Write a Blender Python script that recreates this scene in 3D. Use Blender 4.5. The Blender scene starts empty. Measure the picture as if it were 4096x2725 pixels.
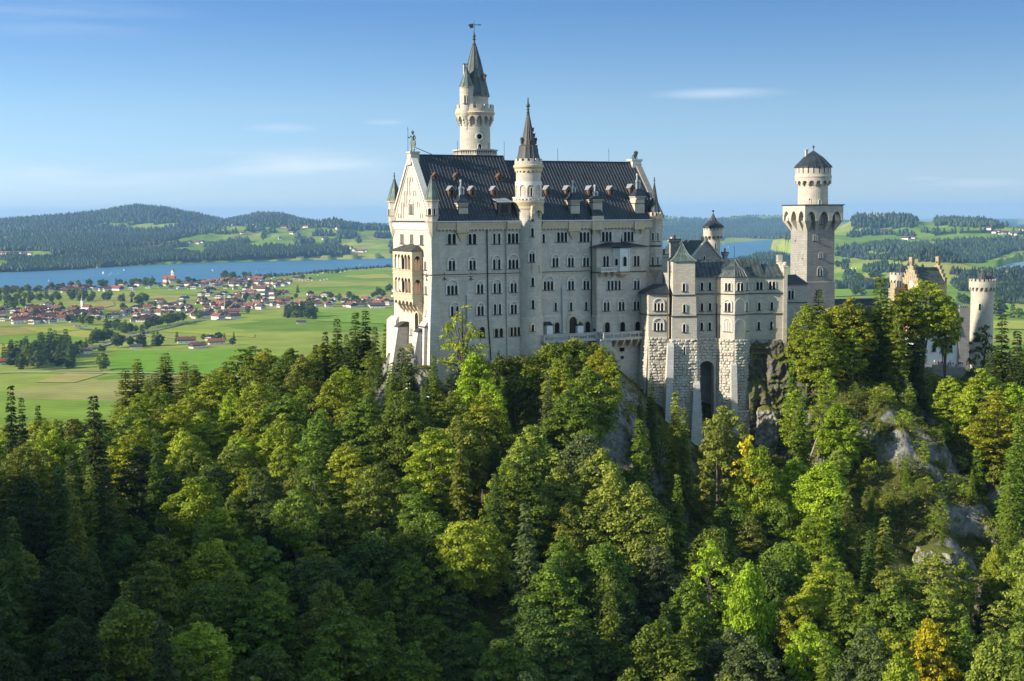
import bpy, math, random
import numpy as np
from mathutils import Vector, Matrix

scene = bpy.context.scene
COL = scene.collection
R = math.radians
sin, cos, pi = math.sin, math.cos, math.pi

# ------------------------------------------------------------------ camera
# the photo's 4096 x 2725 pixels are the unit for every sight line below
F = 5600.0
CZ = 200.0                      # eye height over the lake plain
TP = 502.0 / F                  # tangent of the downward tilt
ROLL = R(0.4)
_p = math.atan(TP)
FW = Vector((0, cos(_p), -sin(_p)))
_U = Vector((0, sin(_p), cos(_p)))
_X = Vector((1, 0, 0))
RT = _X * cos(ROLL) - _U * sin(ROLL)
UP = _X * sin(ROLL) + _U * cos(ROLL)
EYE = Vector((0, 0, CZ))
cam = bpy.data.cameras.new('camera')
cam.sensor_width = 36.0
cam.lens = 36.0 * F / 4096.0
cam.clip_start = 1.0
cam.clip_end = 200000.0
camo = bpy.data.objects.new('camera', cam)
camo.matrix_world = Matrix(((RT.x, UP.x, -FW.x, 0), (RT.y, UP.y, -FW.y, 0), (RT.z, UP.z, -FW.z, CZ), (0, 0, 0, 1)))
COL.objects.link(camo)
scene.camera = camo

# ------------------------------------------------------------------ sky and sun
SUN_EL, SUN_AZ = R(23), R(20)   # azimuth: from the left, this far to the front
SUN_DIR = Vector((-cos(SUN_AZ) * cos(SUN_EL), -sin(SUN_AZ) * cos(SUN_EL), sin(SUN_EL)))
world = bpy.data.worlds.new('World')
scene.world = world
world.use_nodes = True
wn, wl = world.node_tree.nodes, world.node_tree.links
wn.clear()
wo = wn.new('ShaderNodeOutputWorld')
bg = wn.new('ShaderNodeBackground')
sky = wn.new('ShaderNodeTexSky')
sky.sky_type = 'NISHITA'
sky.sun_disc = False
sky.sun_elevation = SUN_EL
sky.sun_rotation = -math.atan2(SUN_DIR.x, SUN_DIR.y)
sky.altitude = 900
sky.air_density = 1.0
sky.dust_density = 0.2
sky.ozone_density = 10.0
bg.inputs['Strength'].default_value = 0.13
# air colour by height above the horizon (sine of elevation)
SKY_RAMP = [(0.0, (.84, .75, .75)), (.035, (.89, .70, .64)), (.075, (.96, .70, .575)), (.11, (.84, .635, .54)), (.145, (.68, .565, .52)), (.42, (3.4, 1.9, .92))]
HAZE, HAZE_COL = 3.4e-5, (.34, .63, 1.0, 1)
# mountain shoulder beyond the left edge: crest height, its far end, its near fall-off
SHADE_Z, SHADE_END = 280.0, 318.0
sun = bpy.data.lights.new('sun', 'SUN')
sun.energy = 4.6
sun.angle = R(0.5)
sun.color = (1.0, 0.90, 0.74)
suno = bpy.data.objects.new('sun', sun)
suno.rotation_euler = (-SUN_DIR).to_track_quat('-Z', 'Y').to_euler()
suno.location = (-300, -200, 500)
COL.objects.link(suno)

vs = scene.view_settings
vs.view_transform = 'Standard'
vs.look = 'None'
vs.exposure = 0.95
vs.gamma = 1.0
cy = scene.cycles
cy.use_adaptive_sampling = True
cy.adaptive_threshold = 0.02
cy.use_denoising = True
cy.max_bounces = 6
cy.diffuse_bounces = 3
cy.glossy_bounces = 2
cy.transmission_bounces = 3
cy.transparent_max_bounces = 4
cy.volume_bounces = 0
cy.caustics_reflective = False
cy.caustics_refractive = False
cy.sample_clamp_indirect = 4.0


# ------------------------------------------------------------------ sight lines
def ray(px, py):
    return (FW * F + RT * (px - 2048.0) - UP * (py - 1362.5)) / F


def on_z(px, py, z=0.0):
    d = ray(px, py)
    return EYE + d * ((z - CZ) / d.z)


def at(px, py, D):
    """point on the sight line at ground distance D (along y)"""
    d = ray(px, py)
    return EYE + d * (D / d.y)


def proj(p):
    d = Vector(p) - EYE
    w = d.dot(FW)
    return 2048 + F * d.dot(RT) / w, 1362.5 - F * d.dot(UP) / w


def vl(px):
    return 860 - (px - 2048) * math.tan(ROLL)


# close-ups of the photo that the tables below are read from: origin and scale
ZOOM = {0: (0, 0, 1.7378), 1: (1500, 550, .3189), 2: (2100, 550, .3189), 3: (1500, 1000, .3189), 4: (2100, 1000, .3189),
        5: (2500, 900, .33941), 6: (2500, 1300, .33941), 7: (1750, 60, .38256), 8: (3050, 550, .41451),
        9: (3300, 1000, .38269), 10: (0, 750, .35072), 11: (800, 750, .35072), 12: (0, 1200, .42427),
        13: (1520, 480, .28064), 14: (1540, 950, .38285), 15: (2350, 850, .2551), 16: (3500, 1050, .28706), 17: (2600, 800, .6347)}


def Z(k, x, y):
    o = ZOOM[k]
    return o[0] + x * o[2], o[1] + y * o[2]


# ------------------------------------------------------------------ materials
def mat(name):
    m = bpy.data.materials.new(name)
    m.use_nodes = True
    nt = m.node_tree
    nt.nodes.clear()
    o = nt.nodes.new('ShaderNodeOutputMaterial')
    b = nt.nodes.new('ShaderNodeBsdfPrincipled')
    nt.links.new(b.outputs[0], o.inputs[0])
    return m, nt, b, o


def N(nt, t, **kw):
    n = nt.nodes.new(t)
    for k, v in kw.items():
        if k.startswith('i_'):
            n.inputs[k[2:].replace('_', ' ')].default_value = v
        else:
            setattr(n, k, v)
    return n


def ramp(nt, fac, stops):
    r = nt.nodes.new('ShaderNodeValToRGB')
    e = r.color_ramp.elements
    while len(e) < len(stops):
        e.new(0.5)
    for el, (p, c) in zip(e, stops):
        el.position = p
        el.color = (*c, 1) if len(c) == 3 else c
    nt.links.new(fac, r.inputs[0])
    return r.outputs[0]


def mixc(nt, f, a, b, mode='MIX'):
    m = nt.nodes.new('ShaderNodeMix')
    m.data_type = 'RGBA'
    m.blend_type = mode
    for i, v in ((0, f), (6, a), (7, b)):
        if isinstance(v, (int, float)):
            m.inputs[i].default_value = v
        elif isinstance(v, tuple):
            m.inputs[i].default_value = (*v, 1)
        else:
            nt.links.new(v, m.inputs[i])
    return m.outputs[2]


def stone_mat(name, base, dark, bw=0.95, bh=0.42, bump=0.25, stain=0.5, mortar=0.025, tint=None):
    m, nt, b, o = mat(name)
    tc = N(nt, 'ShaderNodeTexCoord')
    br = N(nt, 'ShaderNodeTexBrick', i_Scale=1.0, i_Mortar_Size=mortar, i_Mortar_Smooth=0.3, i_Brick_Width=bw, i_Row_Height=bh, i_Bias=0.0)
    br.inputs['Color1'].default_value = (*base, 1)
    br.inputs['Color2'].default_value = (*[x * .80 for x in base], 1)
    br.inputs['Mortar'].default_value = (*[x * .58 for x in base], 1)
    nt.links.new(tc.outputs['UV'], br.inputs['Vector'])
    n1 = N(nt, 'ShaderNodeTexNoise', i_Scale=0.35, i_Detail=6.0, i_Roughness=0.65)
    nt.links.new(tc.outputs['UV'], n1.inputs['Vector'])
    mp = N(nt, 'ShaderNodeMapping')
    mp.inputs['Scale'].default_value = (0.9, 0.12, 1)
    nt.links.new(tc.outputs['UV'], mp.inputs['Vector'])
    n2 = N(nt, 'ShaderNodeTexNoise', i_Scale=1.0, i_Detail=4.0)
    nt.links.new(mp.outputs[0], n2.inputs['Vector'])
    f1 = ramp(nt, n1.outputs['Fac'], [(0.42, (0, 0, 0)), (0.72, (1, 1, 1))])
    f2 = ramp(nt, n2.outputs['Fac'], [(0.50, (0, 0, 0)), (0.80, (1, 1, 1))])
    mm = N(nt, 'ShaderNodeMath', operation='MULTIPLY')
    nt.links.new(f1, mm.inputs[0])
    mm.inputs[1].default_value = stain
    c = mixc(nt, mm.outputs[0], br.outputs['Color'], dark)
    mm2 = N(nt, 'ShaderNodeMath', operation='MULTIPLY')
    nt.links.new(f2, mm2.inputs[0])
    mm2.inputs[1].default_value = stain * .7
    c = mixc(nt, mm2.outputs[0], c, tint or tuple(x * .8 for x in dark))
    nt.links.new(c, b.inputs['Base Color'])
    b.inputs['Roughness'].default_value = 0.88
    if bump:
        bp = N(nt, 'ShaderNodeBump', i_Strength=bump, i_Distance=0.05)
        ad = N(nt, 'ShaderNodeMath', operation='MULTIPLY_ADD')
        nt.links.new(br.outputs['Fac'], ad.inputs[0])
        ad.inputs[1].default_value = -1.0
        n3 = N(nt, 'ShaderNodeTexNoise', i_Scale=3.0, i_Detail=5.0)
        nt.links.new(tc.outputs['UV'], n3.inputs['Vector'])
        nt.links.new(n3.outputs['Fac'], ad.inputs[2])
        nt.links.new(ad.outputs[0], bp.inputs['Height'])
        nt.links.new(bp.outputs[0], b.inputs['Normal'])
    return m


def plain_mat(name, col, rough=0.6, metal=0.0, var=0.25, scale=1.5, spec=0.5, col2=None, bump=0.0):
    m, nt, b, o = mat(name)
    tc = N(nt, 'ShaderNodeTexCoord')
    n1 = N(nt, 'ShaderNodeTexNoise', i_Scale=scale, i_Detail=5.0, i_Roughness=0.6)
    nt.links.new(tc.outputs['Object'], n1.inputs['Vector'])
    lo = col2 or tuple(x * (1 - var) for x in col)
    c = ramp(nt, n1.outputs['Fac'], [(0.35, lo), (0.65, col)])
    nt.links.new(c, b.inputs['Base Color'])
    b.inputs['Roughness'].default_value = rough
    b.inputs['Metallic'].default_value = metal
    b.inputs['Specular IOR Level'].default_value = spec
    if bump:
        bp = N(nt, 'ShaderNodeBump', i_Strength=bump, i_Distance=0.1)
        nt.links.new(n1.outputs['Fac'], bp.inputs['Height'])
        nt.links.new(bp.outputs[0], b.inputs['Normal'])
    return m


def leaf_mat(name, trans=0.38):
    """leaf colour = the tree's own colour (object colour) varied leaf by leaf"""
    m, nt, b, o = mat(name)
    oi = N(nt, 'ShaderNodeObjectInfo')
    at_ = N(nt, 'ShaderNodeAttribute', attribute_name='tone')
    hs = N(nt, 'ShaderNodeHueSaturation')
    nt.links.new(oi.outputs['Color'], hs.inputs['Color'])
    mr = N(nt, 'ShaderNodeMapRange', i_To_Min=0.45, i_To_Max=1.5)
    nt.links.new(at_.outputs['Fac'], mr.inputs['Value'])
    nt.links.new(mr.outputs[0], hs.inputs['Value'])
    mh = N(nt, 'ShaderNodeMapRange', i_To_Min=0.520, i_To_Max=0.492)
    nt.links.new(at_.outputs['Fac'], mh.inputs['Value'])
    nt.links.new(mh.outputs[0], hs.inputs['Hue'])
    nt.links.new(hs.outputs[0], b.inputs['Base Color'])
    b.inputs['Roughness'].default_value = 0.55
    b.inputs['Specular IOR Level'].default_value = 0.25
    tr = N(nt, 'ShaderNodeBsdfTranslucent')
    nt.links.new(hs.outputs[0], tr.inputs['Color'])
    mx = N(nt, 'ShaderNodeMixShader', i_Fac=trans)
    nt.links.new(b.outputs[0], mx.inputs[1])
    nt.links.new(tr.outputs[0], mx.inputs[2])
    nt.links.new(mx.outputs[0], o.inputs[0])
    return m


M = {}
M['wall'] = stone_mat('limestone_wall', (.60, .54, .455), (.37, .34, .295), stain=.8)
M['base'] = stone_mat('limestone_plinth', (.54, .52, .48), (.36, .35, .32), stain=.6, bw=1.3, bh=.6)
M['grey'] = stone_mat('grey_rough_ashlar', (.35, .325, .29), (.19, .18, .16), bw=1.2, bh=.5, bump=.8, mortar=.04, stain=.5)
M['yellow'] = stone_mat('yellow_sandstone', (.60, .51, .37), (.44, .36, .25), bw=1.1, bh=.45, stain=.5)
M['warm'] = stone_mat('warm_limestone', (.54, .49, .405), (.37, .33, .26), stain=.5)
M['rustic'] = stone_mat('rusticated_blocks', (.54, .50, .43), (.32, .29, .22), bw=3, bh=3, bump=.5, stain=.7, mortar=0, tint=(.30, .28, .18))
M['trim'] = plain_mat('pale_stone_trim', (.70, .66, .59), .85, var=.15, spec=.3)
M['trimy'] = plain_mat('yellow_stone_trim', (.58, .48, .33), .85, var=.2, spec=.3)
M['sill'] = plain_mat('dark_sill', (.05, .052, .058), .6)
M['glass'] = plain_mat('dark_window_glass', (.010, .012, .016), .5, var=.4, spec=.08)
M['inner'] = stone_mat('shaded_ochre_inner_wall', (.15, .095, .05), (.1, .065, .035), stain=.4)  # ochre darkened to stand for the shade inside the loggia
M['brownglass'] = plain_mat('dark_brown_opening', (.03, .022, .016), .5, var=.4, spec=.2)
M['roof'] = plain_mat('dark_sheet_metal', (.036, .049, .066), .5, .1, var=.45, scale=.45, spec=.35, col2=(.017, .023, .033))
M['seam'] = plain_mat('standing_seam', (.14, .14, .14), .5, .2, var=.3)
M['teal'] = plain_mat('weathered_copper', (.085, .115, .11), .5, .15, var=.5, scale=.6, col2=(.035, .047, .047))
M['green'] = plain_mat('green_copper', (.14, .195, .165), .55, .1, var=.45, scale=.8, col2=(.06, .085, .072))
M['slate'] = plain_mat('brown_slate', (.058, .06, .06), .6, .1, var=.4, scale=.7)
M['copper'] = plain_mat('brown_copper', (.16, .092, .058), .6, .1, var=.4)
M['bronze'] = plain_mat('green_bronze', (.085, .12, .10), .5, .3, var=.6, scale=2.5, col2=(.03, .038, .032))
M['zinc'] = plain_mat('zinc_flue', (.50, .53, .56), .4, .5, var=.2)
M['iron'] = plain_mat('black_iron', (.02, .02, .022), .5)
M['brick'] = stone_mat('red_brick', (.42, .20, .11), (.28, .13, .08), bw=.5, bh=.2, stain=.3)
M['tan'] = stone_mat('tan_sandstone', (.40, .32, .20), (.30, .23, .14), bw=1.0, bh=.4, stain=.5)
M['ochre'] = stone_mat('ochre_facade', (.62, .42, .19), (.45, .29, .13), bw=1, bh=.4, stain=.4)
M['white'] = plain_mat('white_plaster', (.72, .71, .68), .9, var=.12, spec=.2)
M['rock'] = None
M['leaf'] = leaf_mat('leaf')
M['bark'] = plain_mat('bark', (.13, .105, .08), .9, var=.5, scale=3)
M['palebark'] = plain_mat('pale_bark', (.42, .38, .32), .9, var=.4, scale=3)


# ------------------------------------------------------------------ mesh builder
class MB:
    def __init__(s):
        s.v, s.f, s.m, s.uv = [], [], [], []
        s.warp = None

    def face(s, pts, m=0, uv=None):
        if uv is None:
            a, b, c = Vector(pts[0]), Vector(pts[1]), Vector(pts[2])
            n = (b - a).cross(c - a)
            if n.length < 1e-9 and len(pts) > 3:
                n = (c - a).cross(Vector(pts[3]) - a)
            if n.length > 1e-9:
                n.normalize()
            if abs(n.z) > .8:
                uv = [(p[0], p[1]) for p in pts]
            else:
                t = Vector((-n.y, n.x, 0))
                if t.length > 1e-6:
                    t.normalize()
                uv = [(p[0] * t.x + p[1] * t.y, p[2]) for p in pts]
        if s.warp:
            pts = [s.warp(p) for p in pts]
        k = len(s.v)
        s.v.extend([tuple(p) for p in pts])
        s.f.append(tuple(range(k, k + len(pts))))
        s.m.append(m)
        s.uv.extend(uv)

    def box(s, x0, x1, y0, y1, z0, z1, m=0, rot=0.0, c=None):
        P = [(x0, y0, z0), (x1, y0, z0), (x1, y1, z0), (x0, y1, z0), (x0, y0, z1), (x1, y0, z1), (x1, y1, z1), (x0, y1, z1)]
        if rot:
            cx, cy_ = c or ((x0 + x1) / 2, (y0 + y1) / 2)
            cr, sr = cos(rot), sin(rot)
            P = [(cx + (p[0] - cx) * cr - (p[1] - cy_) * sr, cy_ + (p[0] - cx) * sr + (p[1] - cy_) * cr, p[2]) for p in P]
        for q in ((0, 1, 5, 4), (1, 2, 6, 5), (2, 3, 7, 6), (3, 0, 4, 7), (4, 5, 6, 7), (3, 2, 1, 0)):
            s.face([P[i] for i in q], m)

    def prism(s, A, B, m=0, caps=True, capm=None):
        """skin between two point loops of equal length, with end caps"""
        n = len(A)
        for i in range(n):
            j = (i + 1) % n
            s.face([A[i], A[j], B[j], B[i]], m)
        if caps:
            s.face(list(reversed(A)), m if capm is None else capm)
            s.face(list(B), m if capm is None else capm)

    def loft(s, loops, m=0, caps=True):
        for i in range(len(loops) - 1):
            s.prism(loops[i], loops[i + 1], m, caps=False)
        if caps:
            s.face(list(reversed(loops[0])), m)
            s.face(list(loops[-1]), m)

    def lathe(s, prof, n=32, c=(0, 0), m=0, a0=0.0, a1=2 * pi, ph=0.0):
        full = abs(a1 - a0 - 2 * pi) < 1e-6
        rm = max(r for r, z in prof)
        for i in range(n):
            t0, t1 = ph + a0 + (a1 - a0) * i / n, ph + a0 + (a1 - a0) * (i + 1) / n
            for (r0, z0), (r1, z1) in zip(prof, prof[1:]):
                P = [(c[0] + r0 * cos(t0), c[1] + r0 * sin(t0), z0), (c[0] + r0 * cos(t1), c[1] + r0 * sin(t1), z0),
                     (c[0] + r1 * cos(t1), c[1] + r1 * sin(t1), z1), (c[0] + r1 * cos(t0), c[1] + r1 * sin(t0), z1)]
                U = [(t0 * rm, z0), (t1 * rm, z0), (t1 * rm, z1), (t0 * rm, z1)]
                if r0 < 1e-5:
                    P, U = P[1:], U[1:]
                elif r1 < 1e-5:
                    P, U = P[:3], U[:3]
                if abs(z1 - z0) < 1e-6:
                    U = [(p[0], p[1]) for p in P]
                s.face(P, m, U)

    def tube(s, pts, rad, n=6, m=0):
        pts = [Vector(p) for p in pts]
        rads = rad if isinstance(rad, (list, tuple)) else [rad] * len(pts)
        loops = []
        for i, p in enumerate(pts):
            d = (pts[min(i + 1, len(pts) - 1)] - pts[max(i - 1, 0)])
            if d.length < 1e-9:
                d = Vector((0, 0, 1))
            d.normalize()
            a = Vector((1, 0, 0)) if abs(d.x) < .8 else Vector((0, 1, 0))
            e1 = d.cross(a).normalized()
            e2 = d.cross(e1)
            loops.append([tuple(p + (e1 * cos(2 * pi * k / n) + e2 * sin(2 * pi * k / n)) * rads[i]) for k in range(n)])
        s.loft([[q for q in reversed(l)] for l in loops], m)

    def sphere(s, c, r, n=10, m=0, sc=(1, 1, 1)):
        for i in range(n // 2):
            p0, p1 = -pi / 2 + pi * i / (n // 2), -pi / 2 + pi * (i + 1) / (n // 2)
            for k in range(n):
                t0, t1 = 2 * pi * k / n, 2 * pi * (k + 1) / n
                P = [(c[0] + r * sc[0] * cos(p) * cos(t), c[1] + r * sc[1] * cos(p) * sin(t), c[2] + r * sc[2] * sin(p))
                     for p, t in ((p0, t0), (p0, t1), (p1, t1), (p1, t0))]
                if i == 0:
                    P = P[1:]
                elif i == n // 2 - 1:
                    P = P[:3]
                s.face(P, m)

    def arcade(s, x0, x1, n, zs, ztop, r, y0, y1, m=0, seg=8, ends=True, point=0.0):
        """a strip of wall over n round arches: arches spring at zs, wall reaches ztop, between depths y0 (front) and y1"""
        w = (x1 - x0) / n
        for k in range(n):
            c = x0 + w * (k + .5)
            arc = [(c - r * cos(pi * i / seg), zs + r * (1 + point) * sin(pi * i / seg)) for i in range(seg + 1)]
            L, Rr = x0 + w * k, x0 + w * (k + 1)
            for i in range(seg):
                (a, za), (b, zb) = arc[i], arc[i + 1]
                s.face([(a, y0, za), (b, y0, zb), (b, y0, ztop), (a, y0, ztop)], m)
                s.face([(a, y1, za), (b, y1, zb), (b, y0, zb), (a, y0, za)], m)
            if w - 2 * r > 1e-4:
                for a, b in ((L, c - r), (c + r, Rr)):
                    s.face([(a, y0, zs), (b, y0, zs), (b, y0, ztop), (a, y0, ztop)], m)
                    s.face([(a, y1, zs), (b, y1, zs), (b, y0, zs), (a, y0, zs)], m)
        s.face([(x0, y0, ztop), (x1, y0, ztop), (x1, y1, ztop), (x0, y1, ztop)], m)
        if ends:
            s.face([(x0, y1, zs), (x0, y0, zs), (x0, y0, ztop), (x0, y1, ztop)], m)
            s.face([(x1, y0, zs), (x1, y1, zs), (x1, y1, ztop), (x1, y0, ztop)], m)

    def mesh(s, name, mats):
        me = bpy.data.meshes.new(name)
        V = np.array(s.v, dtype=np.float64)
        q, inv = np.unique(np.round(V, 4), axis=0, return_inverse=True)
        inv = inv.reshape(-1)
        fs, ms, keep = [], [], []
        k = 0
        for f, m in zip(s.f, s.m):
            ids = [int(inv[i]) for i in f]
            if len(set(ids)) == len(ids):
                fs.append(ids)
                ms.append(m)
                keep.extend(f)
        me.from_pydata(q.tolist(), [], fs)
        ul = me.uv_layers.new(name='UVMap')
        ul.data.foreach_set('uv', np.array([s.uv[i] for i in keep], dtype=np.float32).reshape(-1))
        for mm in (mats if isinstance(mats, (list, tuple)) else [mats]):
            me.materials.append(M[mm] if isinstance(mm, str) else mm)
        me.polygons.foreach_set('material_index', np.array(ms, dtype=np.int32))
        me.update()
        return me

    def build(s, name, mats, parent=None, loc=(0, 0, 0), rz=0.0):
        return link(name, s.mesh(name, mats), parent, loc, rz)


def link(name, me, parent=None, loc=(0, 0, 0), rz=0.0):
    o = bpy.data.objects.new(name, me)
    COL.objects.link(o)
    o.parent = parent
    o.location = loc
    o.rotation_euler = (0, 0, rz)
    return o


def tag(o, label=None, cat=None, group=None, kind=None):
    if label:
        o['label'] = label
    if cat:
        o['category'] = cat
    if group:
        o['group'] = group
    if kind:
        o['kind'] = kind
    return o


def thing(name, label, cat, loc=(0, 0, 0), rz=0.0, group=None):
    return tag(link(name, None, None, loc, rz), label, cat, group)


class Frame:
    """a building's own axes: x along its front (to the right), y back into it, z up from base height"""
    def __init__(s, px, py, D, a, zb):
        p = at(px, py, D)
        s.O = Vector((p.x, p.y, zb))
        s.a = R(a)
        s.ux = Vector((cos(s.a), sin(s.a), 0))
        s.uy = Vector((-sin(s.a), cos(s.a), 0))

    def front(s, p, y=0.0):
        """sight line p=(px,py) met with the plane local y=const: (x, z)"""
        d = ray(*p)
        P0 = s.O + s.uy * y
        t = (P0 - EYE).dot(s.uy) / d.dot(s.uy)
        q = EYE + d * t - s.O
        return q.dot(s.ux), q.z

    def side(s, p, x=0.0):
        """with the plane local x=const: (y, z)"""
        d = ray(*p)
        P0 = s.O + s.ux * x
        t = (P0 - EYE).dot(s.ux) / d.dot(s.ux)
        q = EYE + d * t - s.O
        return q.dot(s.uy), q.z

    def local(s, P):
        q = Vector(P) - s.O
        return q.dot(s.ux), q.dot(s.uy), q.z
# ------------------------------------------------------------------ windows and small castle pieces
# kind: lights, light width, height, gap, rise of the blind arch above (0 = none), trim, columns between lights
WK = {'t3': (3, .72, 2.2, .22, 0, 'trim', 1), 't2': (2, .80, 2.25, .30, 0, 'trim', 2), 'p2': (2, .58, 2.3, .62, 0, 'trim', 0),
      'a2': (2, .62, 2.0, .26, .95, 'trim', 1), 'a3': (3, .64, 2.0, .26, 1.1, 'trim', 1), 'b2': (2, .60, 2.15, .60, .95, 'trim', 0),
      's1': (1, .62, 1.9, 0, 0, 'trim', 0), 's0': (1, .42, 1.9, 0, 0, 'trim', 0), 'g1': (1, 1.3, 2.3, 0, 0, 'trimy', 0),
      'g2': (2, .78, 1.9, .42, 0, 'trimy', 0), 'g3': (3, .62, 1.9, .26, 0, 'trimy', 0), 'q4': (4, .62, 2.1, .34, 0, 'trim', 1),
      'u1': (1, .66, 1.5, 0, 0, 'trimy', 0), 'y1': (2, .66, 2.3, .18, 0, 'trim', 0), 'v3': (3, .56, 2.2, .13, 0, 'trim', 1),
      'v2': (2, .52, 1.9, .14, .6, 'trim', 1), 'k2': (2, .62, 1.75, .22, 0, 'trim', 1), 'k1': (1, .60, 1.8, 0, 0, 'trim', 0),
      'm3': (3, .50, 1.75, .25, .85, 'trim', 1), 'c2': (2, .34, 1.6, .22, 0, 'trim', 0), 'd1': (1, .75, 1.5, 0, 0, 'trim', 0),
      'w0': (1, .9, 2.2, 0, 0, 'trim', 0), 'n1': (1, .34, 1.5, 0, 0, 'trim', 0)}
WC = {}


def arch_pts(c, r, zs, n=8, lead=True):
    return [(c - r * cos(pi * i / n), zs + r * sin(pi * i / n)) for i in range(n + 1)]


def arch_ring(mb, c, r0, r1, zb, zs, yf, yb, m=0, jambs=True):
    """raised band round an arched opening: inner radius r0, outer r1, from depth yf (front) back to yb"""
    A, B = arch_pts(c, r0, zs), arch_pts(c, r1, zs)
    if jambs:
        A = [(c - r0, zb)] + A + [(c + r0, zb)]
        B = [(c - r1, zb)] + B + [(c + r1, zb)]
    for (a, b, d, e) in zip(A, A[1:], B, B[1:]):
        mb.face([(a[0], yf, a[1]), (b[0], yf, b[1]), (e[0], yf, e[1]), (d[0], yf, d[1])], m)
        mb.face([(a[0], yb, a[1]), (b[0], yb, b[1]), (b[0], yf, b[1]), (a[0], yf, a[1])], m)
        mb.face([(d[0], yf, d[1]), (e[0], yf, e[1]), (e[0], yb, e[1]), (d[0], yb, d[1])], m)
    for p, q in ((A[0], B[0]), (A[-1], B[-1])):
        mb.face([(p[0], yf, p[1]), (q[0], yf, q[1]), (q[0], yb, q[1]), (p[0], yb, p[1])], m)


def win_meshes(kind):
    if kind in WC:
        return WC[kind]
    n, lw, h, gap, blind, trim, ncol = WK[kind]
    W = n * lw + (n - 1) * gap
    flat = kind in ('v3', 'v2', 'c2', 'n1')           # openings in walls seen edge-on: shallow frames
    r = lw / 2
    zs = h - r
    fr, pn, sl = MB(), MB(), MB()
    cs = [-W / 2 + lw / 2 + k * (lw + gap) for k in range(n)]
    for c in cs:
        P = [(c - r, 0)] + arch_pts(c, r, zs) + [(c + r, 0)]
        pn.face([(x, -.02, z) for x, z in P])
        # glazing bars
        e = min(.13, gap / 2 if gap else .13)
        arch_ring(fr, c, r, r + max(e, .1), 0, zs, -.05 if flat else -.17, 0)
    if blind:
        RW = W / 2 + .12
        zc = zs + .05
        arch_ring(fr, 0, RW, RW + .22, 0, zc, -.06 if flat else -.2, 0)
    else:
        if n > 1:
            fr.box(-W / 2 - .26, -W / 2 - .14, -.04 if flat else -.12, 0, 0, zs + .1)
            fr.box(W / 2 + .14, W / 2 + .26, -.04 if flat else -.12, 0, 0, zs + .1)
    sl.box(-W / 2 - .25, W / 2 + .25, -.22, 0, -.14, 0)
    col = MB()
    f_ = .33 if flat else 1
    col.lathe([(.13 * f_, 0), (.14 * f_, .08), (.085 * f_, .16), (.075 * f_, zs - .3), (.09 * f_, zs - .26), (.15 * f_, zs - .04), (.15 * f_, zs)], 8, (0, 0))
    cols = [(a + b) / 2 for a, b in zip(cs, cs[1:])] if ncol else []
    if ncol == 2:
        cols = [-W / 2 - .08] + cols + [W / 2 + .08]
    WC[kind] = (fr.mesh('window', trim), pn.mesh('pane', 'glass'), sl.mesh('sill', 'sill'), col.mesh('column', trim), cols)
    return WC[kind]


def window(parent, kind, x, z, y=0.0, side=None, rz=0.0, sill=True, cols=True):
    """front wall: local (x, y, z); side='W': the wall x=y-argument, x is then the depth coordinate"""
    fr, pn, sl, cm, cp = win_meshes(kind)
    loc = (x, y, z)
    if side == 'W':
        loc, rz = (y, x, z), -pi / 2
    w = link('window', fr, parent, loc, rz)
    link('pane', pn, w)
    if sill:
        link('sill', sl, w)
    if cols and side != 'W':
        for c in cp:
            link('column', cm, w, (c, -.08 if kind in ('v3', 'v2') else -.22, 0))
    return w


def ring_warp(r, c=(0, 0), ph=-pi / 2):
    """bend a straight strip (x along, y depth: 0 = wall face, negative outward) round a shaft of radius r"""
    def f(p):
        t = ph + p[0] / r
        q = r - p[1]
        return (c[0] + q * cos(t), c[1] + q * sin(t), p[2])
    return f


def crenels(mb, r, z0, zmid, ztop, n, th, c=(0, 0), m=0, frac=.55, ph=0.0):
    """round parapet with merlons"""
    mb.lathe([(r - th, z0), (r - th, zmid), (r, zmid), (r, z0)][::-1], 40, c, m)
    for k in range(n):
        a0 = ph + 2 * pi * (k - frac / 2) / n
        a1 = ph + 2 * pi * (k + frac / 2) / n
        lo, hi = [], []
        for (rr, a) in ((r, a0), (r, a1), (r - th, a1), (r - th, a0)):
            lo.append((c[0] + rr * cos(a), c[1] + rr * sin(a), zmid - .01))
            hi.append((c[0] + rr * cos(a), c[1] + rr * sin(a), ztop))
        mb.prism(lo, hi, m)


def finial(mb, x, y, z0, h, m=0, cross=True, r=.16):
    mb.lathe([(r * .7, z0 - .3), (r * .5, z0 + h * .12), (r * 1.3, z0 + h * .2), (r * .5, z0 + h * .28), (r * 1.7, z0 + h * .4), (r * .5, z0 + h * .52),
              (r * .35, z0 + h)], 8, (x, y), m)
    if cross:
        mb.box(x - h * .16, x + h * .16, y - .04, y + .04, z0 + h * .74, z0 + h * .82, m)
        mb.box(x - .06, x + .06, y - .06, y + .06, z0 + h * .52, z0 + h * 1.02, m)


def spire(mb, prof, n, c=(0, 0), m=0, ms=1, ph=0.0, rib=.07):
    """faceted roof with raised seams along its arrises"""
    mb.lathe(prof, n, c, m, ph=ph)
    for k in range(n):
        t = ph + 2 * pi * k / n
        mb.tube([(c[0] + (r + .01) * cos(t), c[1] + (r + .01) * sin(t), z) for r, z in prof if r > .03], rib, 4, ms)


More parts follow.
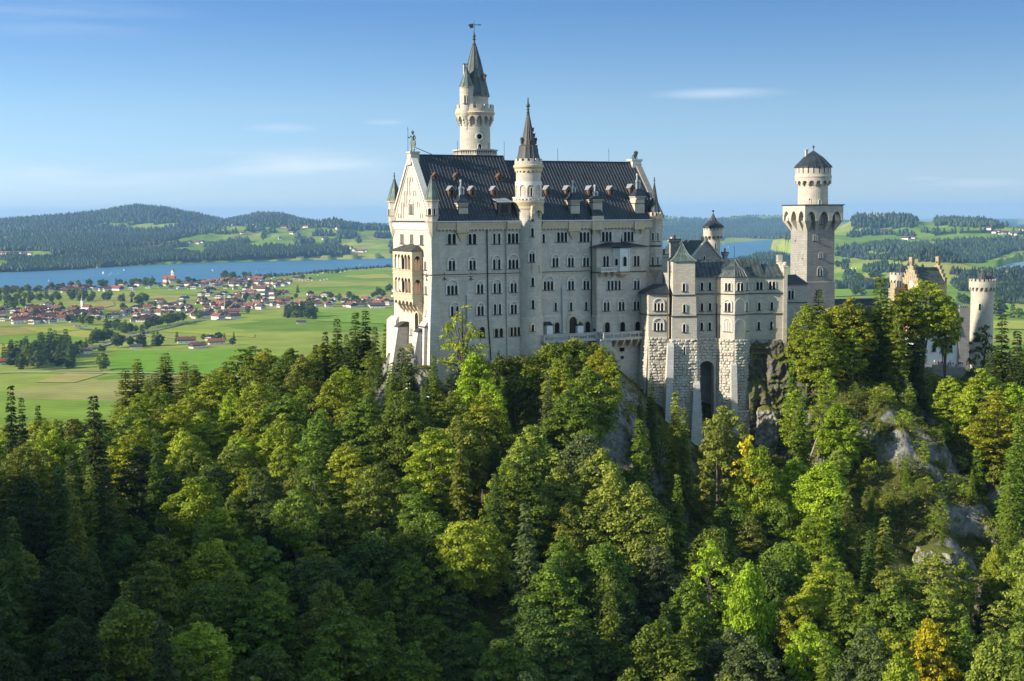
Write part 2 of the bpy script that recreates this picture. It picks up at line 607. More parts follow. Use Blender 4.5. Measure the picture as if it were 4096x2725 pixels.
def rustic(mb, A, B, z0, z1, rng, bh=.64, bw=1.1, out=.30, batter=0.0, m=0, n=None):
    """wall of hewn blocks between plan points A and B (outside on the right hand going A to B), each block bulging out"""
    A, B = Vector((*A, 0)), Vector((*B, 0))
    L = (B - A).length
    t = (B - A) / L
    nn = Vector((t.y, -t.x, 0))
    rows = max(1, int(round((z1 - z0) / bh)))
    hh = (z1 - z0) / rows

    def pt(s, z, o):
        p = A + t * s + nn * (o + batter * (z1 - z) / (z1 - z0))
        return (p.x, p.y, z)
    for j in range(rows):
        za, zb = z0 + j * hh, z0 + (j + 1) * hh
        cuts = [0.0]
        s = rng.uniform(.3, 1.0) * bw
        while s < L - .4 * bw:
            cuts.append(s)
            s += bw * rng.uniform(.65, 1.35)
        cuts.append(L)
        for a, b in zip(cuts, cuts[1:]):
            o = out * rng.uniform(.35, 1.3)
            e = .1
            ia, ib = a + min(.16, (b - a) * .3), b - min(.16, (b - a) * .3)
            c0 = [pt(a, za, 0), pt(b, za, 0), pt(b, zb, 0), pt(a, zb, 0)]
            k = lambda: rng.uniform(.6, 1.25)
            c1 = [pt(ia, za + e, o * k()), pt(ib, za + e, o * k()), pt(ib, zb - e, o * k()), pt(ia, zb - e, o * k())]
            cx = (ia + ib) / 2 + rng.uniform(-.2, .2) * (b - a) * .5
            mid = pt(cx, (za + zb) / 2, o * rng.uniform(.9, 1.8))
            for q in range(4):
                w = (q + 1) % 4
                mb.face([c0[q], c0[w], c1[w], c1[q]], m)
                mb.face([c1[q], c1[w], mid], m)


def seams_on(mb, P0, P1, E0, n, m=1, w=.035, h=.075):
    """standing seams on a roof plane: ridge runs P0-P1 above, eave point E0 is straight below P0"""
    P0, P1, E0 = Vector(P0), Vector(P1), Vector(E0)
    dn = E0 - P0
    al = (P1 - P0)
    nn = dn.cross(al).normalized()
    if nn.z < 0:
        nn = -nn
    t = al.normalized()
    for k in range(n):
        a = P0 + al * ((k + .5) / n)
        b = a + dn
        A = [a - t * w, a + t * w, a + t * w + nn * h, a - t * w + nn * h]
        B = [q + dn for q in A]
        mb.prism([tuple(q) for q in A], [tuple(q) for q in B], m)


def lat(fr, k, cx, pts, x, y):
    """lathe profile read from a close-up: (half width, y) pairs about the axis at local x, y"""
    p = fr.O + fr.ux * x + fr.uy * y
    D = p.y
    sc = ZOOM[k][2] * D / F
    out = []
    for hw, zy in pts:
        px, py = Z(k, cx, zy)
        out.append((hw * sc, at(px, py, D).z - fr.O.z))
    return out
# ================================================================== the palace
rng = random.Random(7)
P = Frame(*Z(1, 705, 1100), 300, 27, 165)
LP, WP = 58.7, 21.6
EZ = 33.9                                    # eave height
pal = thing('palace', 'tall pale limestone palace block with steep dark roof, gable end in full sun', 'palace', P.O, P.a)
zc_str = 22.3                                # string course
zc_low = P.front(Z(3, 1300, 872))[1]         # top of the battered foot
RZ1 = P.front(Z(1, 1000, 226), 10.8)[1]      # ridge of the taller west roof
RZ2 = P.front(Z(2, 800, 307), 10.8)[1]
XS = 22.8                                    # where the roof steps down

mb = MB()
z0 = -22


def rect(x0, x1, y0, y1, z):
    return [(x0, y0, z), (x1, y0, z), (x1, y1, z), (x0, y1, z)]


mb.loft([rect(-1.7, LP + 1, -1.6, WP + 1.5, z0), rect(-.1, LP, -.12, WP, zc_low), rect(0, LP, 0, WP, zc_low + .25), rect(0, LP, 0, WP, EZ)])
wall = mb.build('wall', 'wall', pal)
# slight break in the front beside the stair tower
mb = MB()
mb.loft([rect(17.3, 22, -1.9, 0, z0), rect(17.74, 22, -.5, 0, zc_low), rect(17.74, 22, -.42, 0, zc_low + .25), rect(17.74, 22, -.42, 0, EZ - 1.7)])
mb.build('wall_projection', 'wall', pal)


# gables
def gable(x0, x1, zr, name):
    g = MB()
    A = [(x0, 0, EZ), (x0, WP / 2, zr), (x0, WP, EZ)]
    B = [(x1, 0, EZ), (x1, WP / 2, zr), (x1, WP, EZ)]
    g.prism(B, A)
    # coping along the slopes
    for (ya, yb) in ((-.25, WP / 2), (WP + .25, WP / 2)):
        s = 1 if ya < yb else -1
        a = [(x0 - .3, ya, EZ + .1), (x1 + .25, ya, EZ + .1), (x1 + .25, ya, EZ + .75), (x0 - .3, ya, EZ + .75)]
        b = [(x0 - .3, yb, zr + .1), (x1 + .25, yb, zr + .1), (x1 + .25, yb, zr + .85), (x0 - .3, yb, zr + .85)]
        g.prism(a, b, 1)
        a = [(x0 - .14, ya + s * 1.1, EZ + .1), (x0, ya + s * 1.1, EZ + .1), (x0, ya + s * 1.6, EZ + .1), (x0 - .14, ya + s * 1.6, EZ + .1)]
        b = [(x0 - .14, yb - s * .1, zr - 1.0), (x0, yb - s * .1, zr - 1.0), (x0, yb - s * .1, zr - .5), (x0 - .14, yb - s * .1, zr - .5)]
        g.prism(a, b, 1)
    return g.build(name, ['wall', 'trim'], pal)


gw = gable(0, .9, RZ1 - .1, 'gable')
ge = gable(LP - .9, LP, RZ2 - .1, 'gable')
ge.data.materials[1] = M['grey']  # east coping in darker stone, its shade put into the colour
# tall blind arches stepping up the west gable
for (zx, zt, zb, w) in ((402, 815, 1080, .55), (443, 812, 880, .5), (362, 1010, 1240, .5), (490, 1003, 1085, .5), (318, 1170, 1405, .5), (540, 1163, 1240, .5), (273, 1330, 1400, .5), (588, 1328, 1400, .5)):
    y, zt_ = P.side(Z(13, zx + 8, zt))
    zb_ = P.side(Z(13, zx + 8, zb))[1]
    b = MB()
    arch_ring(b, 0, w, w + .14, 0, zt_ - zb_ - w, -.22, 0)
    link('blind_arch', b.mesh('blind_arch', 'trim'), gw, (0, y, zb_), -pi / 2)
y, zz = P.side(Z(13, 447, 1338))
window(pal, 'v3', y, zz, 0, 'W')
b = MB()
arch_ring(b, 0, 1.2, 1.36, 0, P.side(Z(13, 447, 1130))[1] - zz - 1.2, -.2, 0)
link('blind_arch', b.mesh('blind_arch', 'trim'), gw, (0, y, zz), -pi / 2)

# roofs: two lengths with standing seams
for (x0, x1, zr) in ((.9, XS, RZ1), (XS, LP - .9, RZ2)):
    mb = MB()
    e0, e1 = -.75, WP + .75
    A = [(x0, e0, EZ - .15), (x0, WP / 2, zr), (x0, e1, EZ - .15)]
    B = [(x1, e0, EZ - .15), (x1, WP / 2, zr), (x1, e1, EZ - .15)]
    mb.prism(B, A)
    seams_on(mb, (x0, WP / 2, zr), (x1, WP / 2, zr), (x0, e0, EZ - .15), int((x1 - x0) / .78), 1)
    mb.box(x0, x1, WP / 2 - .18, WP / 2 + .18, zr - .1, zr + .14, 0)
    if x0 < 5:
        roof1 = mb.build('roof', ['roof', 'seam'], pal)
    else:
        roof2 = mb.build('roof', ['roof', 'seam'], pal)
mb = MB()
mb.box(-.2, LP, -.95, -.7, EZ - .3, EZ - .1)
mb.build('gutter', 'zinc', pal)


def roofpt(p, off=0.0, zr=None):
    """sight line met with the south roof slope (raised by off)"""
    zr = zr or (RZ1 if P.front(p, 3)[0] < XS else RZ2)
    e0 = -.75
    n = Vector((0, -(zr - EZ), WP / 2 - e0)).normalized()
    n = P.ux * 0 + P.uy * n.y + Vector((0, 0, n.z))
    Q = P.O + P.uy * e0 + Vector((0, 0, EZ + off))
    d = ray(*p)
    return P.local(EYE + d * ((Q - EYE).dot(n) / d.dot(n)))


# dormers
def dormer(p, w, h, parent):
    x, y, z = roofpt(p)
    f, rf, pn = MB(), MB(), MB()
    dep = h / ((RZ2 - EZ) / (WP / 2 + .75)) + .9
    f.loft([rect(-w / 2, w / 2, 0, dep, 0), rect(-w / 2, w / 2, 0, dep, h)])
    f.prism([(-w / 2, 0, h), (w / 2, 0, h), (0, 0, h + w * .55)], [(-w / 2, dep, h), (w / 2, dep, h), (0, dep, h + w * .55)])
    arch_ring(f, 0, w * .24, w * .36, .25, h - .35, -.09, 0)
    pn.face([(x_, -.02, z_) for x_, z_ in [(-w * .24, .25)] + arch_pts(0, w * .24, h - .35) + [(w * .24, .25)]])
    for s in (-1, 1):
        a = [(0, -.28, h + w * .6), (s * (w * .5 + .22), -.28, h - .12), (s * (w * .5 + .22), -.28, h + .0), (0, -.28, h + w * .6 + .13)]
        c = [(q[0], dep + .5, q[2]) for q in a]
        rf.prism(a, c)
    d = f.build('dormer', 'copper', parent, (x, y, z))
    rf.build('dormer_roof', 'zinc' if w > 1.2 else 'copper', d)
    pn.build('pane', 'brownglass', d)


for q in ((760, 540), (1025, 545), (1563, 550)):
    dormer(Z(1, *q), 1.1, 1.0, roof1)
for q in ((962, 745), (1228, 745), (1505, 745)):
    dormer(Z(1, *q), 1.3, 1.5, roof1)
for q in ((295, 735), (545, 735), (826, 735), (1088, 735), (1345, 712)):
    dormer(Z(2, *q), 1.3, 1.5, roof2)
# box dormer beside the stair tower
x, y, z = roofpt(Z(1, 1625, 965))
mb = MB()
mb.box(x - 1.6, x + 1.6, y, y + 5, z, z + 2.6)
mb.prism([(x - 1.8, y - .4, z + 2.6), (x - 1.8, y + 5, z + 3.9), (x - 1.8, y + 5, z + 4.1), (x - 1.8, y - .4, z + 2.8)], [(x + 1.8, y - .4, z + 2.6), (x + 1.8, y + 5, z + 3.9), (x + 1.8, y + 5, z + 4.1), (x + 1.8, y - .4, z + 2.8)], 1)
mb.box(x - .9, x + .9, y - .05, y, z + .3, z + 2.1, 2)
mb.build('box_dormer', ['slate', 'zinc', 'brownglass'], roof1)


# chimneys: stone stack, metal hood, cluster of flues
def chimney(k, cx, yb, yt, hw, hood, flue_top, parent, second=None):
    x, zb = P.front(Z(k, cx, yb), 1.6)
    zt = P.front(Z(k, cx, yt), 1.6)[1]
    w = abs(P.front(Z(k, cx + hw, yb), 1.6)[0] - x)
    zh = P.front(Z(k, cx, hood), 1.6)[1]
    zf = P.front(Z(k, cx, flue_top), 1.6)[1]
    c = MB()
    c.loft([rect(x - w, x + w, .5, 3.1, zb - 2.5), rect(x - w, x + w, .5, 3.1, zt - .5), rect(x - w - .22, x + w + .22, .25, 3.3, zt - .2), rect(x - w - .25, x + w + .25, .2, 3.35, zt)])
    c.box(x - w - .07, x + w + .07, .42, 3.18, (zb + zt) / 2 + .4, (zb + zt) / 2 + .55, 1)
    for i in range(6):
        c.box(x - w + i * w / 3 + .03, x - w + i * w / 3 + .2, .2, .5, zt - .8, zt - .5)
    ch = c.build('chimney', ['warm', 'sill'], parent)
    h = MB()
    h.loft([rect(x - w - .4, x + w + .4, .1, 3.5, zt), rect(x - w * .6, x + w * .6, .9, 2.7, zt + (zh - zt) * .55), rect(x - w * .45, x + w * .45, 1.2, 2.4, zh)])
    h.build('hood', 'roof', ch)
    for dx, dz in ((-.42, -1.5), (.0, 0), (.42, -1.6)):
        f = MB()
        f.lathe([(.17, zh - .6), (.17, zf + dz - .5), (.27, zf + dz - .5), (.27, zf + dz - .2), (.2, zf + dz - .2), (.2, zf + dz), (0, zf + dz)], 10, (x + dx, 1.8 - abs(dx)))
        for q in (.3, .6):
            zz_ = zh + (zf + dz - zh) * q
            f.lathe([(.17, zz_), (.21, zz_ + .04), (.21, zz_ + .14), (.17, zz_ + .18)], 10, (x + dx, 1.8 - abs(dx)))
        f.build('flue', 'zinc', ch)


chimney(1, 1083, 990, 818, 58, 718, 528, roof1)
chimney(2, 602, 975, 785, 56, 690, 538, roof2)
chimney(2, 880, 910, 775, 58, 738, 590, roof2)
chimney(2, 1411, 970, 735, 56, 645, 452, roof2)

# cornice with a frieze of small arches, consoles under the chimneys
mb = MB()
for (x0, x1, y) in ((1.2, 17.7, 0), (17.74, 21.3, -.42), (26.7, LP - 1.2, 0)):
    n = int((x1 - x0) / .86)
    mb.arcade(x0, x1, n, EZ - 2.25, EZ - 1.35, .34, y - .5, y, 1)
    mb.box(x0, x1, y - .58, y, EZ - 1.35, EZ - .9, 1)
    mb.box(x0, x1, y - .68, y, EZ - .9, EZ - .55, 1)
    mb.box(x0, x1, y - .62, y, EZ - .55, EZ - .3, 0)
mb.build('cornice', ['wall', 'trimy'], pal)
mb = MB()
mb.warp = lambda p: (p[1], WP - p[0], p[2])
mb.arcade(1.2, WP - 1.2, 26, EZ - 2.0, EZ - 1.35, .22, -.3, 0, 0)
mb.box(.8, WP - .8, -.5, 0, EZ - 1.35, EZ - .3, 0)
mb.box(.6, WP - .6, -.75, 0, EZ - .3, EZ + .0, 1)
mb.warp = None
mb.build('cornice', ['trim', 'sill'], pal)
for (k, cx, w) in ((1, 1085, 1.45), (2, 602, 1.5)):
    x = P.front(Z(k, cx, 1100))[0]
    mb = MB()
    mb.loft([rect(x - .1, x + .1, -.12, 0, EZ - 4.6), rect(x - w * .75, x + w * .75, -.5, 0, EZ - 3.1), rect(x - w * .75, x + w * .75, -.55, 0, EZ - 2.6)])
    mb.arcade(x - w, x + w, 5, EZ - 2.75, EZ - 2.2, .2, -.8, 0)
    mb.box(x - w, x + w, -.85, 0, EZ - 2.2, EZ - .4)
    mb.build('chimney_console', 'trimy', pal)
for (k, cx, w) in ((2, 895, 1.5), (2, 1417, 1.4)):
    x = P.front(Z(k, cx, 1100))[0]
    mb = MB()
    mb.box(x - w, x + w, -.85, 0, EZ - 2.4, EZ - .4)
    for s in (-1, 1):
        mb.loft([rect(x + s * w - s * .55 - .28, x + s * w - s * .55 + .28, -.3, 0, EZ - 3.4), rect(x + s * w - s * .55 - .28, x + s * w - s * .55 + .28, -.85, 0, EZ - 2.4)])
    mb.build('chimney_console', 'trimy', pal)
# lower chimney foot above the eave
x, zz = P.front(Z(2, 897, 1020))
mb = MB()
mb.box(x - 1.5, x + 1.5, -.75, 1, EZ - .2, EZ + .8)
mb.loft([rect(x - 1.6, x + 1.6, -.8, 1.5, EZ + .8), rect(x - 1.2, x + 1.2, .2, 1.5, EZ + 2.2)], 1)
mb.build('chimney_foot', ['trimy', 'roof'], pal)

# string courses
mb = MB()
for (x0, x1, y) in ((0, 17.74, 0), (17.5, 21.4, -.42), (26.6, 39.4, 0)):
    mb.box(x0, x1, y - .2, y, zc_str - .1, zc_str + .06, 1)
    mb.box(x0, x1, y - .12, y, zc_str - .4, zc_str - .1, 0)
mb.box(-.2, 0, 0, 6.2, zc_str - .1, zc_str + .06, 1)
mb.build('string_course', ['trimy', 'sill'], pal)

# windows of the front: (close-up, x, bottom y, kind)
for k, x_, y_, kind in [
        (1, 960, 1338, 't2'), (1, 1216, 1338, 't2'), (1, 1525, 1335, 'p2'), (1, 1718, 1328, 't3'), (1, 2112, 1318, 's1'),
        (2, 462, 1310, 't3'), (2, 743, 1308, 't3'), (2, 1022, 1302, 't3'), (2, 1297, 1300, 't3'),
        (3, 962, 250, 'a2'), (3, 1220, 246, 'a2'), (3, 1524, 240, 'b2'), (3, 1722, 232, 'a3'),
        (3, 968, 560, 'a3'), (3, 1317, 545, 'a2'), (3, 1530, 540, 'b2'), (3, 1725, 528, 'a2'),
        (3, 998, 830, 'b2'), (3, 1322, 818, 'a2'), (3, 1534, 808, 'p2'), (3, 1727, 796, 'a2'),
        (3, 1335, 1095, 'g1'), (3, 1543, 1090, 'g2'), (3, 1738, 1072, 'g3'),
        (4, 378, 210, 'a2'), (4, 572, 207, 'a2'), (4, 763, 205, 'a2'),
        (4, 290, 503, 'a3'), (4, 574, 498, 'a2'), (4, 765, 494, 'a2'),
        (4, 382, 765, 's1'), (4, 575, 760, 's1'), (4, 765, 755, 's1'),
        (4, 392, 1035, 'g1'), (4, 775, 1022, 'g1')]:
    x, z = P.front(Z(k, x_, y_))
    yy = -.42 if 17.9 < x < 21.4 else 0
    if z < zc_low:
        yy -= .12 + 1.48 * (zc_low - z) / (zc_low - z0)
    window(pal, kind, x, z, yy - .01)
# doorway onto the terrace
x, z = P.front(Z(4, 580, 1068))
mb = MB()
arch_ring(mb, 0, 1.0, 1.25, 0, 3.2, -.5, .4)
arch_ring(mb, 0, 1.25, 1.6, 0, 3.2, -.3, .4)
d = mb.build('doorway', 'trimy', pal, (x, -.45, z))
mb = MB()
mb.face([(q, -.1, w) for q, w in [(-1, 0)] + arch_pts(0, 1.0, 3.2) + [(1, 0)]])
mb.build('door', 'brownglass', d)

# pilaster strips and small lean-to hoods by the terrace
for (zx0, zx1, zt) in ((458, 515, 445), ):
    x0 = P.front(Z(4, zx0, 800))[0]
    x1 = P.front(Z(4, zx1, 800))[0]
    zt_ = P.front(Z(4, zx0, zt))[1]
    mb = MB()
    mb.loft([rect(x0 - .3, x1 + .3, -2.0, 0, z0), rect(x0, x1, -.55, 0, zc_low), rect(x0, x1, -.3, 0, zt_ - .8), rect(x0, x1, -.02, 0, zt_)])
    mb.build('buttress', 'base', pal)
for (zx0, zx1, zt) in ((1145, 1220, 543), ):
    x0 = P.front(Z(3, zx0, 800))[0]
    x1 = P.front(Z(3, zx1, 800))[0]
    zt_ = P.front(Z(3, zx0, zt))[1]
    mb = MB()
    mb.loft([rect(x0 - .3, x1 + .4, -2.2, 0, z0), rect(x0, x1, -.6, 0, zc_low), rect(x0, x1, -.4, 0, zt_ - .8), rect(x0, x1, -.02, 0, zt_)])
    mb.build('buttress', 'base', pal)
for zx in (300, 683):
    x, z = P.front(Z(4, zx, 1075), -1)
    mb = MB()
    mb.box(x - .75, x + .75, -1.5, 0, z, z + 2.3)
    mb.loft([rect(x - .85, x + .85, -1.6, 0, z + 2.3), rect(x - .85, x + .85, -.1, 0, z + 3.1)], 1)
    mb.build('hood_box', ['white', 'roof'], pal)
# corner buttress in the sun
mb = MB()
yb = 3.0
mb.loft([[(-2.4, -2.1, z0), (.9, -2.3, z0), (.9, yb, z0), (-2.4, yb, z0)], [(-1.0, -1.0, 10), (.9, -1.0, 10), (.9, yb - .9, 10), (-1.0, yb - .9, 10)],
         [(-.05, -.05, 21.5), (.1, -.05, 21.5), (.1, .2, 21.5), (-.05, .2, 21.5)]])
mb.build('corner_buttress', 'base', pal)
zb_ = P.side(Z(3, 700, 975), -1.2)[1]
mb = MB()
mb.loft([[(-2.8, .2, z0), (0, .2, z0), (0, 4.2, z0), (-2.8, 4.2, z0)], [(-1.7, .4, zb_), (0, .4, zb_), (0, 3.6, zb_), (-1.7, 3.6, zb_)], [(-1.0, .4, zb_ + 1), (0, .4, zb_ + 1), (0, 3.6, zb_ + 1), (-1.0, 3.6, zb_ + 1)]])
mb.box(-1.85, 0, .3, 3.7, zb_ - .15, zb_ + .08, 1)
mb.build('corner_buttress', ['base', 'sill'], pal)
mb = MB()
zp = P.side(Z(3, 195, 872))[1]
mb.loft([[(-1.5, WP - 4, z0), (0, WP - 4, z0), (0, WP + 3.4, z0), (-1.5, WP + 3.4, z0)], [(-.9, WP - 3.2, zp), (0, WP - 3.2, zp), (0, WP + 2.4, zp), (-.9, WP + 2.4, zp)], [(-.3, WP - 3, zp + 1), (0, WP - 3, zp + 1), (0, WP + 1, zp + 1), (-.3, WP + 1, zp + 1)]])
mb.build('corner_buttress', 'base', pal)
# two raking buttresses on the west foot
for (zx, zt, w) in ((330, 940, 1.1), (578, 1003, 1.1)):
    y, zt_ = P.side(Z(3, zx, zt), -1.5)
    mb = MB()
    mb.loft([rect(-5.5, 0, y - w, y + w, zt_ - 16), rect(-2.7, 0, y - w, y + w, zt_ - .4)])
    mb.loft([rect(-2.9, 0, y - w - .12, y + w + .12, zt_ - .4), rect(-1.2, 0, y - w - .12, y + w + .12, zt_ + .7)], 1)
    mb.build('buttress', ['base', 'slate'], pal)

# windows of the west front
for k, x_, y_, kind in [(1, 342, 1332, 'v3'), (1, 462, 1338, 'v3'), (1, 588, 1345, 'v3'), (3, 635, 252, 'v2'), (3, 640, 558, 'v2'), (3, 643, 832, 'n1'),
                        (3, 300, 1030, 'c2'), (3, 386, 1052, 'c2'), (3, 470, 1070, 'c2')]:
    y, z = P.side(Z(k, x_, y_))
    xx = 0 if z > zc_low else -.1 - 1.6 * (zc_low - z) / (zc_low - z0)
    window(pal, kind, y, z, xx - .02, 'W')
y, z = P.side(Z(3, 540, 1160), -.6)
mb = MB()
arch_ring(mb, 0, .95, 1.3, 0, 5.6, -.35, .6)
d = mb.build('doorway', 'trimy', pal, (-.55, y, z), -pi / 2)
mb = MB()
mb.face([(q, -.05, w) for q, w in [(-.95, 0)] + arch_pts(0, .95, 5.6) + [(.95, 0)]])
mb.build('pane', 'brownglass', d)

# wrought iron wall anchors
def anchor(x, z, y, side=None):
    a = MB()
    a.box(-.06, .06, -.1, 0, -.95, .9)
    for s in (-1, 1):
        a.tube([(0, -.05, .1), (s * .4, -.05, .05), (s * .65, -.05, .25), (s * .5, -.05, .5), (s * .3, -.05, .4), (s * .38, -.05, .28)], .06, 5)
        a.tube([(0, -.05, -.2), (s * .3, -.05, -.6), (s * .6, -.05, -.75)], .06, 5)
    a.build('wall_anchor', 'iron', pal, (y, x, z) if side else (x, y, z), -pi / 2 if side else 0)


for q in (870, 1202):
    x, z = P.front(Z(3, q, 335))
    anchor(x, z, 0)
y, z = P.side(Z(3, 650, 340))
anchor(y, z, 0, 1)
# rain pipes
for (pts, yy) in (([(1, 1415, 1060), (1, 1418, 1100), (1, 1405, 1180), (3, 1412, 200), (3, 1420, 860), (3, 1440, 1380)], -.2), ([(2, 838, 1060), (2, 820, 1120), (2, 832, 1180), (4, 832, 300), (4, 832, 800), (4, 842, 1060)], -.2)):
    mb = MB()
    pp = []
    for q in pts:
        x, z = P.front(Z(*q), yy)
        pp.append((x, yy - (max(0, zc_low - z) * .07), z))
    mb.tube(pp, .13, 6)
    mb.build('rain_pipe', 'iron', pal)

# ---- octagonal turrets on the west corners
def bartizan(k, cx, pts_shaft, pts_roof, fin, x, y, wins):
    t = MB()
    pr = lat(P, k, cx, pts_shaft, x, y)
    t.lathe(pr, 8, (x, y), 0, ph=pi / 8)
    tt = t.build('corner_turret', 'warm', pal)
    r = MB()
    rp = lat(P, k, cx, pts_roof, x, y)
    spire(r, rp, 8, (x, y), 0, 1, ph=pi / 8, rib=.06)
    h = lat(P, k, cx, [(0, fin)], x, y)[0][1] - rp[-1][1]
    r.build('turret_roof', ['green', 'teal'], tt)
    f = MB()
    finial(f, x, y, rp[-1][1], h, 0)
    f.build('finial', 'bronze', tt)
    ap = pr[-2][0] * cos(pi / 8)
    for (a, zy, kind) in wins:
        zz_ = lat(P, k, cx, [(0, zy)], x, y)[0][1]
        window(tt, kind, x + ap * sin(a) * 1.0, zz_, y - ap * cos(a), rz=a, sill=True, cols=False)
    c = MB()
    for zy in (1365, 1450):
        zz_ = lat(P, k, cx, [(0, zy)], x, y)[0][1]
        c.lathe([(pr[-2][0] + .02, zz_ - .12), (pr[-2][0] + .2, zz_), (pr[-2][0] + .2, zz_ + .1), (pr[-2][0] + .02, zz_ + .14)], 8, (x, y), 0, ph=pi / 8)
    zt_ = pr[-1][1]
    c.lathe([(pr[-2][0] + .02, zt_ - .5), (pr[-2][0] + .28, zt_ - .2), (pr[-2][0] + .3, zt_)], 8, (x, y), 0, ph=pi / 8)
    c.build('moulding', 'trimy', tt)


bartizan(13, 728, [(20, 1700), (62, 1600), (86, 1480), (90, 1455), (90, 1140), (90, 1140)], [(108, 1142), (100, 1120), (55, 960), (22, 860), (6, 795)], 705, .4, .4,
         [(-pi / 4, 1360, 'd1'), (-pi / 2, 1360, 'n1'), (0, 1360, 'n1')])
bartizan(13, 225, [(20, 1700), (62, 1600), (86, 1480), (90, 1455), (90, 1155), (90, 1155)], [(106, 1157), (98, 1130), (55, 980), (22, 890), (6, 832)], 750, .4, WP - .3,
         [(-pi / 2, 1360, 'd1')])

# ---- south-east corner turret
tx, ty = P.front(Z(2, 1622, 1100), .4)[0], .4
t = MB()
pr = lat(P, 15, 1045, [(12, 1130), (25, 1090), (62, 990), (98, 930), (105, 900), (105, 838), (104, 838), (104, 120), (104, 120)], tx, ty)
t.lathe(pr, 8, (tx, ty), 0, ph=pi / 8)
tt = t.build('corner_turret', 'warm', pal)
c = MB()
R0 = pr[-2][0]
for zy, e in ((895, .2), (838, .25), (525, .22), (448, .22)):
    zz = lat(P, 15, 1045, [(0, zy)], tx, ty)[0][1]
    c.lathe([(R0, zz - .2), (R0 + e, zz), (R0 + e, zz + .12), (R0, zz + .2)], 8, (tx, ty), 0, ph=pi / 8)
    c.build('moulding', 'sill' if zy in (525, 838) else 'trimy', tt)
    c = MB()
zz = lat(P, 15, 1045, [(0, 100)], tx, ty)[0][1]
c.lathe([(R0, zz - 1.1), (R0 + .35, zz - .35), (R0 + .55, zz), (R0 + .55, zz + .25), (R0, zz + .25)], 8, (tx, ty), 0, ph=pi / 8)
crenels(c, R0 + .3, zz + .2, zz + .7, zz + 1.5, 12, .35, (tx, ty), 0)
c.build('parapet', ['trimy', 'sill'], tt)
s = MB()
rp = lat(P, 2, 1620, [(72, 965), (66, 930), (38, 780), (12, 620), (4, 565)], tx, ty)
spire(s, rp, 12, (tx, ty), 0, 1, rib=.05)
finial(s, tx, ty, rp[-1][1], lat(P, 2, 1620, [(0, 498)], tx, ty)[0][1] - rp[-1][1], 2)
s.build('turret_roof', ['teal', 'slate', 'bronze'], tt)
ap = R0 * cos(pi / 8)
for zy in (445, 822):
    zz = lat(P, 15, 1045, [(0, zy)], tx, ty)[0][1]
    for a in (0, pi / 4, -pi / 4):
        window(tt, 's0', tx + ap * sin(a), zz, ty - ap * cos(a), rz=a)

# ---- loggia on the west front: two storeys of arches over stepped corbels
DL = 2.5
yR, zR = P.side(Z(3, 472, 600), -DL)
yL = P.side(Z(3, 226, 430), -DL)[0]
zs = [P.side(Z(3, 472, q), -DL)[1] for q in (20, 255, 310, 550, 610)]     # roof, upper sill, floor band, lower sill, underside
lg = MB()


def lw(p):                                  # strip x along -y (to the right seen from the west), y depth outward
    return (-DL + p[1], yL - p[0], p[2])


LW = yL - yR
lg.warp = lw
for zsill, ztop, zfl in ((zs[1], zs[0], zs[2]), (zs[3], zs[2], zs[4])):
    lg.box(0, LW, 0, .35, zfl, zsill)       # parapet band
    n, m_ = 5, 1.0
    hsp = zsill + 2.6
    lg.box(0, m_, 0, .4, zsill, ztop)
    lg.box(LW - m_, LW, 0, .4, zsill, ztop)
    lg.arcade(m_, LW - m_, n, hsp, ztop, .72, 0, .4, 0, ends=False)
    lg.box(-.06, LW + .06, -.14, 0, zsill - .14, zsill + .02, 1)
    lg.box(-.06, LW + .06, -.12, 0, zfl - .1, zfl + .12, 1)
    for k in range(1, 14):
        lg.box(k * LW / 14 - .09, k * LW / 14 + .09, -.06, 0, zfl + .15, zsill - .2, 1)
lg.warp = None
# end walls with one arch each, back wall panelled, its shade put into a dark colour; floor and underside
for yy, s in ((yR, 1), (yL, -1)):
    for zsill, ztop, zfl in ((zs[1], zs[0], zs[2]), (zs[3], zs[2], zs[4])):
        f = (lambda p, yy=yy, s=s: (p[0] - DL, yy + s * p[1], p[2]))
        lg.warp = f
        lg.box(.0, DL, .001, .35, zfl, zsill)
        lg.box(.0, .55, .001, .35, zsill, ztop)
        lg.box(DL - .55, DL, .001, .35, zsill, ztop)
        lg.arcade(.55, DL - .55, 1, zsill + 2.4, ztop, .6, .001, .35, ends=False)
        lg.box(-.1, DL, -.14, 0, zsill - .14, zsill + .02, 1)
        lg.box(-.1, DL, -.12, 0, zfl - .1, zfl + .12, 1)
        lg.warp = None
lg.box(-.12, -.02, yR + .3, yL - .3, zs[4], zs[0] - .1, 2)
lg.box(-DL + .05, -.01, yR + .05, yL - .05, zs[2] - .2, zs[2])
lg.box(-DL + .05, -.01, yR + .05, yL - .05, zs[4] - .2, zs[4] + .02)
# corbels: five curved brackets under the front
zu = P.side(Z(3, 545, 812), 0)[1]
for k in range(6):
    yc = yR + .4 + k * (LW - .8) / 5
    prf = [(-DL + .1, zs[4] - .2), (-DL + .1, zs[4] - .9), (-DL * .72, zs[4] - 1.5), (-DL * .6, zs[4] - 1.7), (-DL * .42, zs[4] - 2.6), (-DL * .3, zs[4] - 2.8), (-DL * .15, zu + .6), (0, zu), (0, zs[4] - .2)]
    lg.prism([(a, yc + .28, b) for a, b in prf], [(a, yc - .28, b) for a, b in prf], 0)
lg.warp = lw
lg.arcade(.3, LW - .3, 5, zs[4] - 1.5, zs[4] - .15, .8, .12, .4, 0)
lg.warp = None
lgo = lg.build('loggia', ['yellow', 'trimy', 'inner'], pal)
cm = MB()
cm.lathe([(.17, 0), (.17, .12), (.09, .25), (.085, 2.2), (.11, 2.3), (.2, 2.55), (.2, 2.62)], 10)
cme = cm.mesh('column', 'trim')
